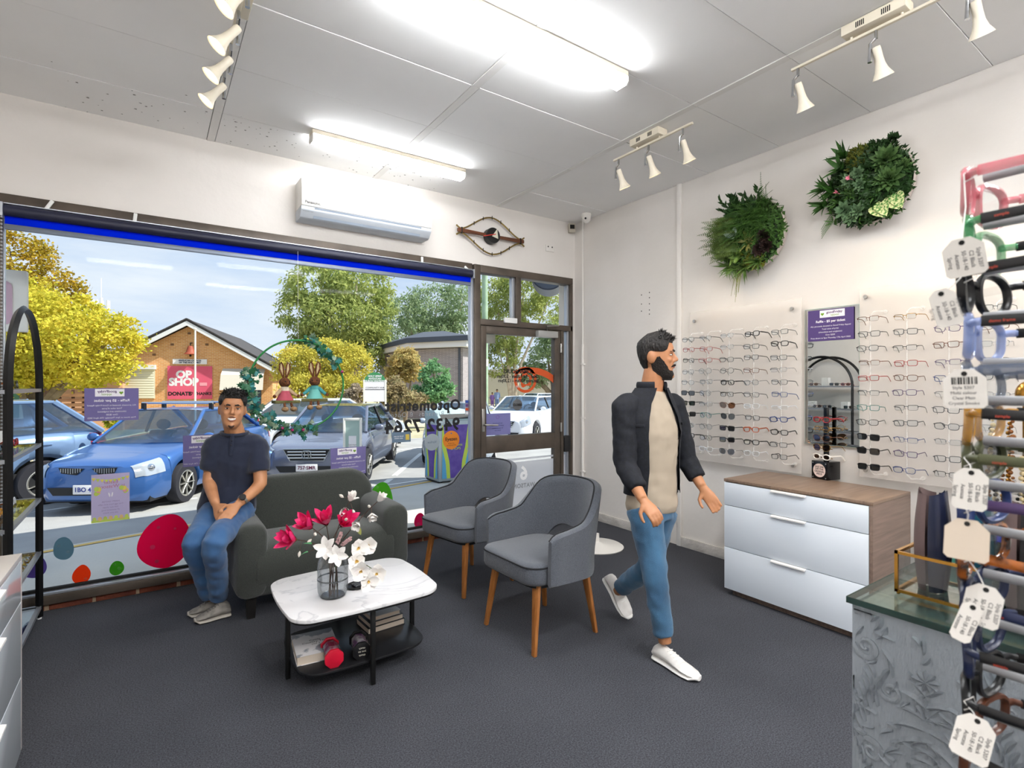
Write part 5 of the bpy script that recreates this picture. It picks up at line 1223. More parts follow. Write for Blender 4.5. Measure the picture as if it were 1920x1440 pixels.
def shoe(parent, heel, toe, upm, solem, h=.085, W_=.048, lift=0, name='shoe', upv=(0, 0, 1), lace=None):
    heel = Vector(heel); toe = Vector(toe); d = toe-heel; L_ = d.length; M_ = frame(heel, d, Vector(upv).cross(d))
    M_ = frame(heel, d, Vector(upv).cross(d)); rings = []; rs_ = []
    for x, w_, zt_, yo in ((-.005, .55, .62, 0), (.02, .74, .80, 0), (.10, .80, 1.0, 0), (.25, .80, 1.02, 0), (.38, .82, .92, 0), (.55, .95, .74, 0), (.72, 1.0, .56, 0), (.87, .88, .46, 0), (.96, .60, .36, 0), (1.0, .32, .26, 0)):
        a, b = W_*w_, h*zt_
        rings.append([(x*L_, a*cos(t)*(1 if sin(t) < .3 else .82), .020+max(0, (b-.02)*(sin(t)*.5+.5))) for t in [2*pi*k/16 for k in range(16)]])
        rs_.append([(x*L_*1.01, W_*w_*1.06*cos(t), .024*(sin(t)*.5+.5)+(.012 if x > .95 else 0)) for t in [2*pi*k/16 for k in range(16)]])
    s = MB().loft(rings, M=M_).build(name, upm, parent, angle=60)
    MB().loft(rs_, M=M_).build('sole', solem, s, angle=60)
    if lace:
        for k in range(5): x = L_*(.36+.07*k); z = h*(.93-.075*k)+.004; MB().tube([(x, -.020, z-.006), (x+.004, 0, z+.001), (x, .020, z-.006)], .0028, 5, M=M_).build('lace', lace, s)
    return s
def wrinkle(a, f, f2=0): return lambda c: a*(noise.noise(Vector((c.x*f, c.y*f, c.z*f*1.5)))+.5*noise.noise(c*f*2.3))
denim = mat('denim blue', '#3d6796', .85, noise_=(5, '#2b4d78', .35, .7), bump=(300, .3), sheen=.2); denim2 = mat('denim slate', '#3f6b8c', .85, noise_=(5, '#274a68', .35, .7), bump=(300, .3), sheen=.2)
navy_t = mat('navy cotton', '#1b2236', .9, bump=(350, .08), sheen=.25); skin1 = mat('skin tan', '#bd8660', .5, noise_=(12, '#ad7650', .4, .7)); skin2 = mat('skin olive', '#b67f5a', .5, noise_=(12, '#a6704c', .4, .7))
# ---------------- man perched on the sofa arm
m1 = thing('person', 'smiling man in navy tee and jeans perched on the sofa arm', 'person', (0.30, 3.85, 0))
bpy.context.view_layer.update(); off = -m1.location
def L1(px, py, d): return W(px, py, d)+off
pel, wst, chs, uch, nkb = L1(426, 952, 3.54), L1(432, 905, 3.57), L1(438, 862, 3.56), L1(440, 832, 3.55), L1(440, 810, 3.53)
hc = L1(433, 800, 3.47)                                                # chin base of the head
shR, shL = L1(403, 836, 3.49), L1(481, 835, 3.57)
elR, wrR = L1(393, 902, 3.47), L1(404, 944, 3.33); elL, wrL = L1(488, 906, 3.52), L1(449, 943, 3.335)
hpR, hpL = L1(404, 960, 3.47), L1(449, 960, 3.51); knR, knL = L1(364, 1020, 3.19), L1(402, 1018, 3.09); anR, anL = L1(394, 1121, 3.40), L1(412, 1124, 3.37)
side = (shL-shR).normalized(); face_d = side.cross(Vector((0, 0, 1))).normalized()   # roughly towards the camera
toc = (EYE+off-hc); toc.z = 0; toc.normalize()
HM = Matrix.Translation(hc+Vector((0, 0, -.012))) @ frame((0, 0, 0), Vector((0, 0, 1)).cross(-toc) * -1 if False else toc.cross(Vector((0, 0, 1))) * -1 if False else (-toc).cross(Vector((0, 0, 1))), -toc) @ Matrix.Rotation(radians(4), 4, 'Y') @ Matrix.Diagonal((1.0, 1.0, 1.06, 1))
b = MB(); add_head(b, HM)
limb(b, [uch, nkb, hc+Vector((0, 0, .05))-toc*.01], [(.085, .07), (.062, .060), (.056, .056)], up=side)
def torso(mb, g):
    limb(mb, [pel-Vector((0, 0, .07)), pel, wst, chs, uch, nkb-Vector((0, 0, .005))], [(.150+g, .110+g), (.170+g, .122+g), (.148+g, .108+g), (.168+g, .118+g), (.160+g, .098+g), (.075+g, .065+g)], 20, up=side)
    limb(mb, [uch+Vector((0, 0, .01)), shR], [.075+g, .062+g]); limb(mb, [uch+Vector((0, 0, .01)), shL], [.075+g, .062+g])
torso(b, -.016)
limb(b, [shR-Vector((0, 0, .01)), elR, wrR], [.046, .043, .027]); limb(b, [shL-Vector((0, 0, .01)), elL, wrL], [.046, .043, .028])
for q in ((hpR, knR, anR), (hpL, knL, anL)): limb(b, q, [.062, .042, .034])
hdR = (L1(412, 968, 3.27)-wrR); hdL = (L1(421, 972, 3.235)-wrL)
add_hand(b, wrR+hdR.normalized()*.015, hdR, face_d*-.6+Vector((.6, .2, -.2)), 1, .45, .05, .98)
add_hand(b, wrL+hdL.normalized()*.015, hdL, Vector((-.25, .55, -.8)), -1, .28, .10, .98)
remeshed(b, 'body', skin1, m1, .0058, 3, .5)
mat('skin lid', '#6f4630', .6); face(m1, HM, True, '#14100e', 0)
t_ = MB(); torso(t_, .010)
eR = shR.lerp(elR, .70); eL = shL.lerp(elL, .70)
limb(t_, [uch.lerp(shR, .45)+Vector((0, 0, .004)), shR+Vector((0, 0, -.002)), shR.lerp(elR, .35), eR], [.078, .074, .074, .070]); limb(t_, [uch.lerp(shL, .45)+Vector((0, 0, .004)), shL+Vector((0, 0, -.002)), shL.lerp(elL, .35), eL], [.078, .074, .074, .070])
tee = remeshed(t_, 'tee_shirt', navy_t, m1, .009, 9, .6, wrinkle(.006, 13))
cr_ = nkb+Vector((0, 0, -.012)); col_pts = [cr_+side*(.080*cos(a))+face_d*(-.0-.074*sin(a))*-1+Vector((0, 0, -.014*max(0, sin(a))+.010)) for a in [2*pi*k/24 for k in range(24)]]
MB().tube(col_pts, .011, 8, closed=True).build('collar', navy_t, tee)
fc = lambda p, o_: p+face_d*o_
MB().tube([fc(nkb+Vector((0, 0, -.004)), .078), fc(nkb.lerp(uch, .6), .098), fc(uch.lerp(chs, .6), .120)], [(.013, .004)]*3, 6, up=side).build('placket', navy_t, tee)
for k in (.25, .7): MB().sphere(fc(nkb.lerp(chs, .18+.32*k), .094+.026*k), .0045, 8, 6).build('button', mat('button black', '#0b0c10', .4), tee)
j_ = MB(); limb(j_, [pel+Vector((0, 0, .035)), pel-Vector((0, 0, .02)), pel-Vector((0, 0, .085))], [(.172, .126), (.180, .130), (.155, .118)], 18, up=side)
for q in ((hpR, knR, anR), (hpL, knL, anL)):
    e_ = q[2].lerp(q[1], .06); limb(j_, [q[0], q[0].lerp(q[1], .5), q[1], q[1].lerp(e_, .5), e_], [.100, .084, .068, .062, .056])
jn = remeshed(j_, 'jeans', denim, m1, .009, 4, .6, wrinkle(.008, 11))
wM = wrL-hdL.normalized()*.028; wt = MB().tube([wM-hdL.normalized()*.008, wM+hdL.normalized()*.008], .034, 20).build('watch_strap', steel, m1)
nw = (toc+Vector((0, 0, .8))).normalized(); MB().cyl(wM+nw*.026, wM+nw*.041, .020, n=20).build('watch_dial', mat('watch face', '#2a2c30', .25, .4), wt)
shm = mat('grey suede', '#8c8780', .85, noise_=(30, '#6d6862', .4, .7)); slm = mat('grey sole', '#a9a298', .7); lcm = mat('grey lace', '#6f6b66', .8)
shoe(m1, L1(418, 1146, 3.42).xy.to_3d()+Vector((0, 0, -off.z*0+.0)), L1(352, 1158, 3.33).xy.to_3d(), shm, slm, .10, .046, lace=lcm)
shoe(m1, L1(432, 1150, 3.36).xy.to_3d(), L1(364, 1172, 3.235).xy.to_3d(), shm, slm, .10, .048, lace=lcm)
# ---------------- man walking past the eyewear wall
m2 = thing('person', 'bearded man in dark jacket and white sneakers walking past the eyewear', 'person', (2.33, 2.02, 0))
bpy.context.view_layer.update(); off = -m2.location
pel, wst, chs, uch, nkb = L1(1222, 942, 2.98), L1(1224, 880, 2.97), L1(1222, 808, 2.96), L1(1218, 762, 2.96), L1(1222, 727, 2.95)
hc = L1(1240, 708, 2.92)
shR, shL = L1(1172, 765, 2.89), L1(1262, 762, 3.05)                    # right shoulder is nearer the camera
elR, wrR = L1(1172, 868, 2.86), L1(1205, 936, 2.72); elL, wrL = L1(1286, 858, 3.08), L1(1316, 912, 2.98)
hpR, hpL = L1(1208, 955, 2.93), L1(1238, 955, 3.02)
knR, anR = L1(1228, 1078, 2.80), L1(1247, 1205, 2.78); knL, anL = L1(1216, 1062, 3.03), L1(1158, 1108, 3.30)
side = (shL-shR).normalized(); face_d = side.cross(Vector((0, 0, 1))).normalized()
if face_d.dot(RV) < 0: face_d = -face_d
look = (RV*.93-FV*.38).normalized()                                    # he looks to the right of the picture
HM = Matrix.Translation(hc+Vector((0, 0, -.010))-look*.02) @ frame((0, 0, 0), (-look).cross(Vector((0, 0, 1))), -look) @ Matrix.Diagonal((1.0, 1.0, 1.06, 1))
b = MB(); add_head(b, HM); limb(b, [uch, nkb, hc+Vector((0, 0, .05))-look*.035], [(.085, .07), (.064, .062), (.058, .058)], up=side)
def torso2(mb, g):
    limb(mb, [pel-Vector((0, 0, .05)), pel, wst, chs, uch, nkb-Vector((0, 0, .01))], [(.150+g, .105+g), (.162+g, .115+g), (.146+g, .102+g), (.170+g, .116+g), (.162+g, .098+g), (.072+g, .065+g)], 20, up=side)
    limb(mb, [uch+Vector((0, 0, .01)), shR], [.075+g, .062+g]); limb(mb, [uch+Vector((0, 0, .01)), shL], [.075+g, .062+g])
torso2(b, -.026)
limb(b, [shR-Vector((0, 0, .01)), elR, wrR], [.046, .040, .027]); limb(b, [shL-Vector((0, 0, .01)), elL, wrL], [.046, .040, .027])
for q in ((hpR, knR, anR), (hpL, knL, anL)): limb(b, q, [.062, .042, .034])
hdR = L1(1228, 966, 2.66)-wrR; hdL = L1(1334, 938, 2.95)-wrL
add_hand(b, wrR+hdR.normalized()*.012, hdR, Vector((.35, .8, -.1)), -1, .75, .05, 1.0); add_hand(b, wrL+hdL.normalized()*.012, hdL, Vector((-.2, -.6, -.5)), 1, .5, .08, 1.0)
remeshed(b, 'body', skin2, m2, .0058, 3, .5); face(m2, HM, False, '#17120f', 1)
t_ = MB(); torso2(t_, .004); remeshed(t_, 'tee_shirt', mat('cream cotton', '#a99b89', .9, bump=(350, .06)), m2, .009, 5, .6, wrinkle(.005, 12))
# jacket: open shell with sleeves
jk = mat('black jacket', '#101218', .85, noise_=(60, '#181b24', .4, .7), bump=(200, .1))
J = MB(); rows = []; cen = [(pel+Vector((0, 0, .06)), .175, .130), (wst, .166, .122), (wst.lerp(chs, .5), .170, .126), (chs, .186, .134), (chs.lerp(uch, .6), .190, .126), (uch+Vector((0, 0, .02)), .165, .108), (nkb-Vector((0, 0, .0)), .095, .085)]
fine = []
for i in range(len(cen)-1):
    for k in range(4): f = k/4; fine.append((cen[i][0].lerp(cen[i+1][0], f), cen[i][1]+(cen[i+1][1]-cen[i][1])*f, cen[i][2]+(cen[i+1][2]-cen[i][2])*f))
fine.append(cen[-1])
for t in (0, .012):
    rows = []
    for i, (c, a, bb_) in enumerate(fine):
        op_ = radians(interp(i, [(0, 42), (12, 38), (20, 26), (24, 20)]))
        rows.append([c+side*((a-t)*sin(th))+face_d*((bb_-t)*cos(th)) + face_d*(.004*noise.noise(Vector((th*4, i*.5, 0)))) for th in [op_+(2*pi-2*op_)*k/40 for k in range(41)]])
    J.loft(rows, closed=False)
jo = J.build('jacket', jk, m2, angle=70)
for pts_, nm in (((shR, elR, wrR), 0), ((shL, elL, wrL), 1)):
    q0, q1, q2 = pts_; e_ = q1.lerp(q2, .72); s_ = MB(); limb(s_, [uch.lerp(q0, .62)+Vector((0, 0, .005)), q0+Vector((0, 0, .002)), q0.lerp(q1, .5), q1, q1.lerp(e_, .6), e_], [.072, .074, .068, .062, .056, .052], 16)
    remeshed(s_, 'sleeve', jk, jo, .010, 4, .6, wrinkle(.006, 15))
MB().tube([nkb+Vector((0, 0, .012))+side*(.082*sin(a))+face_d*(.074*cos(a)) for a in [radians(28)+radians(304)*k/24 for k in range(25)]], [(.022, .007)]*25, 8, up=(0, 0, 1)).build('collar', jk, jo)
for s in (-1, 1):
    c, a, bb_ = fine[14]; th = s*radians(62); p = c+side*(a*sin(th)*1.01)+face_d*(bb_*cos(th)*1.02); tn = (side*cos(th)-face_d*sin(th)*.7).normalized()
    MB().box((0, 0, 0), (.10, .006, .014), frame(p, tn, Vector((0, 0, 1)).cross(tn))).build('pocket_flap', jk, jo, bevel=.002)
j_ = MB(); limb(j_, [pel+Vector((0, 0, .04)), pel-Vector((0, 0, .02)), pel-Vector((0, 0, .085))], [(.140, .100), (.152, .110), (.140, .106)], 18, up=side)
for q in ((hpR, knR, anR), (hpL, knL, anL)):
    e_ = q[2].lerp(q[1], .12); limb(j_, [q[0], q[0].lerp(q[1], .5), q[1], q[1].lerp(e_, .5), e_], [.098, .084, .066, .060, .052])
remeshed(j_, 'jeans', denim2, m2, .009, 4, .6, wrinkle(.007, 11))
wsn = mat('white sneaker', '#e6e3df', .6, noise_=(20, '#d6d2cd', .4, .7)); wsl = mat('white sole', '#eeece8', .6)
h0 = onZ(1246, 1228, .0)+off; t0 = onZ(1300, 1258, 0.0)+off; d0 = (t0-h0).normalized()
shoe(m2, Vector((anR.x, anR.y, 0))-d0*.07, Vector((anR.x, anR.y, 0))+d0*.215, wsn, wsl, .092, .046, lace=wsl)
tb_ = onZ(1178, 1167, .0)+off; hb = L1(1145, 1108, 3.36); dn = (tb_-hb).normalized(); up_ = Vector((0, 0, 1))-dn*dn.z
shoe(m2, tb_+Vector((0, 0, .02))-dn*.275, tb_+Vector((0, 0, .02)), wsn, wsl, .092, .046, upv=(anL-(tb_-dn*.2)).normalized(), lace=wsl)
# ================================================================ outside: ground
def strip(name, label, ya, yb, m, dz=0, x0=-60, x1=90, n=14):
    """ground strip between two lines y = ya(x) and y = yb(x)"""
    xs = [x0+(x1-x0)*k/30 for k in range(31)]
    def fn(u, v):
        x = x0+(x1-x0)*u; a, b = ya(x), yb(x); y = a+(b-a)*v; return (x, y, gz(y)+dz)
    o_ = MB().grid(fn, 30, n).build(name, m); return tag(o_, label, kind='structure')
conc = mat('pale concrete', '#c7c3bb', .9, noise_=(.8, '#b3afa7', .35, .75), bump=(30, .2)); asph = mat('pale grey asphalt', '#a6a5a3', .92, noise_=(1.2, '#8f8e8d', .35, .75), bump=(60, .3))
verge = mat('dry verge', '#b9ad92', .95, noise_=(1.5, '#93906a', .4, .7)); lawn = mat('grass', '#8a9a50', .95, noise_=(2, '#6a7a3a', .4, .7), bump=(40, .8))
k1, k2 = onG(85, 1030), onG(360, 981); ksl = (k2.y-k1.y)/(k2.x-k1.x); kerb = lambda x: k1.y+(x-k1.x)*ksl if x < 12 else k1.y+(12-k1.x)*ksl
kerb_c = lambda x: max(5.2, kerb(x))
strip('footpath', 'pale concrete footpath outside the shop', lambda x: 4.62, kerb_c, conc)
strip('road', 'pale grey asphalt car park and road', kerb_c, lambda x: 19, asph)  # pale grey asphalt, mottled at random
strip('verge', 'dry grassy verge across the road', lambda x: 19, lambda x: 24, verge)
strip('churchyard', 'gravel and grass around the buildings across the road', lambda x: 24, lambda x: 160, mat('gravel', '#c2b8a6', .95, noise_=(.5, '#a2a274', .42, .62)))
yel_p = mat('yellow road paint', '#d6b060', .8); wht_p = mat('white road paint', '#e4e3df', .8)
def line(name, label, a, b, w_, m, dz=.006):
    a, b = Vector(a), Vector(b); d = (b-a).normalized(); s = Vector((-d.y, d.x, 0))*(w_/2); mb = MB(); n = 8
    mb.grid(lambda u, v: (lambda p: (p.x, p.y, gz(p.y)+dz))(a.lerp(b, u)+s*(2*v-1)), n, 1); o_ = mb.build(name, m); return tag(o_, label, kind='structure')
line('kerb_line', 'faded yellow kerb line', onG(-40, 1058), onG(840, 897), .10, yel_p)
for a, b, w_ in (((722, 906), (790, 850), .12), ((85, 928), (145, 915), .10), ((60, 962), (170, 945), .10), ((735, 846), (800, 838), .12), ((250, 952), (370, 934), .10), ((700, 914), (830, 895), .10), ((60, 870), (110, 862), .12), ((905, 838), (985, 832), .12)):
    line('bay_line', 'white painted parking line', onG(*a), onG(*b), w_, wht_p)
# awning over the footpath
a1, a2 = onG(85, 1050), onG(730, 932); sh_ = Vector((SUN.x/SUN.z, SUN.y/SUN.z, 0))*3.75; a1, a2 = a1+sh_, a2+sh_; dd = (a2-a1)/(a2.x-a1.x)
e0, e1 = a1+dd*(-14-a1.x), a1+dd*(13-a1.x)
aw = MB().prism([(e0.x, 4.8), (13, 4.8), (e1.x, e1.y), (e0.x, max(4.9, e0.y))], 3.46, 3.62).build('awning', mat('awning soffit', '#c9c6c0', .8)); tag(aw, 'flat awning roof over the footpath', kind='structure')
pf = MB().bb((-14, 4.7, 3.62), (13, 4.95, 4.4)).build('parapet', paint2); tag(pf, 'unseen parapet added above the awning to cast shade on the footpath', kind='structure')  # out of view; added to cast shade outside together with the awning
rs = thing('hanging_sign', 'round blue black sign hanging outside above the door', 'sign', (0, 0, 0))
cS = onY(1028, 513, 6.1); MB().cyl(cS+Vector((-.07, -.09, 0)), cS+Vector((.30, .36, 0)), .265, n=40).build('drum', mat('sign navy', '#3d4658', .4), rs)
ndir = Vector((-.37, -.45, 0)).normalized(); MB().cyl(cS+Vector((-.07, -.09, 0))+ndir*.004, cS+Vector((-.07, -.09, 0))+ndir*.008, .245, n=40).build('sign_face', mat('sign face', '#566175', .4), rs)
MB().cyl(cS+Vector((.1, .12, .25)), cS+Vector((.1, .12, 3.46-cS.z)), .012, n=8).build('hanger', blackm, rs)
text('OPTO', .12, whitep, rs, frame(cS+Vector((-.07, -.09, -.09))+ndir*.012, Vector((0, 0, 1)).cross(ndir), (0, 0, 1)))
# ================================================================ cars
tyre = mat('tyre rubber', '#23232a', .8); rimm = mat('alloy rim', '#b9b7b0', .35, .8); cglass = glassmat('car glass', '#9fb3c6', .16); lampm = mat('lamp glass', '#b4bcc6', .12, .35, coat=.9); redl = mat('tail lamp', '#a3192c', .2, coat=.5); cdark = mat('car trim black', '#1b1c1f', .6); seatm = mat('car seat', '#3a4048', .9); chr2 = mat('car chrome', '#d0d2d4', .12, 1); plate_w = mat('number plate', '#e6e4e6', .5)
def car(label, paintm, wheel, rz, P, plate=None, group='cars parked outside', grille='bar', plate_ink='#6a2244'):
    L_, Wd, wb, r = P['L'], P['W'], P['wb'], P.get('r', .315); yf = -L_/2+P['fo']; yr = yf+wb; hw = Wd/2; tw = hw-.10
    wy, sx = (yf, P.get('sx', 1)) if P.get('ref', 'f') == 'f' else (yr, P.get('sx', 1))
    g = Vector(wheel); loc = g-Matrix.Rotation(rz, 3, 'Z') @ Vector((sx*tw, wy, 0)); loc.z = g.z
    t = thing('car', label, 'car', loc, rz, group); fz = gz(loc.y)
    wfn = lambda y: hw*smooth(y, [(-L_/2, .66), (-L_/2+.10, .83), (-L_/2+.35, .94), (-L_/2+.9, .99), (0, 1), (L_/2-.9, .99), (L_/2-.25, .93), (L_/2, .80)])
    top = P['top']; ra = r+.055; zb0 = .20
    def zb(y):
        z = zb0+(.05 if y < -L_/2+.1 else 0)
        for c in (yf, yr):
            if abs(y-c) < ra: z = max(z, r+sqrt(max(0, ra*ra-(y-c)**2))*1.0)
        return z
    FR = [(.93, 0), (1.0, .16), (1.012, .42), (1.0, .62), (.975, .80), (.92, .93), (.80, .99), (.45, 1.03), (0, 1.045)]
    def half(y):
        w_, b, tp_ = wfn(y), zb(y), smooth(y, top); b = min(b, tp_-.06)
        return [(w_*a, y, b+(tp_-b)*(f if f <= 1 else 1+(f-1)*.5)) for a, f in FR]
    ys = sorted(set([-L_/2, -L_/2+.03, -L_/2+.08]+[-L_/2+.12+(L_-.24)*k/46 for k in range(47)]+[L_/2-.08, L_/2-.03, L_/2]+[c+ra*q for c in (yf, yr) for q in (-1, -.995, -.96, -.88, -.75, -.5, 0, .5, .75, .88, .96, .995, 1)]))
    MB().loft([[(x, y, z) for x, y, z in half(q)]+[(-x, y, z) for x, y, z in reversed(half(q)[:-1])] for q in ys]).build('body_shell', paintm, t, angle=40)
    MB().bb((-hw*.86, -L_/2+.18, .17), (hw*.86, L_/2-.2, .52)).build('underbody', cdark, t)
    def patch(name, m, y0, y1, k0, k1, s, off_=.006, par=t):
        def fn(u, v):
            y = y0+(y1-y0)*u; h = half(y); k = k0+(k1-k0)*v; i = min(int(k), len(h)-2); f = k-i
            a, b = Vector(h[i]), Vector(h[i+1]); p = a.lerp(b, f); q = Vector((p.x, 0, p.z-.5)).normalized()*off_; p = p+q+Vector((0, -off_ if y < 0 else off_, 0)); return (s*p.x, p.y, p.z)
        return MB().grid(fn, 8, 6).build(name, m, par, angle=60)
    for s in (-1, 1):
        hl_ = patch('headlamp', lampm, -L_/2+.035, -L_/2+P.get('hl', .42), 3.0, 5.35, s); h4 = half(-L_/2+.20)[4]; MB().sphere((s*h4[0]*.985, -L_/2+.20, h4[2]), .055, 12, 8).build('lamp_bulb', chr2, hl_); patch('tail_lamp', redl, L_/2-.02, L_/2-.32, 3.2, 5.2, s)
    # glasshouse
    yA, yB, yC, yD = P['gh']; zr = P['H']; zA, zD = smooth(yA, top)+.01, smooth(yD, top)+.01; wa, wr = hw*.90, hw*.70
    def ws(y0, z0, w0, y1, z1, w1, bow_):
        return lambda u, v: ((2*u-1)*(w0+(w1-w0)*v), y0+(y1-y0)*v+bow_*(1-(2*u-1)**2)*-1, z0+(z1-z0)*v+.02*(1-(2*u-1)**2)*v)
    MB().grid(ws(yA, zA, wa*.97, yB, zr-.03, wr, .10), 10, 6).build('windscreen', cglass, t, angle=60)
    MB().grid(ws(yD, zD, wa*.93, yC, zr-.03, wr, -.08), 10, 6).build('rear_window', cglass, t, angle=60)
    def roof(u, v):
        a = 2*u-1; y = yB+(yC-yB)*v; return (a*wr*(1+.03*sin(pi*v)), y-.10*(1-a*a)*(1-v)+.08*(1-a*a)*v, zr-.03+.045*(1-a**4)*(.35+.65*sin(pi*(.12+.76*v)))*1.0)
    MB().grid(roof, 12, 10).build('roof', paintm, t, angle=60)
    ym = P.get('bp', (yB+yC)/2)
    for s in (-1, 1):
        zs_ = lambda y: smooth(y, top)+.005
        A = (s*wa*.97, yA+.05, zs_(yA+.05)); B = (s*wr, yB, zr-.03); C_ = (s*wr, yC, zr-.03); D = (s*wa*.93, yD-.05, zs_(yD-.05)); ml = (s*wa*.99, ym, zs_(ym)); mt = (s*wr, ym, zr-.03)
        MB().face([A, ml, mt, B]).build('side_window', cglass, t); MB().face([ml, D, C_, mt]).build('side_window', cglass, t)
        MB().tube([(s*wa*.97, yA, zA-.02), B], .032, 6).build('pillar', paintm, t); MB().tube([(s*wa*.94, yD, zD-.02), C_], .05, 6).build('pillar', paintm, t); MB().tube([ml, mt], .03, 6).build('pillar', cdark, t); MB().tube([B, C_], .026, 6).build('roof_rail', paintm, t)
        mr = MB().sphere((s*(hw+.09), yA+.28, zA+.06), (.10, .055, .07), 12, 8).build('wing_mirror', paintm, t)
        MB().cyl((s*(hw-.08), yA+.28, zA+.02), (s*(hw+.04), yA+.28, zA+.04), .02, n=8).build('mirror_arm', cdark, mr)
        for y in (ym-.18, ym+.75): MB().tube([(s*(hw+.004), y, zA-.14), (s*(hw+.02), y+.05, zA-.135), (s*(hw+.004), y+.14, zA-.135)], .012, 6).build('door_handle', paintm, t)
    for x in (-.34, .34):
        MB().bb((x-.22, yB+.30, .45), (x+.22, yB+.48, zr-.40)).build('seat', seatm, t, bevel=.05, seg=3); MB().sphere((x, yB+.40, zr-.30), (.13, .06, .10), 12, 8).build('head_rest', seatm, t)
    MB().tube([(.34+.17*cos(a), yA+.52+.05*sin(a), zA+.02+.16*sin(a)) for a in [2*pi*k/16 for k in range(16)]], .016, 6, closed=True).build('steering_wheel', cdark, t)
    # wheels
    for y in (yf, yr):
        for s in (-1, 1):
            M_ = Matrix.Translation((s*(tw+.02), y, r)) @ Matrix.Rotation(s*pi/2, 4, 'Y')
            w_ = MB().lathe([(r*.62, -.10), (r*.93, -.105), (r, -.08), (r, .06), (r*.95, .085), (r*.66, .085)], 32, M_, (False, False)).build('wheel', tyre, t)
            MB().lathe([(r*.66, .075), (r*.62, .085), (r*.60, .05), (.02, .04)], 28, M_, (False, True)).build('rim_dish', cdark, w_)
            n_ = P.get('spokes', 8); sp_ = MB()
            for k in range(n_): a = 2*pi*k/n_; sp_.tube([(.02*cos(a), .02*sin(a), .062), (r*.35*cos(a), r*.35*sin(a), .070), (r*.63*cos(a), r*.63*sin(a), .078)], [(.030, .012), (.024, .010), (.028, .010)], 6, up=(0, 0, 1), M=M_)
            sp_.lathe([(r*.60, .072), (r*.67, .084), (r*.63, .088), (r*.58, .078)], 28, M_, (False, False)).cyl((0, 0, .03), (0, 0, .085), .05, n=12, M=M_).build('spokes', rimm, w_)
    # nose
    yn = -L_/2-.006; zt_ = smooth(-L_/2, top)
    if grille == 'bar':
        gp = [(-.42, .10), (.42, .10), (.30, -.11), (-.30, -.11)]
        gr_ = MB().prism(gp, 0, .03, XF((0, yn+.02, zt_-.09))).build('grille', cdark, t)
        MB().tube([(x, yn-.012, zt_-.09+z) for x, z in gp], .014, 6, closed=True).build('grille_surround', chr2, gr_)
        for z in (.055, .0, -.055): MB().cyl((-.34, yn-.016, zt_-.09+z), (.34, yn-.016, zt_-.09+z), .013, n=8).build('grille_bar', chr2, gr_)
        bd = MB().tube([(x, yn-.035, zt_-.09+z) for x, z in rrect(.15, .13, .03, 3)], .011, 6, closed=True).build('badge', chr2, gr_)
        for s in (-1, 1): MB().cyl((s*.036, yn-.035, zt_-.045-.09), (s*.030, yn-.035, zt_-.09+.05), .011, n=8).build('badge_stroke', chr2, bd)
        MB().cyl((-.032, yn-.035, zt_-.09), (.032, yn-.035, zt_-.09), .010, n=8).build('badge_stroke', chr2, bd)
    elif grille == 'twin':
        for s in (-1, 1):
            gp = [(s*.06, .03), (s*.40, .045), (s*.36, -.035), (s*.16, -.06)]
            gp = gp if s > 0 else gp[::-1]
            gr_ = MB().prism(gp, 0, .03, XF((0, yn+.018, zt_-.06))).build('grille', cdark, t)
            for k in range(9): x = s*(.10+.033*k); MB().cyl((x, yn-.015, zt_-.10+.006*abs(k-4)), (x, yn-.015, zt_-.025), .006, n=6).build('grille_bar', chr2, gr_)
    MB().prism([(-.56, .06), (.56, .06), (.48, -.05), (-.48, -.05)], 0, .03, XF((0, yn+.022, .36))).build('lower_intake', cdark, t)
    if plate:
        p_ = MB().bb((-.19, yn-.03, .33), (.19, yn-.012, .46)).build('number_plate', plate_w, t, bevel=.004)
        text(plate, .088, mat('plate ink '+plate_ink, plate_ink, .5), p_, XF((0, yn-.032, .394)), bold=.0025)
    if P.get('racks'):
        for y in (yB+.25, yC-.3): MB().cyl((-wr*1.05, y, zr+.10), (wr*1.05, y, zr+.10), .018, n=8).build('roof_bar', chr2, t); [MB().bb((s*wr-.03, y-.03, zr-.02), (s*wr+.03, y+.03, zr+.10)).build('bar_foot', cdark, t) for s in (-1, 1)]
    return t
def sedan(L_=4.6, W_=1.76, H=1.43, hood=.92): return dict(L=L_, W=W_, wb=L_*.585, fo=.90, H=H, r=.315, top=[(-L_/2, .72), (-L_/2+.12, .775), (-L_/2+.5, hood-.09), (-L_/2+1.15, hood+.02), (-.35, hood+.06), (L_/2-.9, hood+.09), (L_/2-.15, hood+.06), (L_/2, hood-.12)], gh=(-L_/2+1.12, -L_/2+1.90, L_/2-1.45, L_/2-.62))
def suv(L_=4.5, W_=1.84, H=1.66): return dict(L=L_, W=W_, wb=2.65, fo=.9, H=H, r=.35, top=[(-L_/2, .78), (-L_/2+.12, .88), (-L_/2+.5, 1.02), (-L_/2+1.1, 1.09), (0, 1.10), (L_/2-.3, 1.14), (L_/2-.08, 1.08), (L_/2, .85)], gh=(-L_/2+1.0, -L_/2+1.75, L_/2-.75, L_/2-.12), spokes=5)
cA = mat('car steel blue', '#7691b5', .3, .35, coat=.8); cB = mat('car royal blue', '#3a66a6', .3, .45, coat=.8); cC = mat('car graphite', '#757a8c', .25, .45, coat=.9); cW = mat('car white', '#e6e9ee', .3, coat=.7); cS_ = mat('car silver', '#b9c4d2', .3, .4, coat=.8)
RZ = radians(-32)
pB = sedan(4.5, 1.72, 1.45); pB['racks'] = 1
car('blue sedan with roof bars parked facing the window', cB, onG(338, 942), RZ, pB, '1BO 4DF', grille='twin', plate_ink='#2a3a8a')
pC = sedan(4.7, 1.82, 1.44); pC['spokes'] = 5
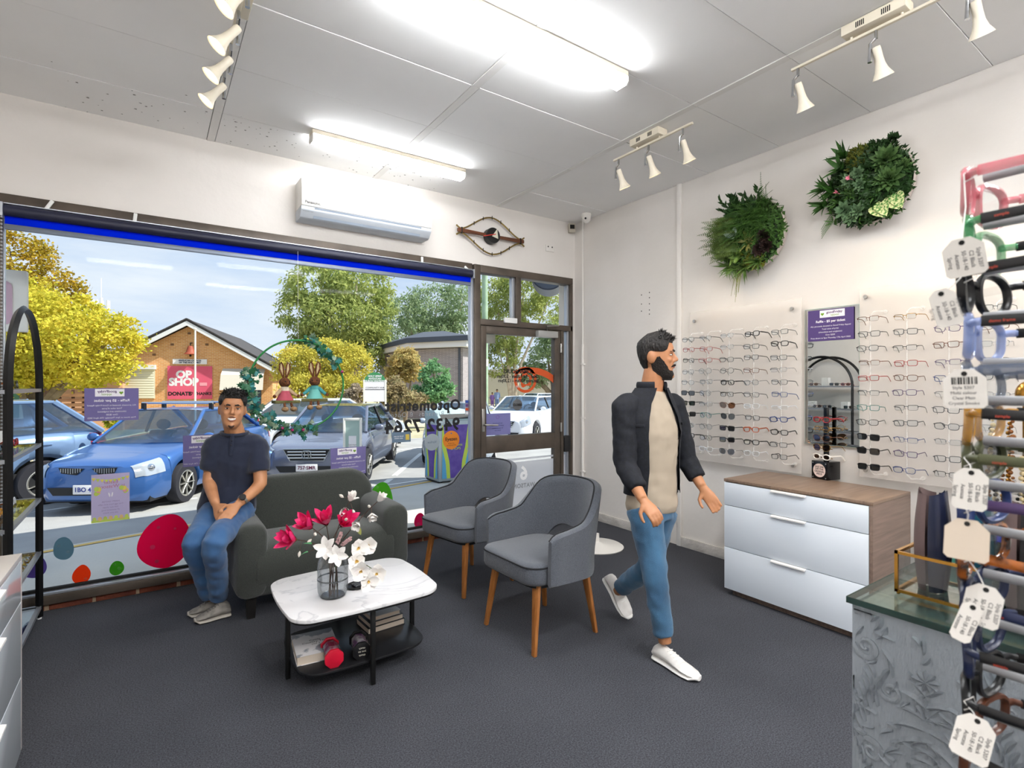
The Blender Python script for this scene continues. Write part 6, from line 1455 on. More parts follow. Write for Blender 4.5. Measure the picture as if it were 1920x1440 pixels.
car('graphite grey sedan with chrome grille parked facing the window', cC, onG(683, 900), RZ, pC, '757\u00b7SMR')
pA = suv(); pA.update(ref='r', sx=1); car('steel blue hatch at the left with its tail to the right', cA, onG(80, 945), radians(-66), pA)
pD = sedan(4.6, 1.76, 1.44); pD['sx'] = -1; car('pale silver sedan parked behind the purple bin', cS_, onG(802, 868), RZ, pD, 'VCX 208')
pE = suv(4.0, 1.76, 1.56); car('white hatchback parked outside the shop door', cW, onG(1002, 831), radians(-56), pE, 'OUS 64')
pF = suv(4.6, 1.8, 1.62); pF['sx'] = 1; car('white wagon passing behind the graphite sedan', cW, (6.2, 17.6, gz(17.6)), radians(80), pF)
pG = suv(4.4, 1.8, 1.65); car('distant white car on the road beyond the hatchback', cW, onG(1000, 778), radians(-75), pG)
# ================================================================ kerbside bin and signs
N_ = onG(823, 907); Lp = onG(795, 898); Rp = onG(874, 901)
a_ = (Rp-N_); a_.z = 0; a_.normalize(); bq = Vector((-a_.y, a_.x, 0)); BM = frame(N_, a_, bq)
bn = thing('litter_bin', 'purple, green and blue kerbside bin housing with black hood', 'bin', (0, 0, 0))
galv = mat('galvanised steel', '#aeb6b9', .45, .6); bw, bd, bh = .68, .62, 1.15
MB().bb((0, 0, .03), (bw, bd, bh), BM).build('housing', galv, bn, bevel=.01)
for x in (.05, bw-.05): MB().bb((x-.04, .05, 0), (x+.04, bd-.05, .03), BM).build('foot', cdark, bn)
vio = mat('bin violet', '#5a3f96', .5, noise_=(9, '#6d55a6', .4, .7)); lim = mat('bin lime', '#c3d64e', .5); sky_ = mat('bin sky blue', '#5aa5cf', .5)
for face_i, (M0, w_) in enumerate(((BM @ Matrix(((1, 0, 0, 0), (0, 0, -1, -.004), (0, 1, 0, 0), (0, 0, 0, 1))), bw), (BM @ Matrix(((0, 0, -1, -.004), (-1, 0, 0, bd), (0, 1, 0, 0), (0, 0, 0, 1))), bd))):
    x0, x1, z0, z1 = .06, w_-.05, .08, bh-.08
    pn_ = MB().bb((x0, z0, -.002), (x1, z1, .002), M0).build('door_panel', vio, bn)
    for s in (0, 1):
        X = (lambda q: x0+(x1-x0)*q) if s == 0 else (lambda q: x1-(x1-x0)*q)
        cv = [(interp(f, [(0, .30), (.3, .27), (.6, .14), (1, .04)]), z0+(z1-z0)*f) for f in [k/12 for k in range(13)]]; bl = [(interp(f, [(0, .17), (.3, .13), (.55, .02), (.62, 0)]), z0+(z1-z0)*f) for f in [k/12 for k in range(8)]]
        MB().face([(X(q), z, .0035) for q, z in cv]+[(X(0), z1, .0035), (X(0), z0, .0035)], M0).build('lime_sweep', lim, pn_); MB().face([(X(q), z, .0045) for q, z in bl]+[(X(0), z0, .0045)], M0).build('blue_sweep', sky_, pn_)
    text('Watsonia\nSHOPS', .07, lim, pn_, M0 @ Matrix.Translation(((x0+x1)/2, .66, .005)))
    MB().cyl((x1-.03, .6, .0), (x1-.03, .6, .012), .02, n=10, M=M0).build('lock', steel, bn)
pr = [(0, bh), (bw, bh)]; MB().loft([[BM @ Vector((x, y, z)) for y, z in ((0, bh), (0, bh+.03), (.08, bh+.12), (.22, bh+.19), (bd, bh+.21), (bd, bh))] for x in (0, bw)]).build('hood', mat('bin hood', '#9fb4b8', .5), bn, bevel=.006)
MB().face([BM @ Vector(p) for p in ((.05, -.004, bh+.03), (bw-.03, -.004, bh+.03), (bw-.03, .076, bh+.12), (.05, .076, bh+.12))]).build('deposit_flap', cdark, bn)
# standing frame sign on the footpath
fp = onG(661, 930); sg = thing('pavement_sign', 'white framed upright notice stand outside behind the sofa', 'sign', fp, radians(-28))
for x in (-.13, .13): MB().bb((x-.018, -.02, 0), (x+.018, .02, 1.27)).build('post', white_m, sg, bevel=.003)
for z in (.25, 1.25): MB().bb((-.13, -.02, z-.02), (.13, .02, z+.02)).build('rail', white_m, sg, bevel=.003)
MB().bb((-.115, -.004, .27), (.115, .004, 1.23)).build('pane', mat('notice board', '#a9c0bb', .3), sg); MB().bb((-.06, -.008, .62), (.06, -.005, .98)).build('notice', whitep, sg)
text('Clinic hours\nMon to Fri\nwalk in\nwelcome', .025, MATS['print black'], sg, XF((0, -.0095, .8)))
# ================================================================ buildings across the road
C0 = onG(345, 803); eC = Vector((.947, -.321, 0)); nC = Vector((-.321, -.947, 0))
def onC(px, py, d=0):
    r = ray(px, py); o_ = C0+nC*d; t = (o_-EYE).dot(nC)/r.dot(nC); p = EYE+r*t; return Vector(((p-o_).dot(eC), -d, p.z-C0.z))
chm = brickmat('church brick', '#e2a468', '#cf8c50', '#e0caa6', 4.2, .96, .32, .03)
ch_ = thing('church_hall', 'orange brick church hall with gable across the road', 'building', C0, atan2(eC.y, eC.x))
ap, er = onC(355, 607), onC(520, 694); hwid = er.x-ap.x; zap, zer = ap.z, er.z
el = (ap.x-hwid, zer); xl, xr = el[0], er.x-.25
MB().loft([[(x, y, z) for x, z in ((xl+.25, -.3), (xr, -.3), (xr, zer), (ap.x, zap-.12), (xl+.25, zer))] for y in (0, 12)]).build('brick_walls', chm, ch_)
tile_m = mat('dark roof tile', '#3f3d40', .8, noise_=(8, '#55504e', .4, .7)); barge = mat('white fascia', '#e6e6e8', .6)
for s in (-1, 1):
    a = Vector((ap.x, 0, zap+.10)); b = Vector((ap.x+s*(hwid+.25), 0, zer-.12+.0)); d = b-a; u_ = Vector((0, 0, .12))
    MB().loft([[a+Vector((0, y, 0)), b+Vector((0, y, 0)), b+Vector((0, y, 0))+u_, a+Vector((0, y, 0))+u_] for y in (-.45, 12.4)]).build('roof_slope', tile_m, ch_)
    MB().loft([[a+Vector((0, y, -.24)), b+Vector((0, y, -.24)), b+Vector((0, y, 0)), a+Vector((0, y, 0))] for y in (-.47, -.40)]).build('barge_board', barge, ch_)
    for k in range(26):
        f = (k+.5)/26; p = a+d*f+u_; M_ = Matrix.Translation(p+Vector((0, -.30, .01))) @ Matrix.Rotation(-atan2(d.z, d.x) if s > 0 else -atan2(d.z, d.x), 4, 'Y'); MB().box((0, 0, 0), (.20, .42, .05), M_).build('verge_tile', tile_m, ch_)
def wallbox(name, pa, pb, y0, y1, m, par=ch_):
    a, b = onC(*pa), onC(*pb); return MB().bb((min(a.x, b.x), -y1, min(a.z, b.z)), (max(a.x, b.x), -y0, max(a.z, b.z))).build(name, m, par)
cream = mat('cream shutter', '#ddd8c2', .6, bump=(1, .0)); shu = wallbox('roller_shutter', (219, 692), (291, 747), .02, .06, cream)
a, b = onC(219, 692), onC(291, 747); n_ = 12
for k in range(n_): z = b.z+(a.z-b.z)*(k+.5)/n_; MB().bb((a.x+.05, -.075, z-.045), (b.x-.05, -.06, z+.045)).build('shutter_slat', cream, shu, bevel=.01)
MB().bb((a.x-.05, -.22, a.z), (b.x+.05, 0, a.z+.22)).build('shutter_box', barge, ch_)
bnr = thing('shop_banner', 'pink banner reading OP SHOP DONATE on the brick hall', 'banner', ch_.location, ch_.rotation_euler[2])
a, b = onC(314, 686, .04), onC(398, 748, .04); bwid, bhei = b.x-a.x, a.z-b.z; MB().bb((a.x, -.05, b.z), (b.x, -.03, a.z)).build('cloth', mat('banner pink', '#e2607c', .7, noise_=(.6, '#d6506f', .4, .7)), bnr)
T = lambda x, z: XF((a.x+x*bwid, -.055, b.z+z*bhei))
text('OP\nSHOP', .31*bhei, whitep, bnr, T(.36, .62), bold=.03, lines=.72); text('DONATE', .15*bhei, MATS['print black'], bnr, T(.27, .16), bold=.012); text('\u2661 THANKS', .12*bhei, MATS['print black'], bnr, T(.74, .16), bold=.008)
MB().prism([(.10*bhei*q, .05*bhei) for q in (-1, 1)]+[(.10*bhei, -.05*bhei), (-.10*bhei, -.05*bhei)], 0, .003, T(.8, .45)).build('white_hand_print', mat('banner pale', '#eda0ae', .7), bnr)
cs_ = thing('church_sign', 'white name board above the pink banner', 'sign', ch_.location, ch_.rotation_euler[2]); a, b = onC(324, 673, .03), onC(388, 683, .03); MB().bb((a.x, -.05, b.z), (b.x, -.02, a.z)).build('board', whitep, cs_)
text('ANGLICAN CHURCH\nOF THE HOLY SPIRIT', (a.z-b.z)*.42, mat('print navy', '#23305a', .6), cs_, XF(((a.x+b.x)/2, -.055, (a.z+b.z)/2)), bold=.006)
bl_ = thing('church_bell', 'rust red bell hanging on the brick gable', 'bell', ch_.location, ch_.rotation_euler[2]); q = onC(357, 657, .3); rust = mat('rust red', '#9a4a34', .6)
MB().lathe([(.03, .45), (.12, .42), (.16, .30), (.20, .12), (.32, .0), (.30, -.01), (.02, .05)], 20, Matrix.Translation((q.x, -.3, q.z-.2))).build('bell_body', rust, bl_); MB().tube([(q.x, -.3, q.z+.22), (q.x, -.28, q.z+.40), (q.x, -.02, q.z+.42)], .03, 6).build('bracket', blackm, bl_); MB().sphere((q.x, -.3, q.z-.28), .06, 8, 6).build('clapper', blackm, bl_)
fp_ = thing('flag_pole', 'white flag pole standing before the brick hall', 'pole', onG(366, 812)); hgt = (812-617)*fp_.location.dot(FV)/FPX
MB().cyl((0, 0, 0), (0, 0, hgt), .05, .04, n=10).build('mast', white_m, fp_); MB().sphere((0, 0, hgt), .07, 10, 6).build('finial', white_m, fp_)
a, b = onC(418, 691, 0), onC(497, 731, 0); MB().loft([[(x, y, z) for y, z in ((0, a.z), (-.5, a.z-.35), (-.75, b.z), (-.70, b.z), (-.45, a.z-.4), (0, a.z-.1))] for x in (a.x, b.x)]).build('window_awning', mat('canvas beige', '#cdc6ba', .85), ch_)
wallbox('window', (424, 725), (490, 770), .01, .04, mat('dark window', '#3b4652', .1), ch_)
for px, py in ((355, 625), (323, 646), (388, 646), (289, 665)): wallbox('air_brick', (px-3, py-2), (px+3, py+2), .0, .03, mat('vent brown', '#7a5a44', .9), ch_)
# neighbouring house and timber fence at the left
hs = thing('neighbour_house', 'low brown brick house behind the yellow tree', 'building', onG(60, 812), radians(-8))
MB().bb((-12, 0, -.2), (2.2, 8, 3.0)).build('brick_walls', brickmat('brown brick', '#7a5a4a', '#68493c', '#8f7d6c', 4.2, .96, .32, .03), hs); MB().bb((1.1, -.08, -.2), (3.6, 3.0, 3.0)).build('render_wall', mat('peach render', '#cf9f7c', .9), hs)
MB().bb((2.0, -.12, .5), (2.35, -.07, 2.0)).build('slot_window', MATS['dark window'], hs); MB().loft([[(x, y, z) for y, z in ((-.7, 2.95), (-.7, 3.15), (4, 4.4), (8.6, 3.1), (8.6, 2.95))] for x in (-12.5, 4.0)]).build('roof', tile_m, hs)
wd = MB().bb((-2.6, -.06, .7), (.3, .02, 2.3)).build('window', mat('pale curtain', '#c9c6b4', .8), hs)
for k in range(5): MB().bb((-2.5+.6*k, -.08, .75), (-2.25+.6*k, -.055, 2.25)).build('curtain_stripe', mat('curtain green', '#4f7a62', .8), wd)
fa, fb = onG(86, 815), onG(162, 812); fn_ = thing('timber_fence', 'dark timber paling fence of horizontal planks beside the brick hall', 'fence', fa, atan2(fb.y-fa.y, fb.x-fa.x)); fl_ = (fb-fa).length
pk = mat('weathered plank', '#6d4b34', .9, noise_=(3, '#8f6a4a', .4, .7, (.6, 6, 6)))
for k in range(8): MB().bb((0, -.03, .12+.235*k), (fl_, .01, .12+.235*k+.15+.02*R.random())).build('plank', pk, fn_)
for x in (.1, fl_*.33, fl_*.66, fl_-.1): MB().bb((x-.06, .01, 0), (x+.06, .11, 2.1)).build('post', mat('post brown', '#4d3426', .9), fn_)
# grey brick hall behind the shrubs
bd = thing('grey_brick_hall', 'grey brick building with dark overhanging roof behind the shrubs', 'building', (0, 0, 0)); gb_ = brickmat('grey brick', '#9b9498', '#8a8488', '#b3acac', 4.2, .96, .32, .03)
fpn = [(W(712, 720, 44), 0), (W(768, 720, 36.5), 0), (W(868, 720, 34.5), 0), (W(905, 720, 38), 0), (W(905, 720, 52), 0), (W(720, 720, 54), 0)]; fpn = [p for p, _ in fpn]
zt2 = 1.48+(720-653)*35/985; zb2 = -1.0
MB().loft([[(p.x, p.y, z) for p in fpn] for z in (zb2, zt2)]).build('brick_walls', gb_, bd)
cen_ = sum((p for p in fpn), Vector())/len(fpn); ov = [(cen_+(p-cen_)*1.09) for p in fpn]; rf = mat('dark fascia', '#4a4e58', .6)
MB().loft([[(p.x, p.y, z) for p in ov] for z in (zt2+.05, zt2+.42)]).build('fascia', barge, bd); MB().loft([[(cen_.x+(p.x-cen_.x)*q, cen_.y+(p.y-cen_.y)*q, z) for p in ov] for q, z in ((1.03, zt2+.42), (1.02, zt2+.75), (.4, zt2+1.6))]).build('roof', rf, bd)
p = fpn[2]+(fpn[1]-fpn[2])*.08; MB().cyl((p.x, p.y-.1, zb2), (p.x, p.y-.1, zt2), .08, n=8).build('downpipe', rf, bd)
p0, p1 = fpn[2].lerp(fpn[3], .35), fpn[2].lerp(fpn[3], .95); MB().loft([[(q.x+.05, q.y-.12, z), (q.x, q.y+.05, z)][:1]+[(q.x, q.y-.02, z)] for q in (p0, p1) for z in (.2,)][:1]*2 if False else [[(p0.x, p0.y-.06, -.6), (p1.x, p1.y-.06, -.6), (p1.x, p1.y-.06, 1.6), (p0.x, p0.y-.06, 1.6)], [(p0.x, p0.y-.02, -.6), (p1.x, p1.y-.02, -.6), (p1.x, p1.y-.02, 1.6), (p0.x, p0.y-.02, 1.6)]]).build('window', mat('blue window', '#8fb2c9', .15), bd)
# long pale wall and railing seen through the door
lw = MB().bb((-9, -.2, -1), (9, .2, 3.4)).build('boundary_wall', mat('pale wall', '#d9cfc4', .9)); lw.location = W(990, 720, 62); lw.rotation_euler = (0, 0, -TH-.1); lw.location.z = -.2; tag(lw, 'long pale wall beyond the road seen through the door', kind='structure')
rl = thing('barrier_railing', 'pale railing beyond the road seen through the door', 'railing', Vector((W(960, 720, 48).x, W(960, 720, 48).y, -.9)), -TH)
for k in range(22): MB().cyl((-2.4+.24*k, 0, 0), (-2.4+.24*k, 0, 1.15), .025, n=5).build('bar', galv, rl)
for z in (.1, 1.15): MB().bb((-2.5, -.03, z-.03), (2.8, .03, z+.03)).build('rail', galv, rl)
# arched church notice board
nb = thing('notice_board', 'arched green and white notice board on the lawn', 'sign', W(703, 720, 24).xy.to_3d()+Vector((0, 0, -.85)), -TH+.25); s_ = 24/985
hw_ = 19.5*s_; zc_ = lambda py: 1.48+(720-py)*s_+.85
for x in (-hw_, hw_): MB().bb((x-.04, -.04, 0), (x+.04, .04, zc_(712))).build('post', white_m, nb)
MB().prism([(-hw_, zc_(753)), (hw_, zc_(753)), (hw_, zc_(716)), (-hw_, zc_(716))], 0, .06, XF((0, .03, 0))).build('white_board', whitep, nb); MB().prism([(hw_*cos(t), zc_(716)+(zc_(698)-zc_(716))*sin(t)) for t in [pi*k/20 for k in range(21)]], 0, .06, XF((0, .03, 0))).build('arched_top', mat('board green', '#3f8a58', .6), nb)
text('HOLY SPIRIT\nANGLICAN\nCHURCH WATSONIA', .11, whitep, nb, XF((0, -.035, zc_(710))), bold=.004); text('COMMUNITY HUB', .10, MATS['print black'], nb, XF((0, -.035, zc_(727))))
MB().bb((-hw_, -.035, zc_(731)), (hw_, -.03, zc_(730))).build('divider', cdark, nb)
# power pole, phone tower
pp = thing('power_pole', 'green painted power pole seen through the door glass', 'pole', onG(909, 806)); dpp = pp.location.dot(FV)
MB().cyl((0, 0, 0), (0, 0, 11), 6.5*dpp/985, 5*dpp/985, n=14).build('trunk', mat('pole green', '#9fb59a', .85, noise_=(3, '#87a083', .4, .7)), pp); MB().cyl((0, 0, 1.48+(720-687)*dpp/985-pp.location.z), (0, 0, 1.48+(720-674)*dpp/985-pp.location.z), 6.8*dpp/985, n=14).build('white_band', white_m, pp); MB().bb((-1.1, -.06, 10.2), (1.1, .06, 10.35)).build('cross_arm', cdark, pp)
tw_ = W(190, 720, 120); tt = thing('phone_tower', 'white telecommunications mast above the yellow tree', 'tower', (tw_.x, tw_.y, -.9)); zt3 = 1.48+(720-575)*120/985+.9
MB().cyl((0, 0, 0), (0, 0, zt3+2), .35, .28, n=10).build('mast', white_m, tt); MB().cyl((0, 0, zt3), (0, 0, zt3+6.5), .06, n=6).build('whip', white_m, tt)
for k in range(9): a = 2*pi*k/9; MB().box((1.45*cos(a), 1.45*sin(a), zt3+.3), (.32, .22, 2.3), rz=a).build('antenna_panel', white_m, tt); MB().cyl((0, 0, zt3-.2), (1.4*cos(a), 1.4*sin(a), zt3), .06, n=5).build('strut', galv, tt)
# ================================================================ trees and shrubs
def foliage(blobs, n, L_, W_, droop=.0, seed=1):
    rr = random.Random(seed); mb = MB(); V, F = mb.V, mb.F; tot = sum(b[1][0]*b[1][1]*b[1][2] for b in blobs)**1
    for c, r in blobs:
        m = int(n*(r[0]*r[1]*r[2])/tot); c = Vector(c)
        cl = max(5, m//38)
        for _ in range(cl):
            while 1:
                d = Vector((rr.uniform(-1, 1), rr.uniform(-1, 1), rr.uniform(-1, 1)))
                if .15 < d.length < 1: break
            f = d.length**.35/d.length; p = c+Vector((d.x*r[0]*f, d.y*r[1]*f, d.z*r[2]*f)); sz = min(r)*.16
            for _ in range(m//cl):
                q = p+Vector((rr.gauss(0, sz), rr.gauss(0, sz), rr.gauss(0, sz*.7))); t = Vector((rr.gauss(0, 1), rr.gauss(0, 1), rr.gauss(-droop, .7))).normalized(); s = t.cross(Vector((rr.gauss(0, 1), rr.gauss(0, 1), rr.gauss(0, 1))))
                if s.length < .1: continue
                s.normalize(); l, w2 = L_*rr.uniform(.6, 1.2), W_*rr.uniform(.6, 1.2); k = len(V); V += [q, q+t*l*.5+s*w2*.5, q+t*l, q+t*l*.5-s*w2*.5]; F.append((k, k+1, k+2, k+3))
    return mb
def leafmat(name, a, b, c=None, sc=.9):
    if name in MATS: return MATS[name]
    m = bpy.data.materials.new(name); m.use_nodes = True; MATS[name] = m; nt = m.node_tree; nt.nodes.clear(); l = nt.links.new; n = nt.nodes.new
    o_ = n('ShaderNodeOutputMaterial'); d = n('ShaderNodeBsdfDiffuse'); tr_ = n('ShaderNodeBsdfTranslucent'); mx_ = n('ShaderNodeMixShader'); mx_.inputs[0].default_value = .4
    t = n('ShaderNodeTexCoord'); z = n('ShaderNodeTexNoise'); z.inputs['Scale'].default_value = sc; z.inputs['Detail'].default_value = 8; z.inputs['Roughness'].default_value = .8; r = n('ShaderNodeValToRGB'); e_ = r.color_ramp.elements
    e_[0].position = .32; e_[0].color = (*hx(a), 1); e_[1].position = .68; e_[1].color = (*hx(b), 1)
    if c: q = e_.new(.5); q.color = (*hx(c), 1)
    l(t.outputs['Object'], z.inputs['Vector']); l(z.outputs[0], r.inputs[0]); l(r.outputs[0], d.inputs[0]); l(r.outputs[0], tr_.inputs[0]); l(d.outputs[0], mx_.inputs[1]); l(tr_.outputs[0], mx_.inputs[2]); l(mx_.outputs[0], o_.inputs[0]); return m
barkm = mat('grey bark', '#8a7a68', .9, noise_=(4, '#6a5c4c', .4, .7)); palebark = mat('pale gum bark', '#c9bba6', .85, noise_=(4, '#a89a86', .4, .7))
def tree(name, label, base_px, dep, blobs, n, L_, W_, fm, bark=barkm, tr=.18, droop=0, seed=1, group=None, cat='tree'):
    """blobs: (px, py, rx px, ry px, depth offset)"""
    s = dep/985; b = W(base_px, 720, dep); b.z = gz(b.y); t = thing(name, label, cat, b, 0, group)
    bl = [(W(x, y, dep+dz)-b, (rx_*s, rx_*s*.9, ry_*s)) for x, y, rx_, ry_, dz in blobs]
    cr_ = foliage(bl, n, L_, W_, droop, seed).build('crown', fm, t, angle=1); cr_['kind'] = 'stuff'
    tk = MB(); h = min(c.z for c, r in bl)
    for c, r in bl[:7]:
        tk.tube([(R.uniform(-.1, .1)*tr, R.uniform(-.1, .1)*tr, 0), Vector((c.x*.25, c.y*.25, c.z*.45)), Vector((c.x*.7, c.y*.7, c.z*.8)), c+Vector((0, 0, r[2]*.3))], [tr, tr*.75, tr*.45, tr*.15], 7)
    tk.build('trunk', bark, t); return t
yl = leafmat('autumn yellow leaves', '#efd45a', '#9aa038', '#d2c84c', 1.6); gm = leafmat('gum leaves', '#c9cc80', '#7d9458', '#a8b26a', .9); gm2 = leafmat('grey gum leaves', '#b3bd9a', '#6f8a68', '#95a87e', .9); olv = leafmat('olive gold leaves', '#e8d566', '#a3a64a', '#d0c660', 1.2); shr = leafmat('fresh shrub leaves', '#a8c890', '#5f9468', '#86b080', 1.5)
tree('maple_tree', 'yellow autumn tree at the left of the window view', 62, 21, [(70, 640, 95, 60, 0), (170, 650, 75, 62, -1), (30, 570, 70, 55, 1), (110, 590, 70, 40, 0), (215, 640, 40, 50, -1), (20, 680, 70, 50, -1), (130, 690, 85, 40, 0)], 32000, .17, .11, yl, seed=3, tr=.22)
tree('maple_tree', 'darker yellow tree rising behind the left of the window view', 20, 27, [(20, 490, 60, 60, 0), (85, 545, 55, 45, 0), (-30, 560, 70, 70, 0), (50, 600, 70, 50, 0)], 18000, .2, .13, leafmat('bronze leaves', '#c49a34', '#8a8a34', '#b39a3a', 1.2), seed=4, tr=.25)
tree('gum_tree', 'tall gum tree above the yellow shrubs', 650, 42, [(600, 540, 60, 45, 0), (670, 535, 60, 45, 0), (570, 590, 45, 45, -1), (640, 600, 75, 50, -1), (700, 590, 40, 55, 0), (620, 660, 70, 45, 0), (690, 650, 40, 50, 0)], 24000, .42, .14, gm, palebark, .4, .9, 5)
tree('gum_tree', 'gum tree behind the grey brick hall', 800, 60, [(760, 590, 50, 42, 0), (820, 580, 55, 45, 0), (870, 575, 45, 50, 0), (790, 630, 70, 35, 0), (850, 625, 60, 35, 0)], 16000, .5, .16, gm2, palebark, .4, .9, 6)
tree('gum_tree', 'gum tree seen through the lights above the door', 960, 46, [(925, 550, 40, 40, 0), (985, 540, 50, 45, 0), (1030, 570, 38, 35, 0), (945, 610, 45, 45, 0), (935, 665, 35, 40, 0)], 12000, .42, .13, gm, palebark, .17, .9, 7)
tree('gum_tree', 'rounded tree at the right of the door glass', 1040, 56, [(1025, 670, 32, 42, 0), (1060, 640, 40, 50, 0), (1000, 700, 24, 24, 0), (975, 690, 20, 18, 0)], 8000, .45, .16, gm2, barkm, .3, .5, 8)
tree('yellow_shrub', 'tall yellow shrub behind the hanging hoop', 600, 27, [(560, 690, 40, 40, 0), (610, 680, 45, 42, 0), (655, 690, 40, 45, 0), (580, 730, 50, 30, -1), (640, 735, 50, 30, -1)], 20000, .16, .10, olv, barkm, .12, 0, 9, cat='shrub')
tree('golden_shrub', 'golden olive bush before the grey brick wall', 760, 29, [(760, 675, 26, 22, 0), (745, 690, 22, 25, 0), (775, 695, 20, 22, 0)], 4500, .2, .12, leafmat('bronze gold leaves', '#dcc07c', '#a3a266', '#c8b47a', 1.5), barkm, .1, 0, 10, cat='shrub')
tree('green_shrub', 'fresh green shrub against the grey brick wall', 815, 27, [(815, 705, 24, 25, 0), (805, 735, 30, 22, 0), (830, 730, 20, 22, 0), (812, 685, 10, 12, 0)], 5000, .2, .12, shr, barkm, .09, 0, 11, cat='shrub')
tree('mixed_shrub', 'mixed low shrub beside the arched notice board', 740, 26, [(735, 735, 22, 30, 0), (755, 745, 22, 22, 0), (775, 750, 26, 14, 0), (720, 745, 14, 20, 0)], 5000, .18, .11, leafmat('mixed shrub leaves', '#bfc088', '#8a9a64', '#b3a080', 2), barkm, .08, 0, 12, cat='shrub')
tree('mixed_shrub', 'grey green bush left of the arched notice board', 668, 25, [(668, 745, 16, 25, 0), (655, 755, 18, 18, 0)], 2500, .18, .11, leafmat('grey shrub leaves', '#b3b6a4', '#84946f', '#bfae9e', 2), barkm, .07, 0, 13, cat='shrub')
tree('young_sapling', 'small bright sapling before the brick hall', 208, 26, [(208, 795, 9, 10, 0), (203, 788, 6, 6, 0)], 500, .16, .09, leafmat('sapling leaves', '#c9c24a', '#8aa03a', None, 2), barkm, .03, 0, 14, cat='sapling')
# far passers-by
def mini(label, px, ytop, ybot, dep, shirt, trous):
    s = dep/985; h = (ybot-ytop)*s; b = W(px, ybot, dep); t = thing('person', label, 'person', b, -TH); k = h/1.72
    sk_ = MB(); sk_.sphere((0, 0, 1.60*k), (.085*k, .10*k, .12*k), 12, 8).tube([(0, 0, 1.35*k), (0, 0, 1.52*k)], .055*k, 8)
    for sx in (-1, 1):
        limb(sk_, [(sx*.19*k, 0, 1.40*k), (sx*.25*k, .02, 1.1*k), (sx*.22*k, -.08*k, .86*k)], [.05*k, .042*k, .03*k]); limb(sk_, [(sx*.09*k, 0, .9*k), (sx*.10*k, -.02, .5*k), (sx*.10*k, 0, .05*k)], [.08*k, .06*k, .045*k]); sk_.box((sx*.10*k, -.05*k, .04*k), (.09*k, .24*k, .08*k))
    limb(sk_, [(0, 0, .85*k), (0, 0, 1.1*k), (0, 0, 1.42*k)], [(.16*k, .11*k), (.14*k, .10*k), (.17*k, .10*k)], up=(1, 0, 0)); remeshed(sk_, 'body', skin2, t, .03*k, 2, .5)
    sh2 = MB(); limb(sh2, [(0, 0, .80*k), (0, 0, 1.1*k), (0, 0, 1.44*k)], [(.20*k, .14*k), (.18*k, .13*k), (.19*k, .12*k)], up=(1, 0, 0))
    for sx in (-1, 1): limb(sh2, [(sx*.19*k, 0, 1.41*k), (sx*.25*k, .02, 1.1*k), (sx*.23*k, -.06*k, .95*k)], [.07*k, .06*k, .05*k])
    remeshed(sh2, 'shirt', shirt, t, .03*k, 2, .5); tr2 = MB()
    for sx in (-1, 1): limb(tr2, [(sx*.09*k, 0, .92*k), (sx*.10*k, -.02, .5*k), (sx*.10*k, 0, .10*k)], [.105*k, .085*k, .07*k])
    remeshed(tr2, 'trousers', trous, t, .03*k, 2, .5); MB().sphere((0, .015*k, 1.65*k), (.092*k, .105*k, .10*k), 12, 8).build('hair', mat('far hair', '#2a221e', .9), t)
mini('distant person in purple beside the railing across the road', 923, 736, 764, 46, mat('purple cloth', '#8a6ab0', .9), mat('purple skirt', '#7a5aa0', .9))
mini('distant person in pale blue shirt beside the railing', 932, 730, 765, 46, mat('blue cloth', '#8aa0c9', .9), mat('blue trousers', '#6a80ac', .9))
mini('grey shirted passer-by behind the blue sedan', 398, 752, 842, 15.5, mat('grey cloth', '#a7adb5', .9), mat('slate trousers', '#5a616b', .9))
# ================================================================ stickers, notices and lettering on the glass
GY = WY+.0265
def egg(label, cx_, cy_, w_, h_, col, spots, tilt=0, seed=0):
    c = onY(cx_, cy_, GY); e0_ = onY(cx_-w_/2, cy_, GY); e1_ = onY(cx_+w_/2, cy_, GY); t0_ = onY(cx_, cy_-h_/2, GY); b0_ = onY(cx_, cy_+h_/2, GY); a, b = (e1_.x-e0_.x)/2, (t0_.z-b0_.z)/2; rr = random.Random(seed)
    t = thing('egg_sticker', label, 'sticker', c, 0, 'egg stickers on the shop window'); t.rotation_euler = (0, radians(tilt), 0)
    p1_, p2_ = rr.uniform(0, 6), rr.uniform(0, 6)
    ol = [(a*cos(q)*(1-.14*sin(q))*(1+.03*sin(2*q+p1_)), b*sin(q)*(1+.03*sin(3*q+p2_))) for q in [2*pi*k/48 for k in range(48)]]
    MB().prism(ol, -.0008, 0, XF((0, 0, 0))).build('film', filmmat('film '+col, col), t)
    dk = tuple(x*.62 for x in hx(col)); dm_ = MATS.get('spot '+col) or mat('spot '+col, dk, .7)
    for x, z, r_ in spots: MB().prism([(x*a+r_*a*cos(q), z*b+r_*a*sin(q)) for q in [2*pi*k/16 for k in range(16)]], .0002, .0008, XF((0, 0, 0))).build('spot', dm_, t)
egg('large crimson egg sticker left of the seated man', 310, 1014, 98, 100, '#f0185e', [(-.35, .5, .07), (-.45, -.22, .1), (-.2, -.75, .08), (.3, .45, .06)], 8, 1)
egg('blue grey egg sticker low on the left of the window', 119, 1028, 39, 43, '#6d93a5', [(-.4, .3, .18), (.35, -.4, .18)], -8, 2)
egg('red orange egg sticker at the bottom left of the window', 153, 1077, 34, 35, '#f04a1c', [(.5, -.5, .2)], 5, 3)
egg('small green egg sticker beside the crimson one', 219, 1065, 27, 27, '#4aa82a', [(-.3, .5, .22), (.3, -.1, .28), (-.5, -.6, .15)], 0, 4)
egg('purple egg sticker behind the arched shelf', 64, 1062, 48, 44, '#6a5aa5', [(.4, .2, .15)], 0, 5)
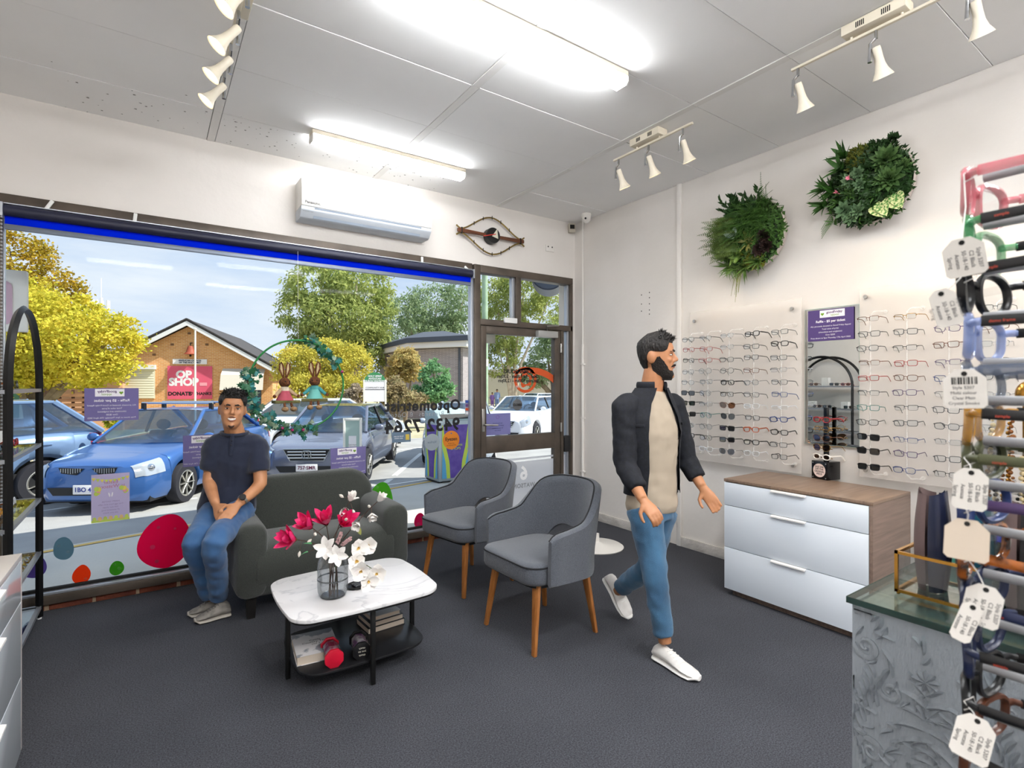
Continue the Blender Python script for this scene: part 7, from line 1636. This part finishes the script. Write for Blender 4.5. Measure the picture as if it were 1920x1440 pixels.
egg('large green egg sticker right of the sofa', 713, 944, 50, 80, '#58b432', [(-.3, .75, .12), (.35, .5, .14), (.65, .1, .1), (.25, -.35, .16), (-.4, -.1, .1)], 4, 6)
egg('small orange egg sticker right of the green one', 749, 973, 17, 26, '#e2481c', [(.1, .2, .3)], 3, 7)
egg('small magenta egg sticker beside the armchair', 787, 976, 20, 29, '#d1205f', [(-.3, -.4, .3)], 0, 8)
def window_raffle(label, x0, y0, x1, y1):
    a, b = onY(x0, y0, GY-.004), onY(x1, y1, GY-.004); t = thing('raffle_poster', label, 'poster', ((a.x+b.x)/2, GY-.004, (a.z+b.z)/2), 0, 'raffle notices taped to the window')
    raffle(t, Matrix(((1, 0, 0, 0), (0, 0, -1, 0), (0, 1, 0, 0), (0, 0, 0, 1))), b.x-a.x, a.z-b.z, filmmat('poster film', '#857db0', .3), True)
window_raffle('purple raffle notice high on the left of the window', 158, 728, 260, 787); window_raffle('purple raffle notice half hidden by the seated man', 343, 817, 424, 870); window_raffle('purple raffle notice low behind the sofa', 620, 841, 686, 887)
a, b = onY(171, 891, GY-.004), onY(243, 973, GY-.004); ew_, eh_ = b.x-a.x, a.z-b.z; EM = XF((0, 0, 0))
ep = thing('easter_poster', 'pale lilac Easter notice with bunting and balloons on the window', 'poster', ((a.x+b.x)/2, GY-.004, (a.z+b.z)/2)); MB().bb((-ew_/2, -eh_/2, -.001), (ew_/2, eh_/2, 0), EM).build('card', filmmat('lilac card', '#cfc6e2', .35), ep)
pc = [mat('pastel '+c, c, .7) for c in ('#d8c95a', '#b7c95a', '#d98aa5', '#d6b27a')]
for k in range(9): x = ew_*(-.44+.11*k); z = eh_*(.43-.05*sin(pi*k/8)); MB().face([(x-.012, z, .001), (x+.012, z, .001), (x, z-.022, .001)], EM).build('bunting_flag', pc[k % 2], ep)
for s in (-1, 1):
    for k in range(5): x, z = s*ew_*.36+R.uniform(-.02, .02), eh_*(.10+.03*k)+R.uniform(-.01, .01); MB().prism([(x+.013*cos(q), z+.016*sin(q)) for q in [2*pi*i/14 for i in range(14)]], .0006+.0003*k, .001+.0003*k, EM).build('balloon', pc[k % 3], ep)
text('Easter\nin Watsonia', eh_*.10, mat('print rose', '#b06a86', .7), ep, EM @ Matrix.Translation((0, eh_*.28, .0012)), mirror=True, lines=.9); text('HAPPY EASTER\nfree egg hunt and raffle\nvisit our shops\nall weekend long\nsee you there', eh_*.045, mat('print mauve', '#9a86b0', .7), ep, EM @ Matrix.Translation((0, -eh_*.20, .0012)), 'small_lettering', mirror=True, lines=1.3)
for s in (-1, 1): MB().prism([(s*.008+.004*cos(q)+s*.003*sin(q), eh_*.06+.016*sin(q)) for q in [2*pi*i/12 for i in range(12)]], .0006, .001, EM).build('bunny_ear', whitep, ep)
for k in range(7): x = ew_*(-.42+.14*k); MB().prism([(x+.011*cos(q), -eh_*.43+.015*sin(q)) for q in [2*pi*i/14 for i in range(14)]], .0008, .0012, EM).build('printed_egg', pc[(k*2+1) % 4], ep)
MB().bb((-ew_/2, -eh_/2, .0004), (ew_/2, -eh_*.45, .0007), EM).build('printed_grass', pc[1], ep)
inkb = mat('vinyl black', '#141416', .5); inkg = mat('vinyl grey', '#8a8d92', .5)
def decal_text(name, label, s, px0, px1, py, m, Y=GY, mirror=True, cap=.7, space=1.1, bold=.0035, size=None):
    a, b = onY(px0, py, Y), onY(px1, py, Y); w_ = b.x-a.x; o_ = text(s, .1, m, None, None, name, mirror=mirror, space=space, bold=bold)
    xs = [v.co.x for v in o_.data.vertices]; k = w_/(max(xs)-min(xs)); o_.data.transform(Matrix.Diagonal((k, k, 1, 1)) @ Matrix.Translation((-(max(xs)+min(xs))/2, 0, 0))); o_.data.transform(XF((0, 0, 0)))
    loc = ((a.x+b.x)/2, Y, (a.z+b.z)/2); me = o_.data; bpy.data.objects.remove(o_)
    bm = bmesh.new(); bm.from_mesh(me); left = set(bm.verts); isl = []
    while left:
        st_ = [left.pop()]; cur = set(st_)
        while st_:
            v_ = st_.pop()
            for e_ in v_.link_edges:
                q = e_.other_vert(v_)
                if q in left: left.discard(q); cur.add(q); st_.append(q)
        isl.append(cur)
    isl.sort(key=lambda c: min(v_.co.x for v_ in c)); gap = .028*k; words = []; end = -1e9
    for c in isl:
        x0_, x1_ = min(v_.co.x for v_ in c), max(v_.co.x for v_ in c)
        if x0_-end > gap or not words: words.append(set())
        words[-1] |= c; end = max(end, x1_)
    t = thing(name, label, 'lettering', loc)
    for wd_ in words:
        mb = MB(); ix = {}
        for f in bm.faces:
            if f.verts[0] in wd_:
                for v_ in f.verts:
                    if v_ not in ix: ix[v_] = len(mb.V); mb.V.append(v_.co.copy())
                mb.F.append(tuple(ix[v_] for v_ in f.verts))
        mb.build('word', m, t)
    bm.free(); return t
o = decal_text('window_lettering', 'black vinyl word Optometrist reversed on the window', 'Optometrist', 721, 863, 761, inkb); o = decal_text('window_lettering', 'black vinyl phone number reversed on the window', '9432 7264', 721, 862, 799, inkb)
decal_text('window_lettering', 'thin grey practitioner name reversed between the two black lines', 'J. Richards  B.Optom', 722, 845, 777, inkg, space=1.25, bold=0)
def disc(name, label, px, py, r_px, m, Y, cat='sticker', thick=.001):
    c = onY(px, py, Y); r_ = r_px*c.dot(FV)/FPX*1.12; t = thing(name, label, cat, c); MB().prism([(r_*cos(q), r_*sin(q)) for q in [2*pi*k/40 for k in range(40)]], 0, thick, XF((0, 0, 0))).build('disc', m, t); return t, r_
t, r_ = disc('round_sticker', 'orange round sticker lettered Eyezen on the window', 846, 825, 15.5, mat('sticker orange', '#c8761c', .6), GY); text('Eyezen', r_*.52, inkb, t, XF((0, -.002, r_*.1)), bold=.001); text('lenses for\nconnected life', r_*.2, inkb, t, XF((0, -.002, -r_*.45)), 'small_lettering'); MB().prism([(r_*.08*cos(q), r_*.72+r_*.08*sin(q)) for q in [2*pi*k/12 for k in range(12)]], .001, .0015, XF((0, 0, 0))).build('blue_dot', mat('dot blue', '#2f5a9a', .6), t)
t, r_ = disc('round_sticker', 'grey round sticker on the window beside the orange one', 810, 829, 14, mat('sticker grey', '#8d979e', .6), GY); text('Varilux', r_*.42, mat('print slate', '#4a5a6c', .6), t, XF((0, -.002, 0)), mirror=True)
def card(name, label, x0, y0, x1, y1, m, Y, cat='notice'):
    a, b = onY(x0, y0, Y), onY(x1, y1, Y); t = thing(name, label, cat, ((a.x+b.x)/2, Y, (a.z+b.z)/2)); MB().bb((-(b.x-a.x)/2, -.0012, -(a.z-b.z)/2), ((b.x-a.x)/2, 0, (a.z-b.z)/2)).build('card', m, t); return t, b.x-a.x, a.z-b.z
t, w_, h_ = card('window_card', 'small slate card with yellow corner on the window', 735, 811, 770, 828, mat('card slate', '#5f7488', .6), GY); MB().bb((w_*.22, -.002, -h_*.3), (w_*.42, -.0012, h_*.25)).build('yellow_block', mat('block yellow', '#c9b04a', .6), t); text('book an eye\ntest online', h_*.2, whitep, t, XF((-w_*.15, -.002, 0)), mirror=True)
DY = WY-.012
t, w_, h_ = card('door_notice', 'lavender notice taped low on the door glass', 908, 776, 957, 814, filmmat('lavender card', '#8d8cc0', .3), DY); text('we have moved\nplease call the clinic\nfor appointments\nthank you', h_*.085, MATS['print navy'], t, XF((0, -.002, -h_*.12)), mirror=True, lines=1.3); MB().tube([(h_*.09*cos(q), -.002, h_*.33+h_*.07*sin(q)) for q in [2*pi*k/16 for k in range(16)]], .002, 4, closed=True).build('ring_logo', mat('print violet', '#8a5aa8', .6), t)
decal_text('door_lettering', 'black reversed OPEN HOURS line on the door glass', 'OPEN HOURS', 944, 996, 697, inkb, DY, space=1.0); decal_text('door_lettering', 'weekday hours line reversed on the door glass', 'Mon - Fri 9.00am - 5.30pm', 932, 1007, 706, inkb, DY, space=1.0); decal_text('door_lettering', 'Saturday hours line reversed on the door glass', 'Saturday 9.30am - 12.30pm', 934, 1010, 714, inkb, DY, space=1.0)
c = onY(985, 712, DY+.002); sw = thing('eye_logo', 'orange eye swirl logo on the door glass', 'logo', c); orf = filmmat('film orange', '#e8663c', .5)
def ringpoly(mb, a, b, t0, t1, r0, r1, cx=0, cz=0, n=30):
    for k in range(n):
        q0, q1 = t0+(t1-t0)*k/n, t0+(t1-t0)*(k+1)/n
        mb.face([(cx+a*r_*cos(q), -.0005, cz+b*r_*sin(q)) for r_, q in ((r0(k/n), q0), (r1(k/n), q0), (r1((k+1)/n), q1), (r0((k+1)/n), q1))])
m_ = MB(); ringpoly(m_, .15, .14, 0, 2*pi, lambda f: .78, lambda f: 1.0); ringpoly(m_, .15, .14, 0, 2*pi, lambda f: .35, lambda f: .55+.1*sin(f*30)); m_.build('iris_rings', orf, sw)['kind'] = 'stuff'
m_ = MB(); ringpoly(m_, .42, .26, radians(20), radians(125), lambda f: .82-.1*sin(pi*f), lambda f: 1.0-.04*f, .07, -.12); m_.build('lid_sweep', orf, sw, weld=.0005)
t, r_ = disc('closed_sign', 'grey round CLOSED sign hanging on the door glass', 970, 759, 9.5, mat('sign dark grey', '#5d5f62', .5), DY-.02, 'sign', .004); text('CLOSED', r_*.52, inkb, t, XF((0, -.0055, 0)), bold=.002)
for s in (-1, 1): MB().tube([(s*r_*.3, 0, r_*.9), (0, .004, r_*3.2)], .0012, 4).build('cord', inkb, t)
MB().cyl((0, -.008, r_*3.2), (0, .008, r_*3.2), .014, n=12).build('suction_cup', rodm, t)
decal_text('door_number', 'large frosted number six reversed on the lower door glass', '6', 975, 989, 888, mat('clear cut', '#f3f4f6', .6), WY-.013); decal_text('door_lettering', 'grey reversed suburb name on the lower door glass', 'WATSONIA', 952, 1003, 911, inkg, WY-.013)
t, w_, h_ = card('payment_stickers', 'strip of card payment stickers on the window edge', 872, 750, 879, 778, mat('strip grey', '#8a8f98', .5), GY, 'sticker'); [MB().bb((-w_*.4, -.002, h_*(-.45+.25*k)), (w_*.4, -.0012, h_*(-.28+.25*k))).build('card_mark', mat('card mark '+q, q, .5), t) for k, q in enumerate(('#e0e0e4', '#c9502c', '#5a3a72', '#2f4a9a'))]
ls = thing('blade_sign', 'white and pale pink projecting sign outside at the far left', 'sign', onY(17, 564, 5.6)); MB().bb((-.10, -.03, -.24), (.11, .03, .24)).build('panel', white_m, ls, bevel=.01); MB().prism(rrect(.13, .34, .05, 5), 0, .004, XF((-.04, -.034, -.02))).build('pink_face', mat('sign pink', '#c9a9b8', .5), ls); MB().bb((-.5, -.015, .20), (-.10, .015, .23)).build('arm', cdark, ls)
# ================================================================ hanging hoop with ivy and toy rabbits
HY = 4.45; hcx = onY(559, 722, HY); hr = .36
hp = thing('hoop_wreath', 'green hoop twined with ivy hanging in the window', 'wreath', hcx)
MB().tube([(hr*cos(q), 0, hr*sin(q)) for q in [2*pi*k/72 for k in range(72)]], .0075, 8, closed=True).build('hoop', mat('hoop green', '#1f7a3a', .4), hp)
MB().cyl((0, 0, hr), (0, .01, 2.55-hcx.z), .0012, n=5).build('cord', strm, hp)
def ivy(mb, p, d, up, s):
    d = Vector(d).normalized(); sd_ = d.cross(Vector(up)).normalized(); nn = sd_.cross(d)
    sh3 = [(0, 0), (.28, -.12), (.55, .12), (.34, .38), (.42, .75), (.16, .66), (0, 1.1), (-.16, .66), (-.42, .75), (-.34, .38), (-.55, .12), (-.28, -.12)]
    mid = Vector(p)+d*s*.35+nn*s*.08; k = len(mb.V); mb.V += [mid]+[Vector(p)+sd_*(a*s)+d*(b*s) for a, b in sh3]; mb.F += [(k, k+1+i, k+1+(i+1) % 12) for i in range(12)]
ivm = [gmat('ivy green', '#2f6a46', '#1a4a34'), gmat('ivy teal', '#2f7a78', '#1f5a52'), gmat('ivy variegated', '#8fa08a', '#2f5a3a')]
def ivyarc(a0, a1, n, spread, szs, name):
    for mi, mm in enumerate(ivm):
        mb = MB()
        for _ in range(n//3):
            q = radians(R.uniform(a0, a1)); rr_ = hr+R.gauss(0, spread); p = Vector((rr_*cos(q), R.uniform(-.03, .03), rr_*sin(q))); ivy(mb, p, Vector((R.gauss(0, 1), R.gauss(-.3, .5), R.gauss(-.2, 1))), Vector((R.gauss(0, .3), -1, R.gauss(0, .3))), R.uniform(*szs))
        mb.build(name, mm, hp)['kind'] = 'stuff'
ivyarc(28, 88, 60, .018, (.03, .055), 'ivy_top'); ivyarc(160, 235, 96, .03, (.03, .06), 'ivy_left'); ivyarc(232, 290, 84, .022, (.03, .055), 'ivy_bottom')
MB().tube([((hr+.012*sin(q*9))*cos(q), .012*cos(q*9), (hr+.012*sin(q*9))*sin(q)) for q in [radians(150+140*k/60) for k in range(61)]], .003, 5).build('vine_stem', stemm, hp)
for q in (18, 250, 262, 275): MB().sphere((hr*cos(radians(q)), -.03, hr*sin(radians(q))), .012, 8, 6).build('berry', mat('berry', '#2f4a8a' if q > 100 else '#a3306a', .4), hp)
rb_m = mat('wicker brown', '#7a4a2a', .95, noise_=(60, '#5a321a', .4, .65), bump=(120, .9)); inner = mat('ear inner', '#c9b48a', .9); plk = mat('mossy plank', '#6a6840', .95, noise_=(20, '#4f4a2c', .4, .7)); footm = mat('bark foot', '#a3835f', .95, noise_=(40, '#7d5f42', .4, .7))
def rabbit(label, px, cy_, dress, top_, sleeve, yaw):
    c = onY(px, cy_, HY-.02); t = thing('toy_rabbit', label, 'toy', c, yaw, 'toy rabbits on the hanging hoop')
    MB().sphere((0, 0, .10), (.043, .042, .040), 16, 12).sphere((-.012*0, -.035, .092), (.026, .022, .020), 12, 8).build('head', rb_m, t)
    for s in (-1, 1):
        pts = [(s*.012, 0, .135), (s*.026, 0, .165), (s*.042, .0, .205), (s*.040, 0, .245), (s*.026, 0, .258), (s*.014, 0, .235), (s*.008, 0, .19), (s*.009, 0, .14)]
        e_ = MB().tube(pts, .0065, 6, closed=True).build('ear', rb_m, t); MB().face([(x, .002, z) for x, y, z in pts]).build('ear_lining', inner, e_)
        MB().sphere((s*.017, -.046, .108), .005, 8, 6).build('eye', dark, t)
        limb_ = MB(); limb_.tube([(s*.03, 0, .045), (s*.062, -.01, .015), (s*.088, -.025, -.005)], [.016, .014, .011], 8); limb_.build('sleeve', sleeve, t); MB().sphere((s*.095, -.03, -.008), .014, 8, 6).build('paw', rb_m, t)
        MB().tube([(s*.026, -.045, -.045), (s*.028, -.06, -.09)], .010, 8).build('leg', rb_m, t); MB().sphere((s*.034, -.078, -.108), (.024, .036, .020), 12, 8).build('foot', footm, t)
    MB().lathe([(.022, .065), (.030, .045), (.042, .01), (.062, -.03), (.066, -.04), (.02, -.04)], 20).build('dress', dress, t); MB().lathe([(.018, .072), (.030, .062), (.034, .035), (.030, .030)], 18).build('bodice', top_, t)
    p_ = MB().box((0, -.02, -.052), (.20, .075, .024)).build('swing_plank', plk, t, bevel=.004)
    for s in (-1, 1): MB().cyl((s*.085, -.01, -.045), (s*.02, .03, .30), .0012, n=4).build('swing_cord', stemm, t)
rabbit('toy rabbit in pink dress on the left of the hoop swing', 534, 741, mat('rose cloth', '#b0505f', .9), mat('cream cloth', '#d8c9b4', .9), mat('tan cloth', '#b39a7a', .9), .25)
rabbit('toy rabbit in teal dress on the right of the hoop swing', 590, 738, mat('teal cloth', '#6ab0a8', .9), mat('teal cloth dark', '#4f9a98', .9), mat('teal sleeve', '#3f8a8c', .9), -.25)
